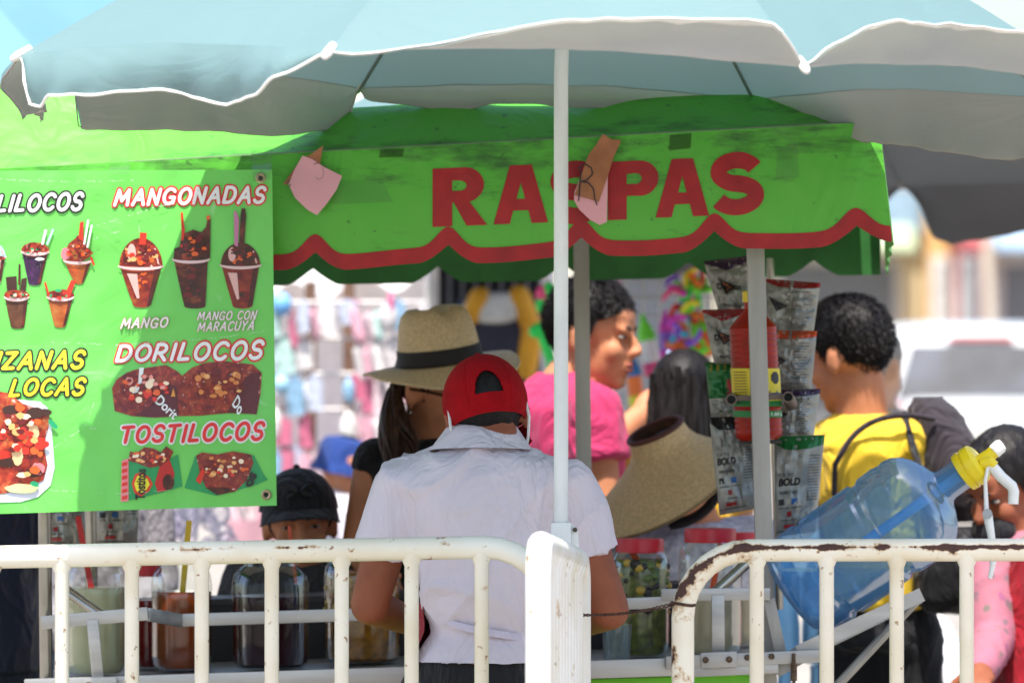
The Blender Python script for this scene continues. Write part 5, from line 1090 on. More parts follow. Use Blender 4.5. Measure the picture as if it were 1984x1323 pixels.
def person(label, head, torso, sh, el, wr, skinm, shirt, pants=None, sleeve=0.55, vx=0.008, hands=(0.5, 0.5), voxc=0.01, fold=(0.004, 9, 5), yaw_t=0, arm_r=(0.045, 0.036, 0.027), stance=0.09, neck_r=0.05, seed=1, longs=False, hand_n=None, hs=1.0, cat='person', legs=True, shoulderpad=0.055, face=True, foot_dir=-1):
    """head=(loc,yaw,pitch,roll,scale); torso=rings (centre,hw,hd) from neck base down to hips; sh/el/wr = (left,right) joints in the photo"""
    loc, yaw, pitch, roll, s = head; T = headmat(loc, yaw, pitch, roll, s)
    hip = Vector(torso[-1][0]); hw = torso[-1][1]
    root = thing('person', label, cat, Vector((hip.x, hip.y, 0)))
    body = MB(); put_head(body, T, s)
    nb = Vector(torso[0][0]); body.cap(T @ Vector((0, .022, -.055)), neck_r * s, nb - Vector((0, 0, 0.03)), neck_r * 1.12 * s)
    ringloft(body, [(c, w * 0.90, d * 0.88) for c, w, d in torso[1:]], yaw_t)
    for i in (0, 1):
        if sh[i] is None: continue
        ctr = Vector(torso[1][0]); body.cap(lerp(ctr, sh[i], 0.55), arm_r[0] * 0.8, sh[i], arm_r[0] * 0.98); body.cap(sh[i], arm_r[0], el[i], arm_r[1]); body.cap(el[i], arm_r[1], wr[i], arm_r[2])
        fd = (wr[i] - el[i]).normalized(); hn = hand_n[i] if hand_n else Vector((0, -0.2, -1))
        put_hand(body, wr[i], fd, hn, hs, hands[i], -1 if i else 1)
    if legs:
        lx = Vector((math.cos(R(yaw_t)), math.sin(R(yaw_t)), 0))
        for sg in (-1, 1):
            h0 = hip + lx * sg * hw * 0.48; ft = Vector((hip.x, hip.y, 0.07)) + lx * sg * stance; kn = lerp(h0, ft, 0.5) + Vector((0, foot_dir * 0.02, 0))
            body.cap(h0 - Vector((0, 0, 0.10)), min(0.07, hw * 0.5), kn, 0.05); body.cap(kn, 0.05, ft, 0.036)
    bo = vobj(body, 'body', vx, skinm, root, 3)
    if face:
        lp = MB(); r3 = T.to_3x3().normalized()
        for sg in (-1, 1):
            eo = MB(); ed = MB(); eb = MB(); eo.ell(T @ Vector((sg * .031, -.0745, .004)), ((.0135) * s, .0080 * s, .0042 * s), r3, 12, 8); ed.ell(T @ Vector((sg * .031, -.0805, .004)), (.0062 * s, .004 * s, .0044 * s), r3, 10, 8)
            eb.tube([T @ Vector((sg * .014, -.0885, .020)), T @ Vector((sg * .030, -.0865, .026)), T @ Vector((sg * .046, -.074, .021))], [.003 * s, .0042 * s, .002 * s], 6)
            eyo = eo.build('eye', eye_w, root); ed.build('iris', eye_d, eyo); eb.build('eyebrow', browm, root)
        lp.ell(T @ Vector((0, -.0875, -.0565)), (.021 * s, .008 * s, .0050 * s), r3, 12, 8); lp.ell(T @ Vector((0, -.0865, -.0675)), (.018 * s, .009 * s, .0058 * s), r3, 12, 8)
        lp.build('lips', lipm, root)
    if shirt:
        mb = MB(); ringloft(mb, torso, yaw_t)
        for i in (0, 1):
            if sh[i] is None: continue
            ctr = Vector(torso[1][0]); mb.cap(lerp(ctr, sh[i], 0.5), shoulderpad * 0.72, sh[i], shoulderpad)
            if longs: mb.cap(sh[i], shoulderpad, el[i], arm_r[1] + 0.014); mb.cap(el[i], arm_r[1] + 0.014, lerp(el[i], wr[i], 0.93), arm_r[2] + 0.012)
            else:
                e2 = lerp(sh[i], el[i], sleeve); d = (el[i] - sh[i]).normalized(); mb.tube([sh[i] - d * 0.02, lerp(sh[i], e2, 0.5), e2], [shoulderpad * 0.95, shoulderpad * 1.02, shoulderpad * 1.03], 18)
        vobj(mb, 'shirt', voxc, shirt, root, 3, folds(fold[0], fold[1], fold[2], seed))
    if pants and legs:
        mb = MB(); ringloft(mb, [(hip + Vector((0, 0, 0.01)), hw * 0.90, torso[-1][2] * 0.88), (hip - Vector((0, 0, 0.08)), hw * 1.03, torso[-1][2] * 1.0)], yaw_t)
        lx = Vector((math.cos(R(yaw_t)), math.sin(R(yaw_t)), 0))
        for sg in (-1, 1):
            h0 = hip + lx * sg * hw * 0.47 - Vector((0, 0, 0.05)); ft = Vector((hip.x, hip.y, 0.07)) + lx * sg * stance; kn = lerp(h0, ft, 0.5) + Vector((0, foot_dir * 0.02, 0))
            mb.cap(h0, 0.088, kn, 0.066); mb.cap(kn, 0.066, ft, 0.054)
        vobj(mb, 'trousers', 0.014, pants, root, 2, folds(0.004, 8, 12, seed + 3))
        for sg in (-1, 1):
            ft = Vector((hip.x, hip.y, 0.0)) + lx * sg * stance; mb = MB(); mb.ell(ft + Vector((0, 0.05 * foot_dir, 0.042)), (0.045, 0.12, 0.042), None, 14, 10); mb.build('shoe', M('shoe_leather', C(40, 36, 36), 0.5), root)
    root['_T'] = 0; del root['_T']
    return root, T, bo
def hair_cap(T, s, mat, par, lo=-0.03, thick=0.010, back=0.0, fringe=0.055, seed=1, amp=0.004, name='hair', spikes=0):
    """short hair: shell over the skull, hairline lifts at the face"""
    par = par.parent or par
    mb = MB(); nu, nv = 64, 26
    def f(u, v):
        q = 2 * math.pi * u; fr = max(0, -math.sin(q))   # front at -Y
        low = smoothtab([(-1, lo - 0.045), (-.25, lo - .008), (.28, lo - .006), (.46, fringe - .022), (1, fringe)], -math.sin(q)); r = (.074 + thick, .093 + thick, .082 + thick)
        zlow = max(-0.98, (low - .03) / r[2]); th1 = math.acos(zlow); th = th1 * v
        p = Vector((r[0] * math.sin(th) * math.cos(q), .015 + r[1] * math.sin(th) * math.sin(q), .03 + r[2] * math.cos(th)))
        if low < .03 and p.z < .03: k = 1 - 0.25 * ((.03 - p.z) / .09) ** 2; p.x *= k; p.y = .015 + (p.y - .015) * (k * 0.5 + 0.5)
        tk = thick * 0.75 * (1 - max(0, math.cos(th))) if thick > 0.009 else 0
        p -= (p - Vector((0, .015, .02))).normalized() * tk
        nz = noise.noise(Vector((p.x * 60, p.y * 60, p.z * 22 + seed))) + 0.6 * noise.noise(Vector((p.x * 130, p.y * 130, p.z * 60 + seed)))
        d = (p - Vector((0, .015, .02))).normalized(); p += d * (amp * nz - (thick * 0.75 if v > 0.97 else 0)); return T @ p
    mb.sheet(f, nu, nv); h = mb.build(name, mat, par, recalc=True)
    if spikes:
        rnd = random.Random(seed); mb = MB()
        for i in range(spikes):
            u = rnd.random(); v = rnd.random() ** 0.7 * 0.93; p = f(u, v); q = f(u, min(1, v + 0.05)); n = (p - T @ Vector((0, .015, .01))).normalized(); dn = (q - p).normalized() if (q - p).length > 1e-6 else n
            sd_ = Vector((rnd.uniform(-1, 1), rnd.uniform(-1, 1), rnd.uniform(-.6, .3))) * .006; e = p + n * rnd.uniform(.003, .011) * s + dn * rnd.uniform(.003, .016) + sd_; mb.tube([p - n * .004, lerp(p, e, .5) + n * .002, e], [.0014, .0011, .0003], 3)
        o_ = mb.build('hair_tufts', mat, par); o_['kind'] = 'stuff'
    return h
def strands(par, roots, mat, rnd, name='hair', r=0.006, seg=5):
    par = par.parent or par; mb = MB()
    for pts in roots: mb.tube(pts, [r * (1 if i < len(pts) - 2 else 0.5) if i < len(pts) - 1 else r * 0.12 for i in range(len(pts))], seg)
    return mb.build(name, mat, par)
def ballcap(T, s, mat, par, brim=True, opening=False, lo=0.012, thick=0.017, brimdrop=0.0, name='cap', brim_mat=None, button=True, blen=0.075):
    mb = MB(); nu, nv = (220, 100) if opening else (96, 34)
    def f(u, v, off=0.0):
        q = 2 * math.pi * u; r = (.076 + thick - off, .096 + thick - off, .088 + thick - off); fr = max(0, -math.sin(q))
        zl = (lo + 0.008 * fr - .03) / r[2]; th = math.acos(max(-1, min(1, zl))) * v
        seam = 0.0022 * max(0, math.cos(q * 6)) ** 40
        return T @ Vector(((r[0] - seam) * math.sin(th) * math.cos(q), .015 + (r[1] - seam) * math.sin(th) * math.sin(q), .03 + r[2] * math.cos(th)))
    vs = []; fs = []
    for j in range(nv + 1):
        for i in range(nu): vs.append(f(i / nu, j / nv))
    for j in range(nv):
        for i in range(nu):
            if opening:
                u, v = (i + .5) / nu, (j + .5) / nv; du = (u - 0.25) * 2 * math.pi; a = du / 0.34; b = (0.80 - v) / 0.25
                if 0 < b and a * a + b * b < 1: continue
            a = j * nu; fs.append((a + i, a + (i + 1) % nu, a + nu + (i + 1) % nu, a + nu + i))
    mb.add(vs, fs); o = mb.build(name, mat, par)
    sd = o.modifiers.new('t', 'SOLIDIFY'); sd.thickness = 0.003; sd.offset = -1
    if button: mb = MB(); mb.ell(T @ Vector((0, .015, .03 + .088 + thick)), .008 * s, None, 10, 8); mb.build('cap_button', mat, o)
    if brim:
        mb = MB()
        def bfn(u, v, dz=0):
            q = R(lerp(-160, -20, u)); x = (.076 + thick) * math.cos(q); y = .015 + (.096 + thick) * math.sin(q); L = blen * math.sin(math.pi * u) ** 0.55
            return T @ Vector((x * (1 + 0.05 * v), y - L * v, lo + .008 - (0.018 + brimdrop) * v - 0.020 * (abs(u - .5) * 2) ** 2 * v - dz))
        mb.sheet(lambda u, v: bfn(u, v), 24, 8); mb.sheet(lambda u, v: bfn(u, v, 0.004), 24, 8); mb.tube([bfn(i / 24, 1, 0.002) for i in range(25)], 0.0024, 6)
        mb.build('brim', brim_mat or mat, o)
    return o
def Z3(x, y, z): return Vector((x, y, z))

# --- the vendor, seen from behind
YN = 10.52
def pr(px, py, hw, hd, Y=YN): return (P(px, py, Y), S(hw, Y), hd)
tor = [pr(932, 850, 50, 0.055), pr(932, 870, 92, 0.078), pr(932, 890, 142, 0.098), pr(934, 915, 168, 0.112), pr(934, 945, 170, 0.12), pr(936, 985, 152, 0.125), pr(936, 1050, 138, 0.12), pr(936, 1120, 128, 0.115), pr(936, 1172, 120, 0.11), pr(936, 1212, 96, 0.100), pr(936, 1226, 95, 0.098), pr(934, 1250, 112, 0.112), pr(930, 1284, 132, 0.125)]
vsh = (P(775, 952, YN), P(1100, 944, YN)); vel = (P(716, 1172, YN + 0.02), P(1182, 1182, YN + 0.02)); vwr = (P(800, 1205, YN + 0.22), P(1120, 1210, YN + 0.24))
shirtw = clothm('pale_lavender_pique', C(222, 211, 219), 0.03, 0.85, 0.15, 300); navyk = clothm('black_denim', C(34, 33, 36), 0.1, 0.8); aprn = clothm('crimson_apron', C(150, 22, 40), 0.06)
ven, T, bo = person('vendor in white polo shirt and red cap seen from behind, arms over the jars', (P(943, 812, YN + 0.02), 187, 18, 7, 0.90), tor, vsh, vel, vwr, SKD, shirtw, navyk, sleeve=0.56, vx=0.0065, voxc=0.0075, fold=(0.012, 6, 2.2), arm_r=(0.042, 0.036, 0.026), neck_r=0.058, shoulderpad=0.056, face=False, foot_dir=1, seed=4)
hair_cap(T, .90, HBLK, bo, lo=-0.045, thick=0.007, fringe=0.0, amp=0.003)
ballcap(T, .90, M('cloth_red_cap', C(156, 6, 18), 0.95, var=0.10, vscale=30, bump=0.4, bscale=350, spec=0.2), ven, True, True, lo=-0.018, thick=0.010)
for sg in (-1, 1): mb = MB(); mb.tube([T @ Vector((sg * .078, .045, .020)), T @ Vector((sg * .080, .046, -.02)), T @ Vector((sg * .074, .030, -.055)), T @ Vector((sg * .068, .0, -.075))], 0.0028, 6); mb.build('mask_strap', M('white_elastic', C(226, 226, 222), 0.7), ven)
mb = MB(); r3 = T.to_3x3().normalized(); mb.ell(T @ Vector((0, -.055, -.055)), (.068, .058, .05), r3, 20, 14); mb.build('face_mask', clothm('red_mask', C(190, 26, 44), 0.05), ven)
# collar, placket band, apron strings and the apron edge
mb = MB()
def colf(u, v):
    q = 2 * math.pi * u; c = lerp(P(932, 862, YN), P(934, 820, YN + 0.012), min(1, v * 2)); w = lerp(S(76, YN), S(63, YN), min(1, 2 * v)); 
    if v > 0.5: c = lerp(P(934, 820, YN + 0.012), P(932, 873, YN - 0.006), (v - .5) * 2); w = lerp(S(63, YN), S(101, YN), (v - .5) * 2)
    return c + Vector((w * math.cos(q), w * (0.86 if v <= 0.5 else lerp(0.86, 0.97, (v - .5) * 2)) * math.sin(q), -0.018 * math.sin(q) * (1 if v > 0.5 else 0.2) * 0.4))
mb.sheet(colf, 48, 10); mb.build('collar', shirtw, ven)
def apron_band(name, y0, y1, w, mat, th=0.003):
    mb = MB(); pts = []
    for i in range(25):
        q = R(-180 + 180 * i / 24); pts.append(Vector((math.cos(q), math.sin(q), 0)))
    a = [P(936, y0 + (y1 - y0) * i / 24 + 8 * math.sin(math.pi * i / 24), YN) + Vector((p.x * S(100, YN), p.y * 0.104, 0)) for i, p in enumerate(pts)]
    rs = []
    for i, p in enumerate(a):
        n = pts[i]; rs.append([p + n * th + Vector((0, 0, w / 2)), p + n * th * 1.6, p + n * th + Vector((0, 0, -w / 2)), p - n * 0.004 + Vector((0, 0, -w / 2)), p - n * 0.004 + Vector((0, 0, w / 2))])
    mb.rings(rs); return mb.build(name, mat, ven)
apron_band('apron_string', 1178, 1240, 0.013, clothm('lavender_string', C(204, 196, 212), 0.03))
mb = MB()
def apf(u, v):
    q = R(lerp(-24, 204, u)); w = smoothtab([(0, 112), (.25, 124), (.5, 140), (1, 185)], v); p = P(934, lerp(1130, 1420, v), YN)
    return p + Vector((S(w, YN) * math.cos(q), (0.122 + 0.03 * v) * math.sin(q), 0)) + Vector((0.004 * math.sin(v * 17 + u * 9), 0, 0))
mb.sheet(apf, 30, 16)
mb.build('apron', aprn, ven)
# --- straw-hatted woman across the cart
YW = 12.0
tor = [pr(855, 848, 40, 0.05, YW), pr(850, 872, 90, 0.08, YW), pr(846, 905, 135, 0.10, YW), pr(845, 980, 130, 0.12, YW), pr(845, 1080, 112, 0.11, YW), pr(845, 1180, 120, 0.12, YW), pr(845, 1280, 140, 0.13, YW)]
wom, T, bo = person('woman in straw hat, sunglasses and black top waiting across the cart', (P(852, 758, YW), 52, 12, -4, 0.98), tor, (P(728, 890, YW), P(970, 890, YW)), (P(694, 1060, YW - .02), P(1000, 1060, YW)), (P(760, 1150, YW - 0.2), P(940, 1140, YW - 0.2)), SK, clothm('black_top', C(26, 25, 28), 0.1), clothm('dark_jeans', C(40, 46, 60), 0.1), sleeve=0.16, vx=0.009, seed=9, shoulderpad=0.05)
hair_cap(T, .98, HBRN, bo, lo=-0.06, thick=0.003, fringe=0.06, amp=0.001)
rnd = random.Random(3); rt = []
for i in range(90):
    u = rnd.random(); q = R(lerp(90, 168, u)); st = T @ Vector((.078 * math.cos(q), .015 + .094 * math.sin(q), rnd.uniform(-.05, .0)))
    en = P(lerp(748, 818, rnd.random()), rnd.uniform(850, 945), YW - 0.105 + rnd.uniform(-.02, .02)); mid = lerp(st, en, .5) + Vector((rnd.uniform(-.03, .0), -0.03, .02))
    rt.append(bez(st, lerp(st, mid, .8), lerp(mid, en, .3), en, 8))
strands(bo, rt, HBRN, rnd, 'long_hair', 0.007)
straw_m = M('straw_weave', C(228, 204, 160), 0.7, var=0.14, vscale=190, bump=0.5, bscale=260); band_m = M('black_hat_band', C(26, 25, 27), 0.7)
hat = MB(); HT = headmat(P(853, 699, YW), 24, 2, -9, 0.90)
rs = []
for i, (z, r, pin) in enumerate([(0.0, .108, 0), (.03, .105, 0), (.06, .100, 0), (.09, .094, .05), (.11, .086, .14), (.122, .072, .26), (.124, .05, .4), (.112, .025, .4), (.106, .004, 0)]):
    rs.append([HT @ Vector((r * .88 * math.cos(q) * (1 - pin * .5 * max(0, -math.sin(q))), r * 1.02 * math.sin(q), z - (.016 * max(0, 1 - abs(math.cos(q)) * 2.0) if z > .1 else 0))) for q in [2 * math.pi * j / 40 for j in range(40)]])
hat.rings(rs, cap=False)
def brf(u, v, dz=0):
    q = 2 * math.pi * u; w = lerp(.106, .106 + .088, v); return HT @ Vector((w * .9 * math.cos(q), w * 1.02 * math.sin(q), -0.004 - .022 * v * max(0, -math.sin(q)) + .012 * v * math.cos(q * 2) - .012 * v * v + dz + .004 * v * noise.noise(Vector((math.cos(q) * 2, math.sin(q) * 2, 1)))))
hat.sheet(lambda u, v: brf(u, v), 60, 8); hat.sheet(lambda u, v: brf(u, v, -.004), 60, 8); hat.tube([brf(i / 60, 1, -.002) for i in range(60)], .0028, 6, closed=True)
ho = hat.build('straw_hat', straw_m, wom)
mb = MB(); mb.rings([[HT @ Vector((r * .89 * math.cos(q), r * 1.03 * math.sin(q), z)) for q in [2 * math.pi * j / 40 for j in range(40)]] for z, r in ((.0, .1065), (.0, .1095), (.034, .1065), (.034, .104))], cap=False); mb.build('hat_band', band_m, ho)
mb = MB()
for sg in (-1, 1):
    r3 = T.to_3x3().normalized(); mb.ell(T @ Vector((sg * .034, -.088, .002)), (.032, .010, .026), r3, 18, 10); mb.tube([T @ Vector((sg * .062, -.082, .010)), T @ Vector((sg * .080, -.03, .012)), T @ Vector((sg * .083, .015, .008))], .003, 6)
mb.tube([T @ Vector((-.01, -.098, .010)), T @ Vector((.01, -.098, .010))], .003, 6); mb.build('sunglasses', M('dark_lens', C(24, 18, 18), 0.12, coat=0.6), wom)
mb = MB(); mb.ell(T @ Vector((-.084, .006, -.040)), .004, None, 8, 6); mb.build('earring', M('silver_stud', C(210, 210, 210), 0.2, 0.9), wom)
# --- man in pink shirt, in profile
YP = 12.75
tor = [pr(1092, 722, 50, 0.06, YP), pr(1090, 745, 76, 0.09, YP), pr(1090, 790, 104, 0.15, YP), pr(1096, 860, 108, 0.17, YP), pr(1100, 960, 104, 0.16, YP), pr(1100, 1080, 104, 0.16, YP), pr(1100, 1200, 108, 0.16, YP)]
pm, T, bo = person('man in pink shirt in profile reaching for a toy', (P(1150, 652, YP), 72, 4, 0, 1.0), tor, (P(1150, 800, YP - 0.16), P(1110, 790, YP + 0.15)), (P(1176, 1010, YP - 0.2), P(1170, 868, YP + 0.3)), (P(1180, 1110, YP - 0.42), P(1238, 806, YP + 0.36)), SKL if False else SK, clothm('pink_shirt', C(180, 50, 96), 0.08), clothm('dark_blue_jeans', C(44, 52, 70), 0.1), sleeve=0.46, vx=0.0085, hands=(0.5, 0.75), seed=12, shoulderpad=0.068, yaw_t=18, hand_n=(Vector((0, -1, 0)), Vector((0, -1, 0.2))))
hair_cap(T, 1.0, HBLK, bo, lo=-0.012, thick=0.018, fringe=0.060, amp=0.001, spikes=4200, seed=5)
# --- girl with black hair behind the visor
YH = 12.85
tor = [pr(1330, 850, 34, 0.05, YH), pr(1330, 875, 70, 0.07, YH), pr(1330, 920, 100, 0.10, YH), pr(1330, 1020, 96, 0.11, YH), pr(1330, 1140, 104, 0.12, YH)]
gp, T, bo = person('girl with straight black hair standing behind the straw visor', (P(1328, 780, YH), 165, 10, 0, 0.95), tor, (P(1240, 905, YH), P(1420, 905, YH)), (P(1228, 1060, YH), P(1432, 1060, YH)), (P(1250, 1150, YH + .1), P(1410, 1150, YH + .1)), SKL, clothm('yellow_top', C(232, 180, 50), 0.05), clothm('dark_jeans', C(40, 46, 60), 0.1), vx=0.012, seed=15, face=False, foot_dir=1)
hair_cap(T, .95, HBLK, bo, lo=-0.07, thick=0.012, fringe=0.0, amp=0.002)
rt = []
for i in range(110):
    q = R(rnd.uniform(-10, 190)); st = T @ Vector((.070 * math.cos(q) * rnd.uniform(.5, 1.2), .015 + .105 * abs(math.sin(q)), rnd.uniform(-.03, .07)))
    en = Vector((st.x + rnd.uniform(-.012, .012), st.y - 0.0 + rnd.uniform(-.02, .02), P(0, 905, YH).z + rnd.uniform(-.03, .03))); rt.append(bez(st, st + Vector((0, -.012, -.05)), en + Vector((0, -.01, .08)), en, 6))
strands(bo, rt, HBLK, rnd, 'long_hair', 0.008)
# --- woman with straw visor, head bowed
YZ = 12.05
tor = [pr(1362, 1010, 40, 0.06, YZ), pr(1350, 1024, 90, 0.09, YZ), pr(1335, 1050, 140, 0.12, YZ), pr(1325, 1110, 140, 0.13, YZ), pr(1325, 1200, 125, 0.13, YZ), pr(1325, 1290, 135, 0.14, YZ)]
VT = headmat(P(1294, 890, YZ - .10), -36, 24, -12, 0.93)
hc = VT @ Vector((0, .012, -.042))
vw, T, bo = person('woman in white patterned top with a wide straw visor, head bowed', (hc, -32, 40, -10, 0.78), tor, (P(1205, 1060, YZ), P(1460, 1045, YZ)), (P(1196, 1180, YZ), P(1462, 1180, YZ)), (P(1250, 1230, YZ - .2), P(1400, 1230, YZ - .2)), SK, M('cloth_white_print', C(206, 200, 204), 0.85, var=0.0, vscale=60, col2=C(150, 146, 156), bump=0.2, bscale=50), clothm('grey_trousers', C(90, 90, 96), 0.1), vx=0.009, seed=21)
hair_cap(T, .78, HBLK, bo, lo=-0.03, thick=0.004, fringe=0.045)
# visor: a woven flare, open on top, brim long at the front
mb = MB()
def vsf(u, v, off=0.0):
    q = 2 * math.pi * u; fr = max(0, -math.sin(q)); sd = abs(math.cos(q))
    r = interp([(0, .062), (.25, .068), (.42, .080), (.6, .102), (1, .168)], v) + .10 * fr * max(0, v - .30)
    z = lerp(.072, -.040 - .024 * fr - .006 * sd, v) + .006 * math.cos(q * 2) * v
    return VT @ Vector(((r - off) * math.cos(q), (r - off) * 1.08 * math.sin(q), z))
mb.sheet(lambda u, v: vsf(u, v), 72, 24); mb.mi = 1; mb.sheet(lambda u, v: vsf(u, v, .004), 72, 24)
vo = mb.build('straw_visor', [M('visor_straw', C(226, 190, 138), 0.75, var=0.14, vscale=170, bump=0.5, bscale=240), M('visor_inside', C(96, 62, 44), 0.8, var=0.2, vscale=50)], vw, recalc=False)
mb = MB(); mb.tube([vsf(i / 60, 0) for i in range(60)], .0055, 8, closed=True); mb.build('visor_rim', M('brown_binding', C(92, 46, 38), 0.7), vo)
mb = MB(); mb.tube([vsf(i / 60, 1) for i in range(60)], .003, 6, closed=True); mb.build('visor_edge', M('straw_edge', C(130, 104, 66), 0.7), vo)
mb = MB(); mb.tube(bez(vsf(.93, .97), P(1385, 985, YZ - .17), P(1345, 1012, YZ - .17), P(1300, 1016, YZ - .14), 12), .011, 8); mb.build('lace_strap', M('dark_lace', C(46, 42, 48), 0.8, var=.4, vscale=220), vo)
# --- boy with black cap looking down at the jars
YO = 12.0
tor = [pr(578, 1075, 36, 0.05, YO), pr(578, 1092, 72, 0.07, YO), pr(578, 1120, 108, 0.09, YO), pr(578, 1180, 108, 0.10, YO), pr(578, 1260, 100, 0.10, YO), pr(578, 1330, 108, 0.11, YO)]
boy, T, bo = person('boy in a plain black cap looking down across the jars', (P(581, 1020, YO), 4, 2, -3, 0.92), tor, (P(478, 1125, YO), P(678, 1125, YO)), (P(458, 1220, YO - .05), P(700, 1220, YO - .05)), (P(520, 1240, YO - .2), P(640, 1240, YO - .2)), SK, clothm('charcoal_shirt', C(60, 58, 60), 0.08), clothm('dark_jeans', C(40, 46, 60), 0.1), vx=0.008, seed=27, stance=0.07)
hair_cap(T, .92, HBLK, bo, lo=-0.03, thick=0.004, fringe=0.06)
co_ = ballcap(T, .92, clothm('black_cap', C(27, 28, 33), 0.05, 0.75), boy, True, False, lo=0.036, thick=0.014, brimdrop=-0.004, blen=0.055)
mk = M('black_embroidery', C(14, 14, 17), 0.5)
mb = MB()
for sg in (-1, 1):
    for zz in (-1, 1):
        mb.tube([T @ Vector((sg * .004, -.0890, .085)), T @ Vector((sg * .016, -.0870 + (.006 if zz > 0 else -.006), .085 + zz * .009)), T @ Vector((sg * .028, -.081 + (.010 if zz > 0 else -.008), .085 + zz * .013))], [.0035, .0045, .003], 6)
mb.build('cap_emblem', mk, co_)
so_ = thing('drinking_straw', 'orange drinking straw in front of the boy in black cap', 'straw', P(572, 1110, 11.5)); mb = MB(); mb.tube([P(574, 1130, 11.5), P(560, 1018, 11.5)], .0032, 8); mb.build('tube', M('orange_straw', C(226, 84, 40), .4), so_)
# --- far person in blue bucket hat
YU = 15.6
tor = [pr(668, 945, 24, 0.05, YU), pr(668, 960, 60, 0.08, YU), pr(665, 985, 84, 0.11, YU), pr(665, 1060, 84, 0.13, YU), pr(665, 1150, 84, 0.13, YU)]
bh, T, bo = person('person in blue bucket hat seen in the distance', (P(672, 912, YU), 25, 12, 0, 0.80), tor, (P(596, 985, YU), P(738, 985, YU)), (P(586, 1080, YU), P(748, 1080, YU)), (P(620, 1140, YU - .1), P(720, 1140, YU - .1)), SK, clothm('pale_shirt', C(210, 204, 214), 0.05), clothm('grey_trousers', C(90, 90, 96), 0.1), vx=0.014, seed=31)
hair_cap(T, .80, HBLK, bo, lo=-0.03, thick=0.006, fringe=0.05)
HT = headmat(P(664, 888, YU), 25, 6, 8, 0.72); mb = MB()
mb.rings([[HT @ Vector((r * math.cos(q), r * 1.1 * math.sin(q), z)) for q in [2 * math.pi * j / 32 for j in range(32)]] for z, r in ((-.052, .122), (-.030, .108), (.0, .096), (.05, .090), (.072, .075), (.080, .04), (.082, .003))], cap=False)
mb.build('bucket_hat', clothm('blue_hat', C(38, 66, 136), 0.06), bh)
# --- man in yellow shirt with backpack, seen from behind
YY = 12.5
tor = [pr(1672, 800, 52, 0.06, YY), pr(1676, 822, 84, 0.09, YY), pr(1682, 865, 106, 0.13, YY), pr(1690, 950, 104, 0.14, YY), pr(1700, 1040, 98, 0.13, YY), pr(1706, 1120, 98, 0.13, YY), pr(1706, 1180, 98, 0.13, YY)]
ym, T, bo = person('man in yellow shirt with a dark backpack seen from behind', (P(1642, 690, YY), -128, 10, 6, 1.02), tor, (P(1612, 862, YY + .06), P(1756, 862, YY - 0.06)), (P(1618, 1040, YY + .12), P(1784, 1040, YY + .02)), (P(1660, 1130, YY + .24), P(1710, 1140, YY + 0.24)), SK, clothm('yellow_shirt', C(230, 190, 52), 0.05), clothm('black_trousers', C(28, 28, 32), 0.1), vx=0.009, seed=35, yaw_t=-18, foot_dir=1, shoulderpad=0.062)
hair_cap(T, 1.02, HBLK, bo, lo=-0.022, thick=0.014, fringe=0.055, amp=0.001, spikes=4200, seed=8)
bp_m = clothm('mauve_grey_backpack', C(50, 43, 49), 0.1, 0.75)
bp = thing('backpack', 'mauve grey backpack worn by the man in yellow shirt', 'backpack', P(1800, 1000, YY - 0.2))
mb = MB(); ringloft(mb, [(P(1796, 770, YY - .04), .03, .03), (P(1808, 792, YY - .05), .05, .055), (P(1824, 850, YY - .06), .06, .08), (P(1840, 920, YY - .07), .066, .09), (P(1848, 985, YY - .07), .064, .085), (P(1850, 1008, YY - .07), .045, .05)], 40)
vobj(mb, 'pack_body', 0.01, bp_m, bp, 3, folds(.006, 9, 8, 3))
mb = MB(); pts = bez(P(1812, 812, YY - .13), P(1752, 796, YY - .135), P(1672, 800, YY - .13), P(1634, 872, YY - .13), 18); mb.tube(pts + [P(1618, 900, YY - .13), P(1616, 960, YY - .12)], .0065, 8); mb.build('shoulder_strap', bp_m, bp)
sb_ = thing('shoulder_bag', 'black fabric bag hanging below the backpack behind the water jug', 'bag', P(1850, 1190, YY - .15))
mb = MB(); ringloft(mb, [(P(1850, 1020, YY - .12), .05, .03), (P(1848, 1050, YY - .12), .075, .06), (P(1844, 1110, YY - .12), .085, .07), (P(1842, 1165, YY - .12), .08, .065), (P(1842, 1188, YY - .12), .05, .04)], 20); vobj(mb, 'bag_body', 0.01, clothm('black_nylon', C(24, 24, 27), 0.1, 0.55), sb_, 3, folds(.006, 8, 8, 5))
mb = MB(); mb.tube(bez(P(1830, 1030, YY - .12), P(1800, 960, YY - .20), P(1770, 880, YY - .18), P(1752, 800, YY - .06), 12), .008, 8); mb.build('strap', MATS['cloth_black_nylon'], sb_)
# --- grey-haired person just beyond him
YQ = 14.6
tor = [pr(1702, 790, 34, 0.05, YQ), pr(1702, 805, 60, 0.08, YQ), pr(1702, 840, 84, 0.11, YQ), pr(1702, 960, 84, 0.12, YQ), pr(1702, 1100, 84, 0.13, YQ)]
_, T, bo = person('grey haired person beyond the man in yellow', (P(1690, 716, YQ), 150, 8, 0, 1.0), tor, (P(1630, 835, YQ), P(1776, 835, YQ)), (P(1620, 960, YQ), P(1786, 960, YQ)), (P(1650, 1040, YQ + .1), P(1760, 1040, YQ + .1)), SKL, clothm('pale_grey_shirt', C(196, 190, 180), 0.05), clothm('grey_trousers', C(90, 90, 96), 0.1), vx=0.015, seed=37, face=False, foot_dir=1)
hair_cap(T, 1.0, HGRY, bo, lo=-0.05, thick=0.010, fringe=0.05)
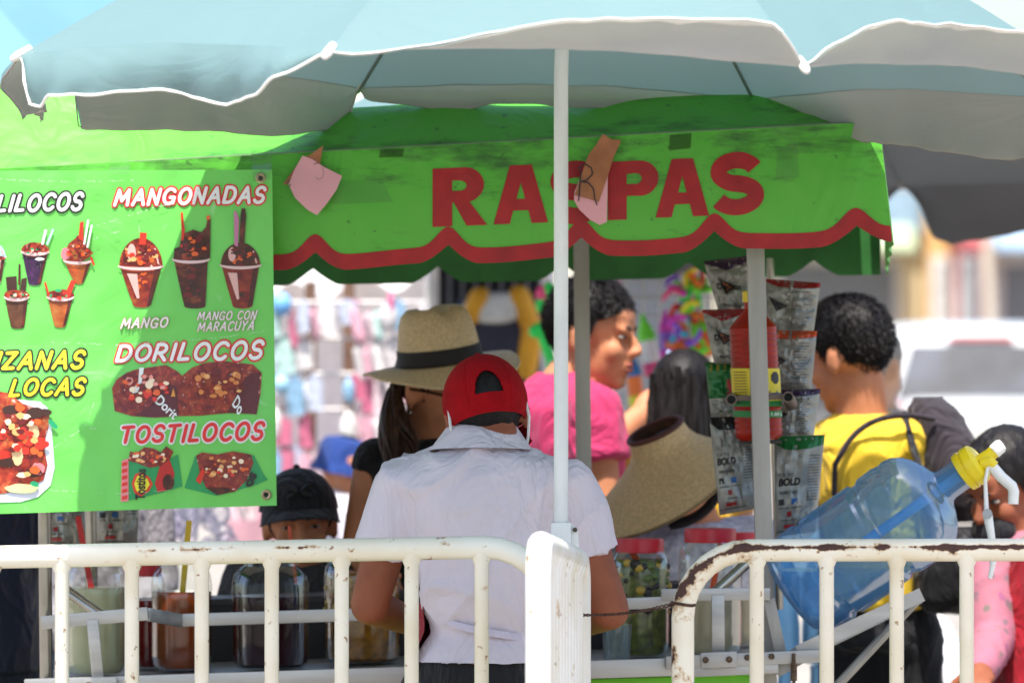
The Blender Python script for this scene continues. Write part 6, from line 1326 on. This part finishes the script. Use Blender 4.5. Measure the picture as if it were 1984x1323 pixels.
# --- woman in floral sleeves at the right
YR = 12.2
tor = [pr(1996, 1025, 40, 0.06, YR), pr(2000, 1045, 80, 0.09, YR), pr(2006, 1080, 116, 0.11, YR), pr(2012, 1150, 116, 0.12, YR), pr(2015, 1240, 112, 0.12, YR), pr(2015, 1330, 120, 0.13, YR)]
flo = M('cloth_pink_floral', C(164, 98, 116), 0.8, var=0.0, vscale=38, col2=C(156, 96, 110), bump=0.2, bscale=60)
m_, n_, l_ = flo, flo.node_tree.nodes, flo.node_tree.links
v_ = tex(n_, l_, 'Voronoi', 34, 0); v2_ = tex(n_, l_, 'Noise', 120, 3); a_ = n_.new('ShaderNodeMath'); a_.operation = 'MULTIPLY_ADD'; l_.new(v2_.outputs['Fac'], a_.inputs[0]); a_.inputs[1].default_value = 0.5; l_.new(v_.outputs['Distance'], a_.inputs[2]); f_ = ramp(n_, l_, a_.outputs[0], [(0.48, 0.8), (0.62, 0)]); s_ = n_.new('ShaderNodeSeparateColor'); l_.new(v_.outputs['Color'], s_.inputs[0])
fc = ramp(n_, l_, s_.outputs[0], [(0, C(84, 92, 80)), (0.45, C(140, 76, 112)), (0.7, C(100, 88, 96))], 'CONSTANT'); b_ = n_['Principled BSDF']; old = b_.inputs['Base Color'].links[0].from_socket; l_.new(mixc(n_, l_, f_, old, fc), b_.inputs['Base Color'])
rw, T, bo = person('woman in pink floral sleeves and red apron leaning in behind the jug', (P(1950, 945, YR), -48, 24, 0, 1.0), tor, (P(1915, 1090, YR - .04), P(2110, 1085, YR)), (P(1922, 1240, YR - 0.12), P(2130, 1240, YR)), (P(1900, 1300, YR - .30), P(2060, 1310, YR - .25)), SKD, flo, clothm('dark_jeans', C(40, 46, 60), 0.1), vx=0.009, seed=41, longs=True, shoulderpad=0.054)
hair_cap(T, 1.0, HBLK, bo, lo=-0.045, thick=0.018, fringe=0.045, amp=0.004)
mb = MB(); r3 = T.to_3x3().normalized(); mb.ell(T @ Vector((0, -.072, -.066)), (.054, .040, .042), r3, 18, 12); mb.build('face_mask', clothm('black_mask', C(30, 30, 34), 0.05), rw)
mb = MB(); ringloft(mb, [(P(2002, 1060, YR - .02), S(62, YR), .12), (P(2006, 1130, YR - .02), S(78, YR), .125), (P(2012, 1250, YR - .02), S(92, YR), .13), (P(2012, 1400, YR - .02), S(104, YR), .14)], 0); vobj(mb, 'apron', 0.012, clothm('deep_red_apron', C(150, 18, 34), 0.06), rw, 2, folds(.005, 8, 4, 6))
# --- person in navy jacket and one in grey sweater at the left end
YL = 12.2
tor = [pr(-40, 800, 44, 0.06, YL), pr(-40, 830, 90, 0.10, YL), pr(-40, 880, 124, 0.13, YL), pr(-42, 990, 124, 0.14, YL), pr(-44, 1120, 122, 0.14, YL), pr(-44, 1270, 124, 0.14, YL), pr(-44, 1300, 122, 0.14, YL)]
_, T, bo = person('person in long navy jacket beside the left end of the cart', (P(-40, 715, YL), 60, 5, 0, 1.0), tor, (P(-150, 880, YL), P(66, 880, YL)), (P(-165, 1060, YL), P(54, 1060, YL - .02)), (P(-120, 1200, YL - .2), P(-60, 1170, YL - .16)), SK, clothm('navy_jacket', C(30, 36, 58), 0.12, 0.6), clothm('dark_jeans', C(40, 46, 60), 0.1), vx=0.012, seed=45, longs=True, fold=(0.008, 7, 2.5), shoulderpad=0.06)
hair_cap(T, 1.0, HBLK, bo, lo=-0.04, thick=0.012)
YE = 12.75
tor = [pr(190, 905, 40, 0.06, YE), pr(190, 930, 80, 0.09, YE), pr(190, 975, 108, 0.12, YE), pr(188, 1080, 108, 0.13, YE), pr(186, 1200, 108, 0.13, YE), pr(184, 1255, 110, 0.13, YE)]
_, T, bo = person('person in grey sweater and jeans behind the left jars', (P(195, 820, YE), 10, 8, 0, 1.0), tor, (P(92, 975, YE), P(288, 975, YE)), (P(76, 1190, YE - .02), P(306, 1130, YE - .02)), (P(150, 1240, YE - .2), P(240, 1210, YE - .2)), SK, clothm('grey_sweater', C(138, 134, 140), 0.08), clothm('blue_jeans', C(74, 90, 110), 0.12), vx=0.012, seed=49, longs=True, shoulderpad=0.056)
hair_cap(T, 1.0, HBLK, bo, lo=-0.04, thick=0.012)
# ------------------------------------------------------------------ background: stalls, toys, car, street
rnd = random.Random(11)
def solid(name, a, b, mat, par, bevel=0.0):
    """axis-aligned box from corner a to corner b"""
    a = Vector(a); b = Vector(b); mb = MB(); mb.box((a + b) / 2, (abs(b.x - a.x), abs(b.y - a.y), abs(b.z - a.z))); return mb.build(name, mat, par, bevel=bevel)
def pbox(name, x0, y0, x1, y1, Y, d, mat, par, bevel=0.0):
    a = P(x0, y1, Y); b = P(x1, y0, Y); b.y = Y + d; return solid(name, a, b, mat, par, bevel)
wood = M('brown_wood', C(128, 96, 76), 0.7, var=0.2); whitecl = M('white_sheeting', C(226, 222, 220), 0.8, var=0.05, transl=0.3)
# stall of packaged goods
YS = 17.5
ms = thing('market_stall', 'market stall with white awning and hanging packages beyond the cart', 'market stall', (P(690, 0, YS).x, YS + .3, 0))
for x in (470, 602, 676, 838): mb = MB(); q = P(x, 545, YS + .1); mb.tube([Vector((q.x, q.y, 0)), q], .018, 8); mb.build('post', wood if x in (602, 676) else M('white_post', C(220, 216, 212), 0.5), ms)
pbox('back_sheet', 440, 540, 850, 1300, YS + .75, .02, M('pale_back_sheet', C(224, 220, 216), 0.8, var=0.08), ms)
mb = MB(); mb.sheet(lambda u, v: lerp(lerp(P(430, 560, YS + .25), P(835, 520, YS + .25), u), lerp(P(430, 500, YS + .8), P(850, 480, YS + .8), u), v) + Vector((0, 0, -.06 * math.sin(math.pi * u * 3) ** 2 * (1 - v))), 40, 10); mb.build('awning', whitecl, ms)
pbox('counter', 440, 1010, 850, 1330, YS - .2, .7, M('stall_cloth', C(196, 150, 160), 0.8), ms)
for y in (586, 655, 724, 793, 862, 931): mb = MB(); mb.tube([P(440, y, YS - .1), P(850, y, YS - .1)], .006, 6); mb.build('hanging_rail', M('white_post', C(220, 216, 212), 0.5), ms)
PK = [C(236, 232, 230), C(232, 226, 226), C(228, 176, 192), C(232, 206, 212), C(190, 222, 214), C(238, 236, 232), C(206, 214, 234), C(216, 120, 150), C(150, 190, 220)]
pkmeshes = []
for i in range(6):
    mb = MB()
    if i % 3 == 0: mb.box((0, 0, -.055), (.072, .022, .095))
    elif i % 3 == 1: mb.ell((0, 0, -.06), (.038, .02, .055), None, 12, 8)
    else: mb.cap((-.012, 0, -.03), .02, (.014, 0, -.10), .024, 10)
    mb.box((0, 0, -.003), (.03, .004, .016)); me = mb.mesh('package'); pkmeshes.append(me)
for i, c in enumerate(PK): M('pack_%d' % i, c, 0.3, var=0.25, vscale=40)
n = 0
for row, y in enumerate((586, 655, 724, 793, 862, 931)):
    for k in range(20):
        x = 448 + k * 20.4 + rnd.uniform(-4, 4)
        if rnd.random() < 0.06 or abs(x - 640) < 30 and row > 0: continue
        ci = rnd.randrange(len(PK)); me = pkmeshes[rnd.choice((0, 0, 1, 2))].copy(); me.materials.append(MATS['pack_%d' % ci])
        o = bpy.data.objects.new('hanging_package', me); COL.objects.link(o); o.location = P(x, y + rnd.uniform(-6, 18), YS - .11 - rnd.uniform(0, .05)); o.scale = (rnd.uniform(.45, .85), 1, rnd.uniform(.7, 1.15)); o.rotation_euler = (0, rnd.uniform(-.05, .05), rnd.uniform(-.4, .4))
        tag(o, '%s package hanging on the %s rail of the white stall' % (['off white', 'chalk white', 'light pink', 'pale rose', 'mint green', 'bright white', 'pale lavender', 'deep pink', 'light blue'][ci], ['top', 'second', 'third', 'fourth', 'fifth', 'lowest'][row]), 'package', 'packages hanging on the white stall')
for (x, y, w_, h_, c, lab) in ((545, 590, 40, 46, C(120, 180, 232), 'sky blue packaged toy hung at the stall corner'), (757, 590, 14, 52, C(228, 90, 140), 'bright pink streamer hung from the stall awning'), (545, 745, 34, 40, C(160, 206, 230), 'pale blue packaged item low on the stall rails')):
    mb = MB(); mb.ell(P(x, y, YS - .15), (S(w_, YS) / 2, .03, S(h_, YS) / 2), None, 14, 10); o = mb.build('packaged_toy', M('toy_' + lab[:6], c, 0.35, var=.1)); tag(o, lab, 'toy')
# dark clothes stall with a hung jersey
YD = 16.4
ds = thing('clothes_stall', 'clothes stall behind the straw hat, black panel standing for its shaded interior', 'market stall', (P(945, 0, YD).x, YD + .4, 0))
pbox('backdrop', 832, 480, 1064, 1300, YD + .5, .03, M('interior_shade_black', C(34, 32, 34), 0.9, var=.2), ds)  # black panel painted as the shaded depth of the stall
for x in (836, 1062): mb = MB(); q = P(x, 470, YD); mb.tube([Vector((q.x, q.y, 0)), q], .02, 8); mb.build('post', M('white_post', C(220, 216, 212), 0.5), ds)
mb = MB(); mb.sheet(lambda u, v: lerp(lerp(P(820, 500, YD - .4), P(1075, 492, YD - .4), u), lerp(P(830, 462, YD + .6), P(1068, 460, YD + .6), u), v), 10, 6); mb.build('roof_sheet', M('dark_tarp', C(56, 52, 54), 0.8), ds)
for i in range(9): mb = MB(); x = 846 + i * 25; mb.tube([P(x, 500, YD + .44), P(x, 720, YD + .44)], .004, 5); mb.build('grid_wire', M('grey_wire', C(120, 118, 120), 0.5), ds)
jy = thing('football_shirt', 'navy, white and yellow sports shirt hung on the dark stall', 'shirt', P(975, 735, YD + .3))
mb = MB(); ringloft(mb, [(P(968, 568, YD + .3), .05, .03), (P(968, 580, YD + .3), .12, .04), (P(966, 620, YD + .3), .135, .045), (P(966, 735, YD + .3), .125, .045)]); vobj(mb, 'shirt_body', .012, M('navy_jersey', C(40, 40, 56), .7), jy, 2, folds(.006, 8, 5, 2))
mb = MB(); ringloft(mb, [(P(966, 566, YD + .29), .075, .045), (P(964, 600, YD + .29), .115, .05), (P(960, 628, YD + .29), .05, .048)]); vobj(mb, 'chest_panel', .012, M('white_jersey', C(214, 212, 206), .7), jy, 2)
for x0, y0, x1, y1 in ((1006, 575, 1032, 640), (1032, 636, 1020, 715), (930, 578, 914, 610)): mb = MB(); mb.cap(P(x0, y0, YD + .27), .034, P(x1, y1, YD + .27), .03); mb.build('sleeve', M('yellow_jersey', C(226, 160, 30), .7), jy)
# toy stall
YT = 14.7
ts = thing('toy_stall', 'toy stall with white wire grid behind the man in pink', 'market stall', (P(1250, 0, YT).x, YT + .3, 0))
wire = M('white_wire_grid', C(206, 204, 206), .4)
for i in range(11): mb = MB(); x = 1150 + i * 32; mb.tube([P(x, 530, YT + .25), P(x, 1000, YT + .25)], .003, 5); mb.build('grid_wire', wire, ts)
for i in range(13): mb = MB(); y = 540 + i * 36; mb.tube([P(1146, y, YT + .25), P(1476, y, YT + .25)], .003, 5); mb.build('grid_wire', wire, ts)
for x in (1140, 1480): mb = MB(); q = P(x, 500, YT + .26); mb.tube([Vector((q.x, q.y, 0)), q], .014, 8); mb.build('post', wire, ts)
mb = MB(); mb.sheet(lambda u, v: lerp(lerp(P(1090, 512, YT - .35), P(1500, 506, YT - .35), u), lerp(P(1110, 470, YT + .6), P(1500, 470, YT + .6), u), v) + Vector((0, 0, -.03 * math.sin(u * 9) ** 2 * (1 - v))), 30, 8); mb.build('roof_sheet', M('grey_tarp', C(150, 148, 150), .8, transl=.25), ts)
pbox('table', 1120, 1010, 1500, 1330, YT, .5, M('table_cloth', C(120, 110, 130), .8), ts)
def toym(nm, c): return M('toy_' + nm, c, .35, var=.06)
N_ = {'lime': C(120, 232, 60), 'green': C(40, 220, 90), 'magenta': C(226, 70, 200), 'orange': C(240, 120, 40), 'yellow': C(236, 226, 50), 'red': C(220, 40, 40), 'cyan': C(70, 190, 220), 'violet': C(140, 90, 220), 'pink': C(240, 80, 140), 'white': C(236, 236, 240), 'blue': C(50, 120, 190)}
# streamers and spinners: a hanging bunch of curled neon ribbons, each its own toy
ks = list(N_)
for i in range(46):
    x = 1338 + rnd.gauss(0, 20); y = 520 + 185 * rnd.random(); x += (y - 520) * -.06; d = rnd.uniform(-.10, .02); mb = MB(); c = P(x, y, YT + d); a = rnd.uniform(0, 6.28); pts = []
    for k in range(9): q = a + k * .6; pts.append(c + Vector((math.cos(q) * .016 + (k - 4) * .006 * math.cos(a), math.sin(q) * .012, math.sin(q) * .016 + (k - 4) * .007 * math.sin(a))))
    mb.tube(pts, [.004] + [.0075] * 7 + [.003], 6); k = rnd.choice(['lime', 'green', 'lime', 'magenta', 'orange', 'yellow', 'red', 'cyan', 'violet', 'pink', 'white'])
    o = mb.build('curled_streamer', toym(k, N_[k])); tag(o, 'curled %s plastic streamer in the bright bunch on the toy stall' % k, 'toy', 'neon streamers on the toy stall')
mb = MB(); mb.tube([P(1338, 505, YT + .02), P(1336, 700, YT + .02)], .004, 6); mb.build('streamer_hanger', wire, ts)
for (pts, c, lab) in (([(1302, 520), (1352, 512), (1362, 600), (1318, 590)], 'green', 'bright green plastic pouch at the top of the toy bunch'), ([(1340, 600), (1376, 606), (1382, 690), (1346, 690)], 'orange', 'orange plastic toy packet low in the toy bunch')):
    mb = MB(); mb.rings([[P(x, y, YT + .03 + d) for x, y in pts] for d in (0, .025)]); tag(mb.build('toy_pouch', toym(c, N_[c]), bevel=.004), lab, 'toy')
def bottle_toy(label, x, yb, h, w, c1, c2, c3, Y, lean=0):
    r = thing('bubble_bottle', label, 'toy bottle', P(x, yb, Y), 'bubble bottles on the toy stall'); b = P(x, yb, Y); ax_ = (P(x + lean, yb - h, Y) - b); L = ax_.length; rr = S(w, Y) / 2
    mb = MB(); mb.lathe(b, ax_, [(0, rr * .8), (.003, rr), (L * .20, rr), (L * .22, rr * .9)], 16); mb.build('base_cap', toym(c1, N_[c1]), r)
    mb = MB(); mb.lathe(b + ax_ * .21, ax_, [(0, rr * .9), (L * .36, rr * .85)], 16); mb.build('label', toym(c2, N_[c2]), r)
    mb = MB(); mb.lathe(b + ax_ * .57, ax_, [(0, rr * .95), (L * .16, rr * .8), (L * .34, rr * .3), (L * .42, rr * .25), (L * .43, .001)], 16); mb.build('top', toym(c3, N_[c3]), r)
bottle_toy('lime topped bubble bottle with pink base hanging on the wire grid', 1268, 728, 120, 38, 'pink', 'white', 'lime', YT + .1, -24)
bottle_toy('orange bubble bottle with blue cap hanging near the man in pink', 1236, 790, 108, 34, 'yellow', 'orange', 'blue', YT + .05, -14)
bottle_toy('magenta bubble bottle hanging behind the neon bunch', 1295, 700, 100, 34, 'magenta', 'violet', 'magenta', YT + .18, -6)
for (x, y, rx, rz, c, lab) in ((1180, 750, 34, 9, 'white', 'white and pink party mask low on the toy stall'), (1190, 738, 16, 12, 'yellow', 'small yellow toy face behind the man in pink'), (1205, 830, 24, 14, 'violet', 'violet toy ball low on the toy stall'), (1150, 532, 14, 10, 'pink', 'small hot pink toy hung under the toy stall roof'), (1192, 552, 13, 10, 'pink', 'pink toy ring beside the small hot pink toy')):
    mb = MB(); mb.ell(P(x, y, YT + .15), (S(rx, YT), .03, S(rz, YT)), None, 14, 10); mb.ell(P(x + rx * .4, y + 3, YT + .13), (S(rx * .4, YT), .02, S(rz * .5, YT)), None, 10, 8); tag(mb.build('hanging_toy', toym(c, N_[c])), lab, 'toy')
hm = thing('toy_hammer', 'bright green inflatable toy hammer behind the umbrella pole', 'toy', P(1066, 700, YT - .1))
mb = MB(); mb.tube([P(1047, 640, YT - .1), P(1068, 700, YT - .1)], .014, 10); mb.build('handle', toym('green', N_['green']), hm)
mb = MB(); mb.cap(P(1038, 642, YT - .1), .018, P(1058, 632, YT - .1), .018); mb.build('head', toym('green', N_['green']), hm)
fw = thing('toy_windmill', 'pink and green toy windmill above the toy hammer', 'toy', P(1060, 610, YT - .05))
for k in range(5): a = k * 1.2566; mb = MB(); mb.ell(P(1060 + 13 * math.cos(a), 580 + 18 * math.sin(a), YT - .05), (.016, .006, .022), None, 10, 8); mb.build('petal', toym('pink' if k % 2 else 'green', N_['pink' if k % 2 else 'green']), fw)
mb = MB(); mb.tube([P(1060, 580, YT - .04), P(1062, 760, YT - .04)], .004, 6); mb.build('stick', toym('green', N_['green']), fw)
wd = thing('bubble_wand', 'long translucent bubble wand held by the man in pink', 'toy', P(1265, 790, YP + .36)); mb = MB(); mb.tube([P(1262, 800, YP + .36), P(1300, 680, YP + .36)], .009, 8); mb.build('tube', M('pale_blue_tube', C(190, 206, 240), .2, var=.05), wd)
# soap bubbles drifting below the banner
bub = glass('soap_film', (.96, .95, .97, 1), 1.0, 0.06, C(200, 190, 230), 0.02)
for i in range(26):
    x = rnd.uniform(300, 440); y = rnd.uniform(985, 1062); mb = MB(); mb.ell(P(x, y, 14.2 + rnd.uniform(-.3, .3)), rnd.uniform(.012, .03), None, 14, 10); o = mb.build('soap_bubble', bub); tag(o, 'shiny soap bubble drifting in the gap under the banner', 'bubble', 'soap bubbles under the banner')
# packs of bottled water beyond the jug cradle
wb = glass('clear_blue_bottle', (.75, .9, 1, 1), .7, .35, C(150, 206, 240), .1)
z0 = 0
for j in range(4):
    pk = thing('water_pack', ['shrink wrapped pack of small water bottles, lowest of the stack', 'shrink wrapped pack of small water bottles, second of the stack', 'shrink wrapped pack of small water bottles, third of the stack', 'shrink wrapped pack of small water bottles on top of the stack'][j], 'bottle pack', (P(1552, 0, 12.5).x, 12.5, .27 * j), 'stacked packs of water bottles behind the jug')
    for a in range(4):
        for b in range(2):
            c = Vector((P(1552, 0, 12.5).x - .105 + a * .07, 12.47 + b * .07, .27 * j + .001)); mb = MB(); mb.lathe(c, (0, 0, 1), [(0, .026), (.01, .032), (.08, .031), (.10, .028), (.12, .032), (.18, .031), (.225, .014), (.245, .013), (.262, .014), (.266, .001)], 12); mb.build('bottle', wb, pk)
# white printed sack on the pavement
sk_ = thing('white_sack', 'tall white printed plastic sack standing behind the barrier', 'sack', (P(1830, 0, 13.3).x, 13.3, 0))
mb = MB(); sx_ = P(1830, 0, 13.3).x; ringloft(mb, [(Vector((sx_, 13.3, .01)), .10, .08), (Vector((sx_, 13.3, .3)), .115, .09), (Vector((sx_ + .005, 13.3, .6)), .09, .07), (Vector((sx_ - .005, 13.3, .78)), .06, .04), (Vector((sx_ - .012, 13.3, .88)), .02, .015)], 10); vobj(mb, 'sack_body', .014, M('sack_plastic', C(226, 226, 230), .4, var=.05), sk_, 2, folds(.012, 10, 7, 4))
for (dx, z, w_, h_, c) in ((.03, .62, .02, .05, C(60, 80, 170)), (.0, .5, .03, .1, C(226, 130, 60)), (.035, .42, .035, .05, C(200, 50, 50))):
    mb = MB(); mb.ell(Vector((sx_ + dx, 13.3 - .075, z)), (w_, .022, h_), None, 12, 8); mb.build('printed_mark', M('sack_mark_%d' % int(z * 100), c, .5), sk_)
# ------------------------------------------------------------------ parked white car
YC = 48.0
car = thing('parked_car', 'white car parked in the sun on the street behind', 'car', (P(1905, 0, YC).x, YC + 2, 0))
ccx = P(1905, 0, YC).x; white_car = M('white_car_paint', C(214, 216, 216), .25, var=.02, coat=.5)
secs = [(0, .40, .80, .86), (0.05, .36, 1.0, .88)]
def carring(y, pts): return [Vector((ccx + x, y, z)) for x, z in pts + [(-x, z) for x, z in pts[::-1]]]
mb = MB(); prof = lambda w, h, lo, wl: [(w * .96, lo), (w, lo + .18), (w, wl - .12), (w * .96, wl), (w * .84, h - .10), (w * .74, h - .02), (w * .4, h)]
mb.rings([carring(YC - .02, prof(.84, 1.03, .42, .92)), carring(YC + .34, prof(.87, 1.61, .32, 1.0)), carring(YC + .6, prof(.89, 1.655, .26, 1.0)), carring(YC + 2.2, prof(.89, 1.66, .24, 1.0)), carring(YC + 2.9, prof(.88, 1.45, .24, .98)), carring(YC + 3.3, prof(.88, 1.02, .24, .95)), carring(YC + 4.1, prof(.84, .92, .28, .85)), carring(YC + 4.25, prof(.78, .70, .40, .66))]); mb.build('body', white_car, car)
dk = M('car_glass', C(62, 68, 82), .35, var=.4, vscale=3, spec=.2)
def quadp(name, pts, mat, par=car, th=.03): mb = MB(); mb.rings([[Vector((ccx + x, YC + y + d, z)) for x, y, z in pts] for d in (-th, th)]); return mb.build(name, mat, par)
quadp('rear_window', [(-.72, .0, 1.05), (.72, .0, 1.05), (.58, .24, 1.48), (-.58, .24, 1.48)], dk)
quadp('brake_light', [(-.28, .26, 1.52), (.28, .26, 1.52), (.27, .28, 1.56), (-.27, .28, 1.56)], M('red_lens', C(170, 60, 66), .2), th=.05)
for sg in (-1, 1): quadp('tail_light', [(sg * .83, -.05, .72), (sg * .66, -.07, .72), (sg * .70, -.06, 1.0), (sg * .80, -.03, 1.02)], M('red_lens', C(170, 60, 66), .2))
quadp('bumper', [(-.84, -.10, .34), (.84, -.10, .34), (.86, -.10, .58), (-.86, -.10, .58)], white_car, th=.06); quadp('number_plate', [(-.24, -.08, .70), (.24, -.08, .70), (.24, -.08, .82), (-.24, -.08, .82)], M('plate', C(206, 206, 196), .4))
for sg in (-1, 1):
    for yy in (.75, 3.3):
        mb = MB(); mb.lathe(Vector((ccx + sg * .70 - .1, YC + yy, .33)), (1, 0, 0), [(0, .1), (0, .29), (.02, .325), (.18, .325), (.2, .29), (.2, .1)], 24); wl = mb.build('wheel', MATS['black_rubber'], car); mb = MB(); mb.lathe(Vector((ccx + sg * .70 - .106, YC + yy, .33)), (1, 0, 0), [(0, .001), (0, .2), (.212, .2), (.212, .001)], 18, cap=False); mb.build('rim', alu, wl)
for k in range(5): mb = MB(); mb.ell(Vector((ccx - .55 + .25 * k, YC + .9, 1.12)), (.12, .1, .17), None, 10, 8); mb.build('headrest', M('dark_seat', C(70, 70, 76), .8), car)
# ------------------------------------------------------------------ buildings across the street
def building(label, x0, x1, Y, h, wall, rows, bay, trim, awn=None, sign=None):
    X0 = P(x0, 0, Y).x; X1 = P(x1, 0, Y).x; b = thing('building', label, 'building', ((X0 + X1) / 2, Y + 3, 0))
    solid('wall', (X0, Y, 0), (X1, Y + 6, h), wall, b); solid('cornice', (X0 - .1, Y - .15, h), (X1 + .1, Y + 6.1, h + .25), trim, b)
    nb = max(1, int((X1 - X0) / bay)); bw = (X1 - X0) / nb
    for r in range(rows):
        zb = .1 if r == 0 else 3.3 * r + .9; zt = 2.6 if r == 0 else 3.3 * r + 2.4
        for k in range(nb):
            cx_ = X0 + bw * (k + .5); w_ = bw * (.36 if r == 0 else .24)
            fr_ = solid('window' if r else 'door', (cx_ - w_, Y - .06, zb), (cx_ + w_, Y - .002, zt), trim, b); solid('pane', (cx_ - w_ + .1, Y - .085, zb + .1), (cx_ + w_ - .1, Y - .06, zt - .1), M('dark_pane', C(120, 122, 126), .3), fr_)
            if awn and r == 0: mb = MB(); mb.rings([[Vector((xx, Y - .01, 3.1)), Vector((xx, Y - .9, 2.72)), Vector((xx, Y - .9, 2.66)), Vector((xx, Y - .01, 3.02))] for xx in (cx_ - w_ * 1.15, cx_ + w_ * 1.15)]); mb.build('shop_awning', awn[k % len(awn)], b)
    if sign:
        for (sx0, sx1, sz0, sz1, sm) in sign: solid('sign_board', (X0 + sx0, Y - .2, sz0), (X0 + sx1, Y - .1, sz1), sm, b)
    return b
wl1 = M('cream_plaster', C(232, 216, 178), .9, var=.06, vscale=.6); wl2 = M('ochre_plaster', C(222, 178, 118), .9, var=.08, vscale=.6); wl3 = M('white_plaster', C(234, 228, 214), .9, var=.05, vscale=.6); wl4 = M('pink_plaster', C(190, 110, 110), .9, var=.08, vscale=.6); trw = M('white_trim', C(232, 230, 224), .7)
ab, ag, ar = M('blue_awning', C(150, 178, 204), .7), M('green_awning', C(176, 192, 160), .7), M('red_awning', C(166, 84, 86), .7)
building('cream plastered shop building with blue and green awnings across the street', 1450, 1795, 76, 3.9, wl1, 1, 1.25, trw, [ag, ab], [(1.7, 2.4, 2.9, 3.5, ab)])
building('narrow ochre building next to the cream shops', 1796, 1850, 75, 4.4, wl2, 1, .5, trw)
building('low pink fronted shop between ochre and white buildings', 1851, 1900, 74.5, 3.2, wl4, 1, .5, trw, [ar])
building('white plastered building beyond the parked car', 1901, 2300, 76, 3.6, wl3, 1, 1.3, trw, [ab, ar])
building('long cream two storey building behind the market stalls', -800, 1440, 70, 7.2, wl3, 2, 2.2, wl1, [ar, ab])
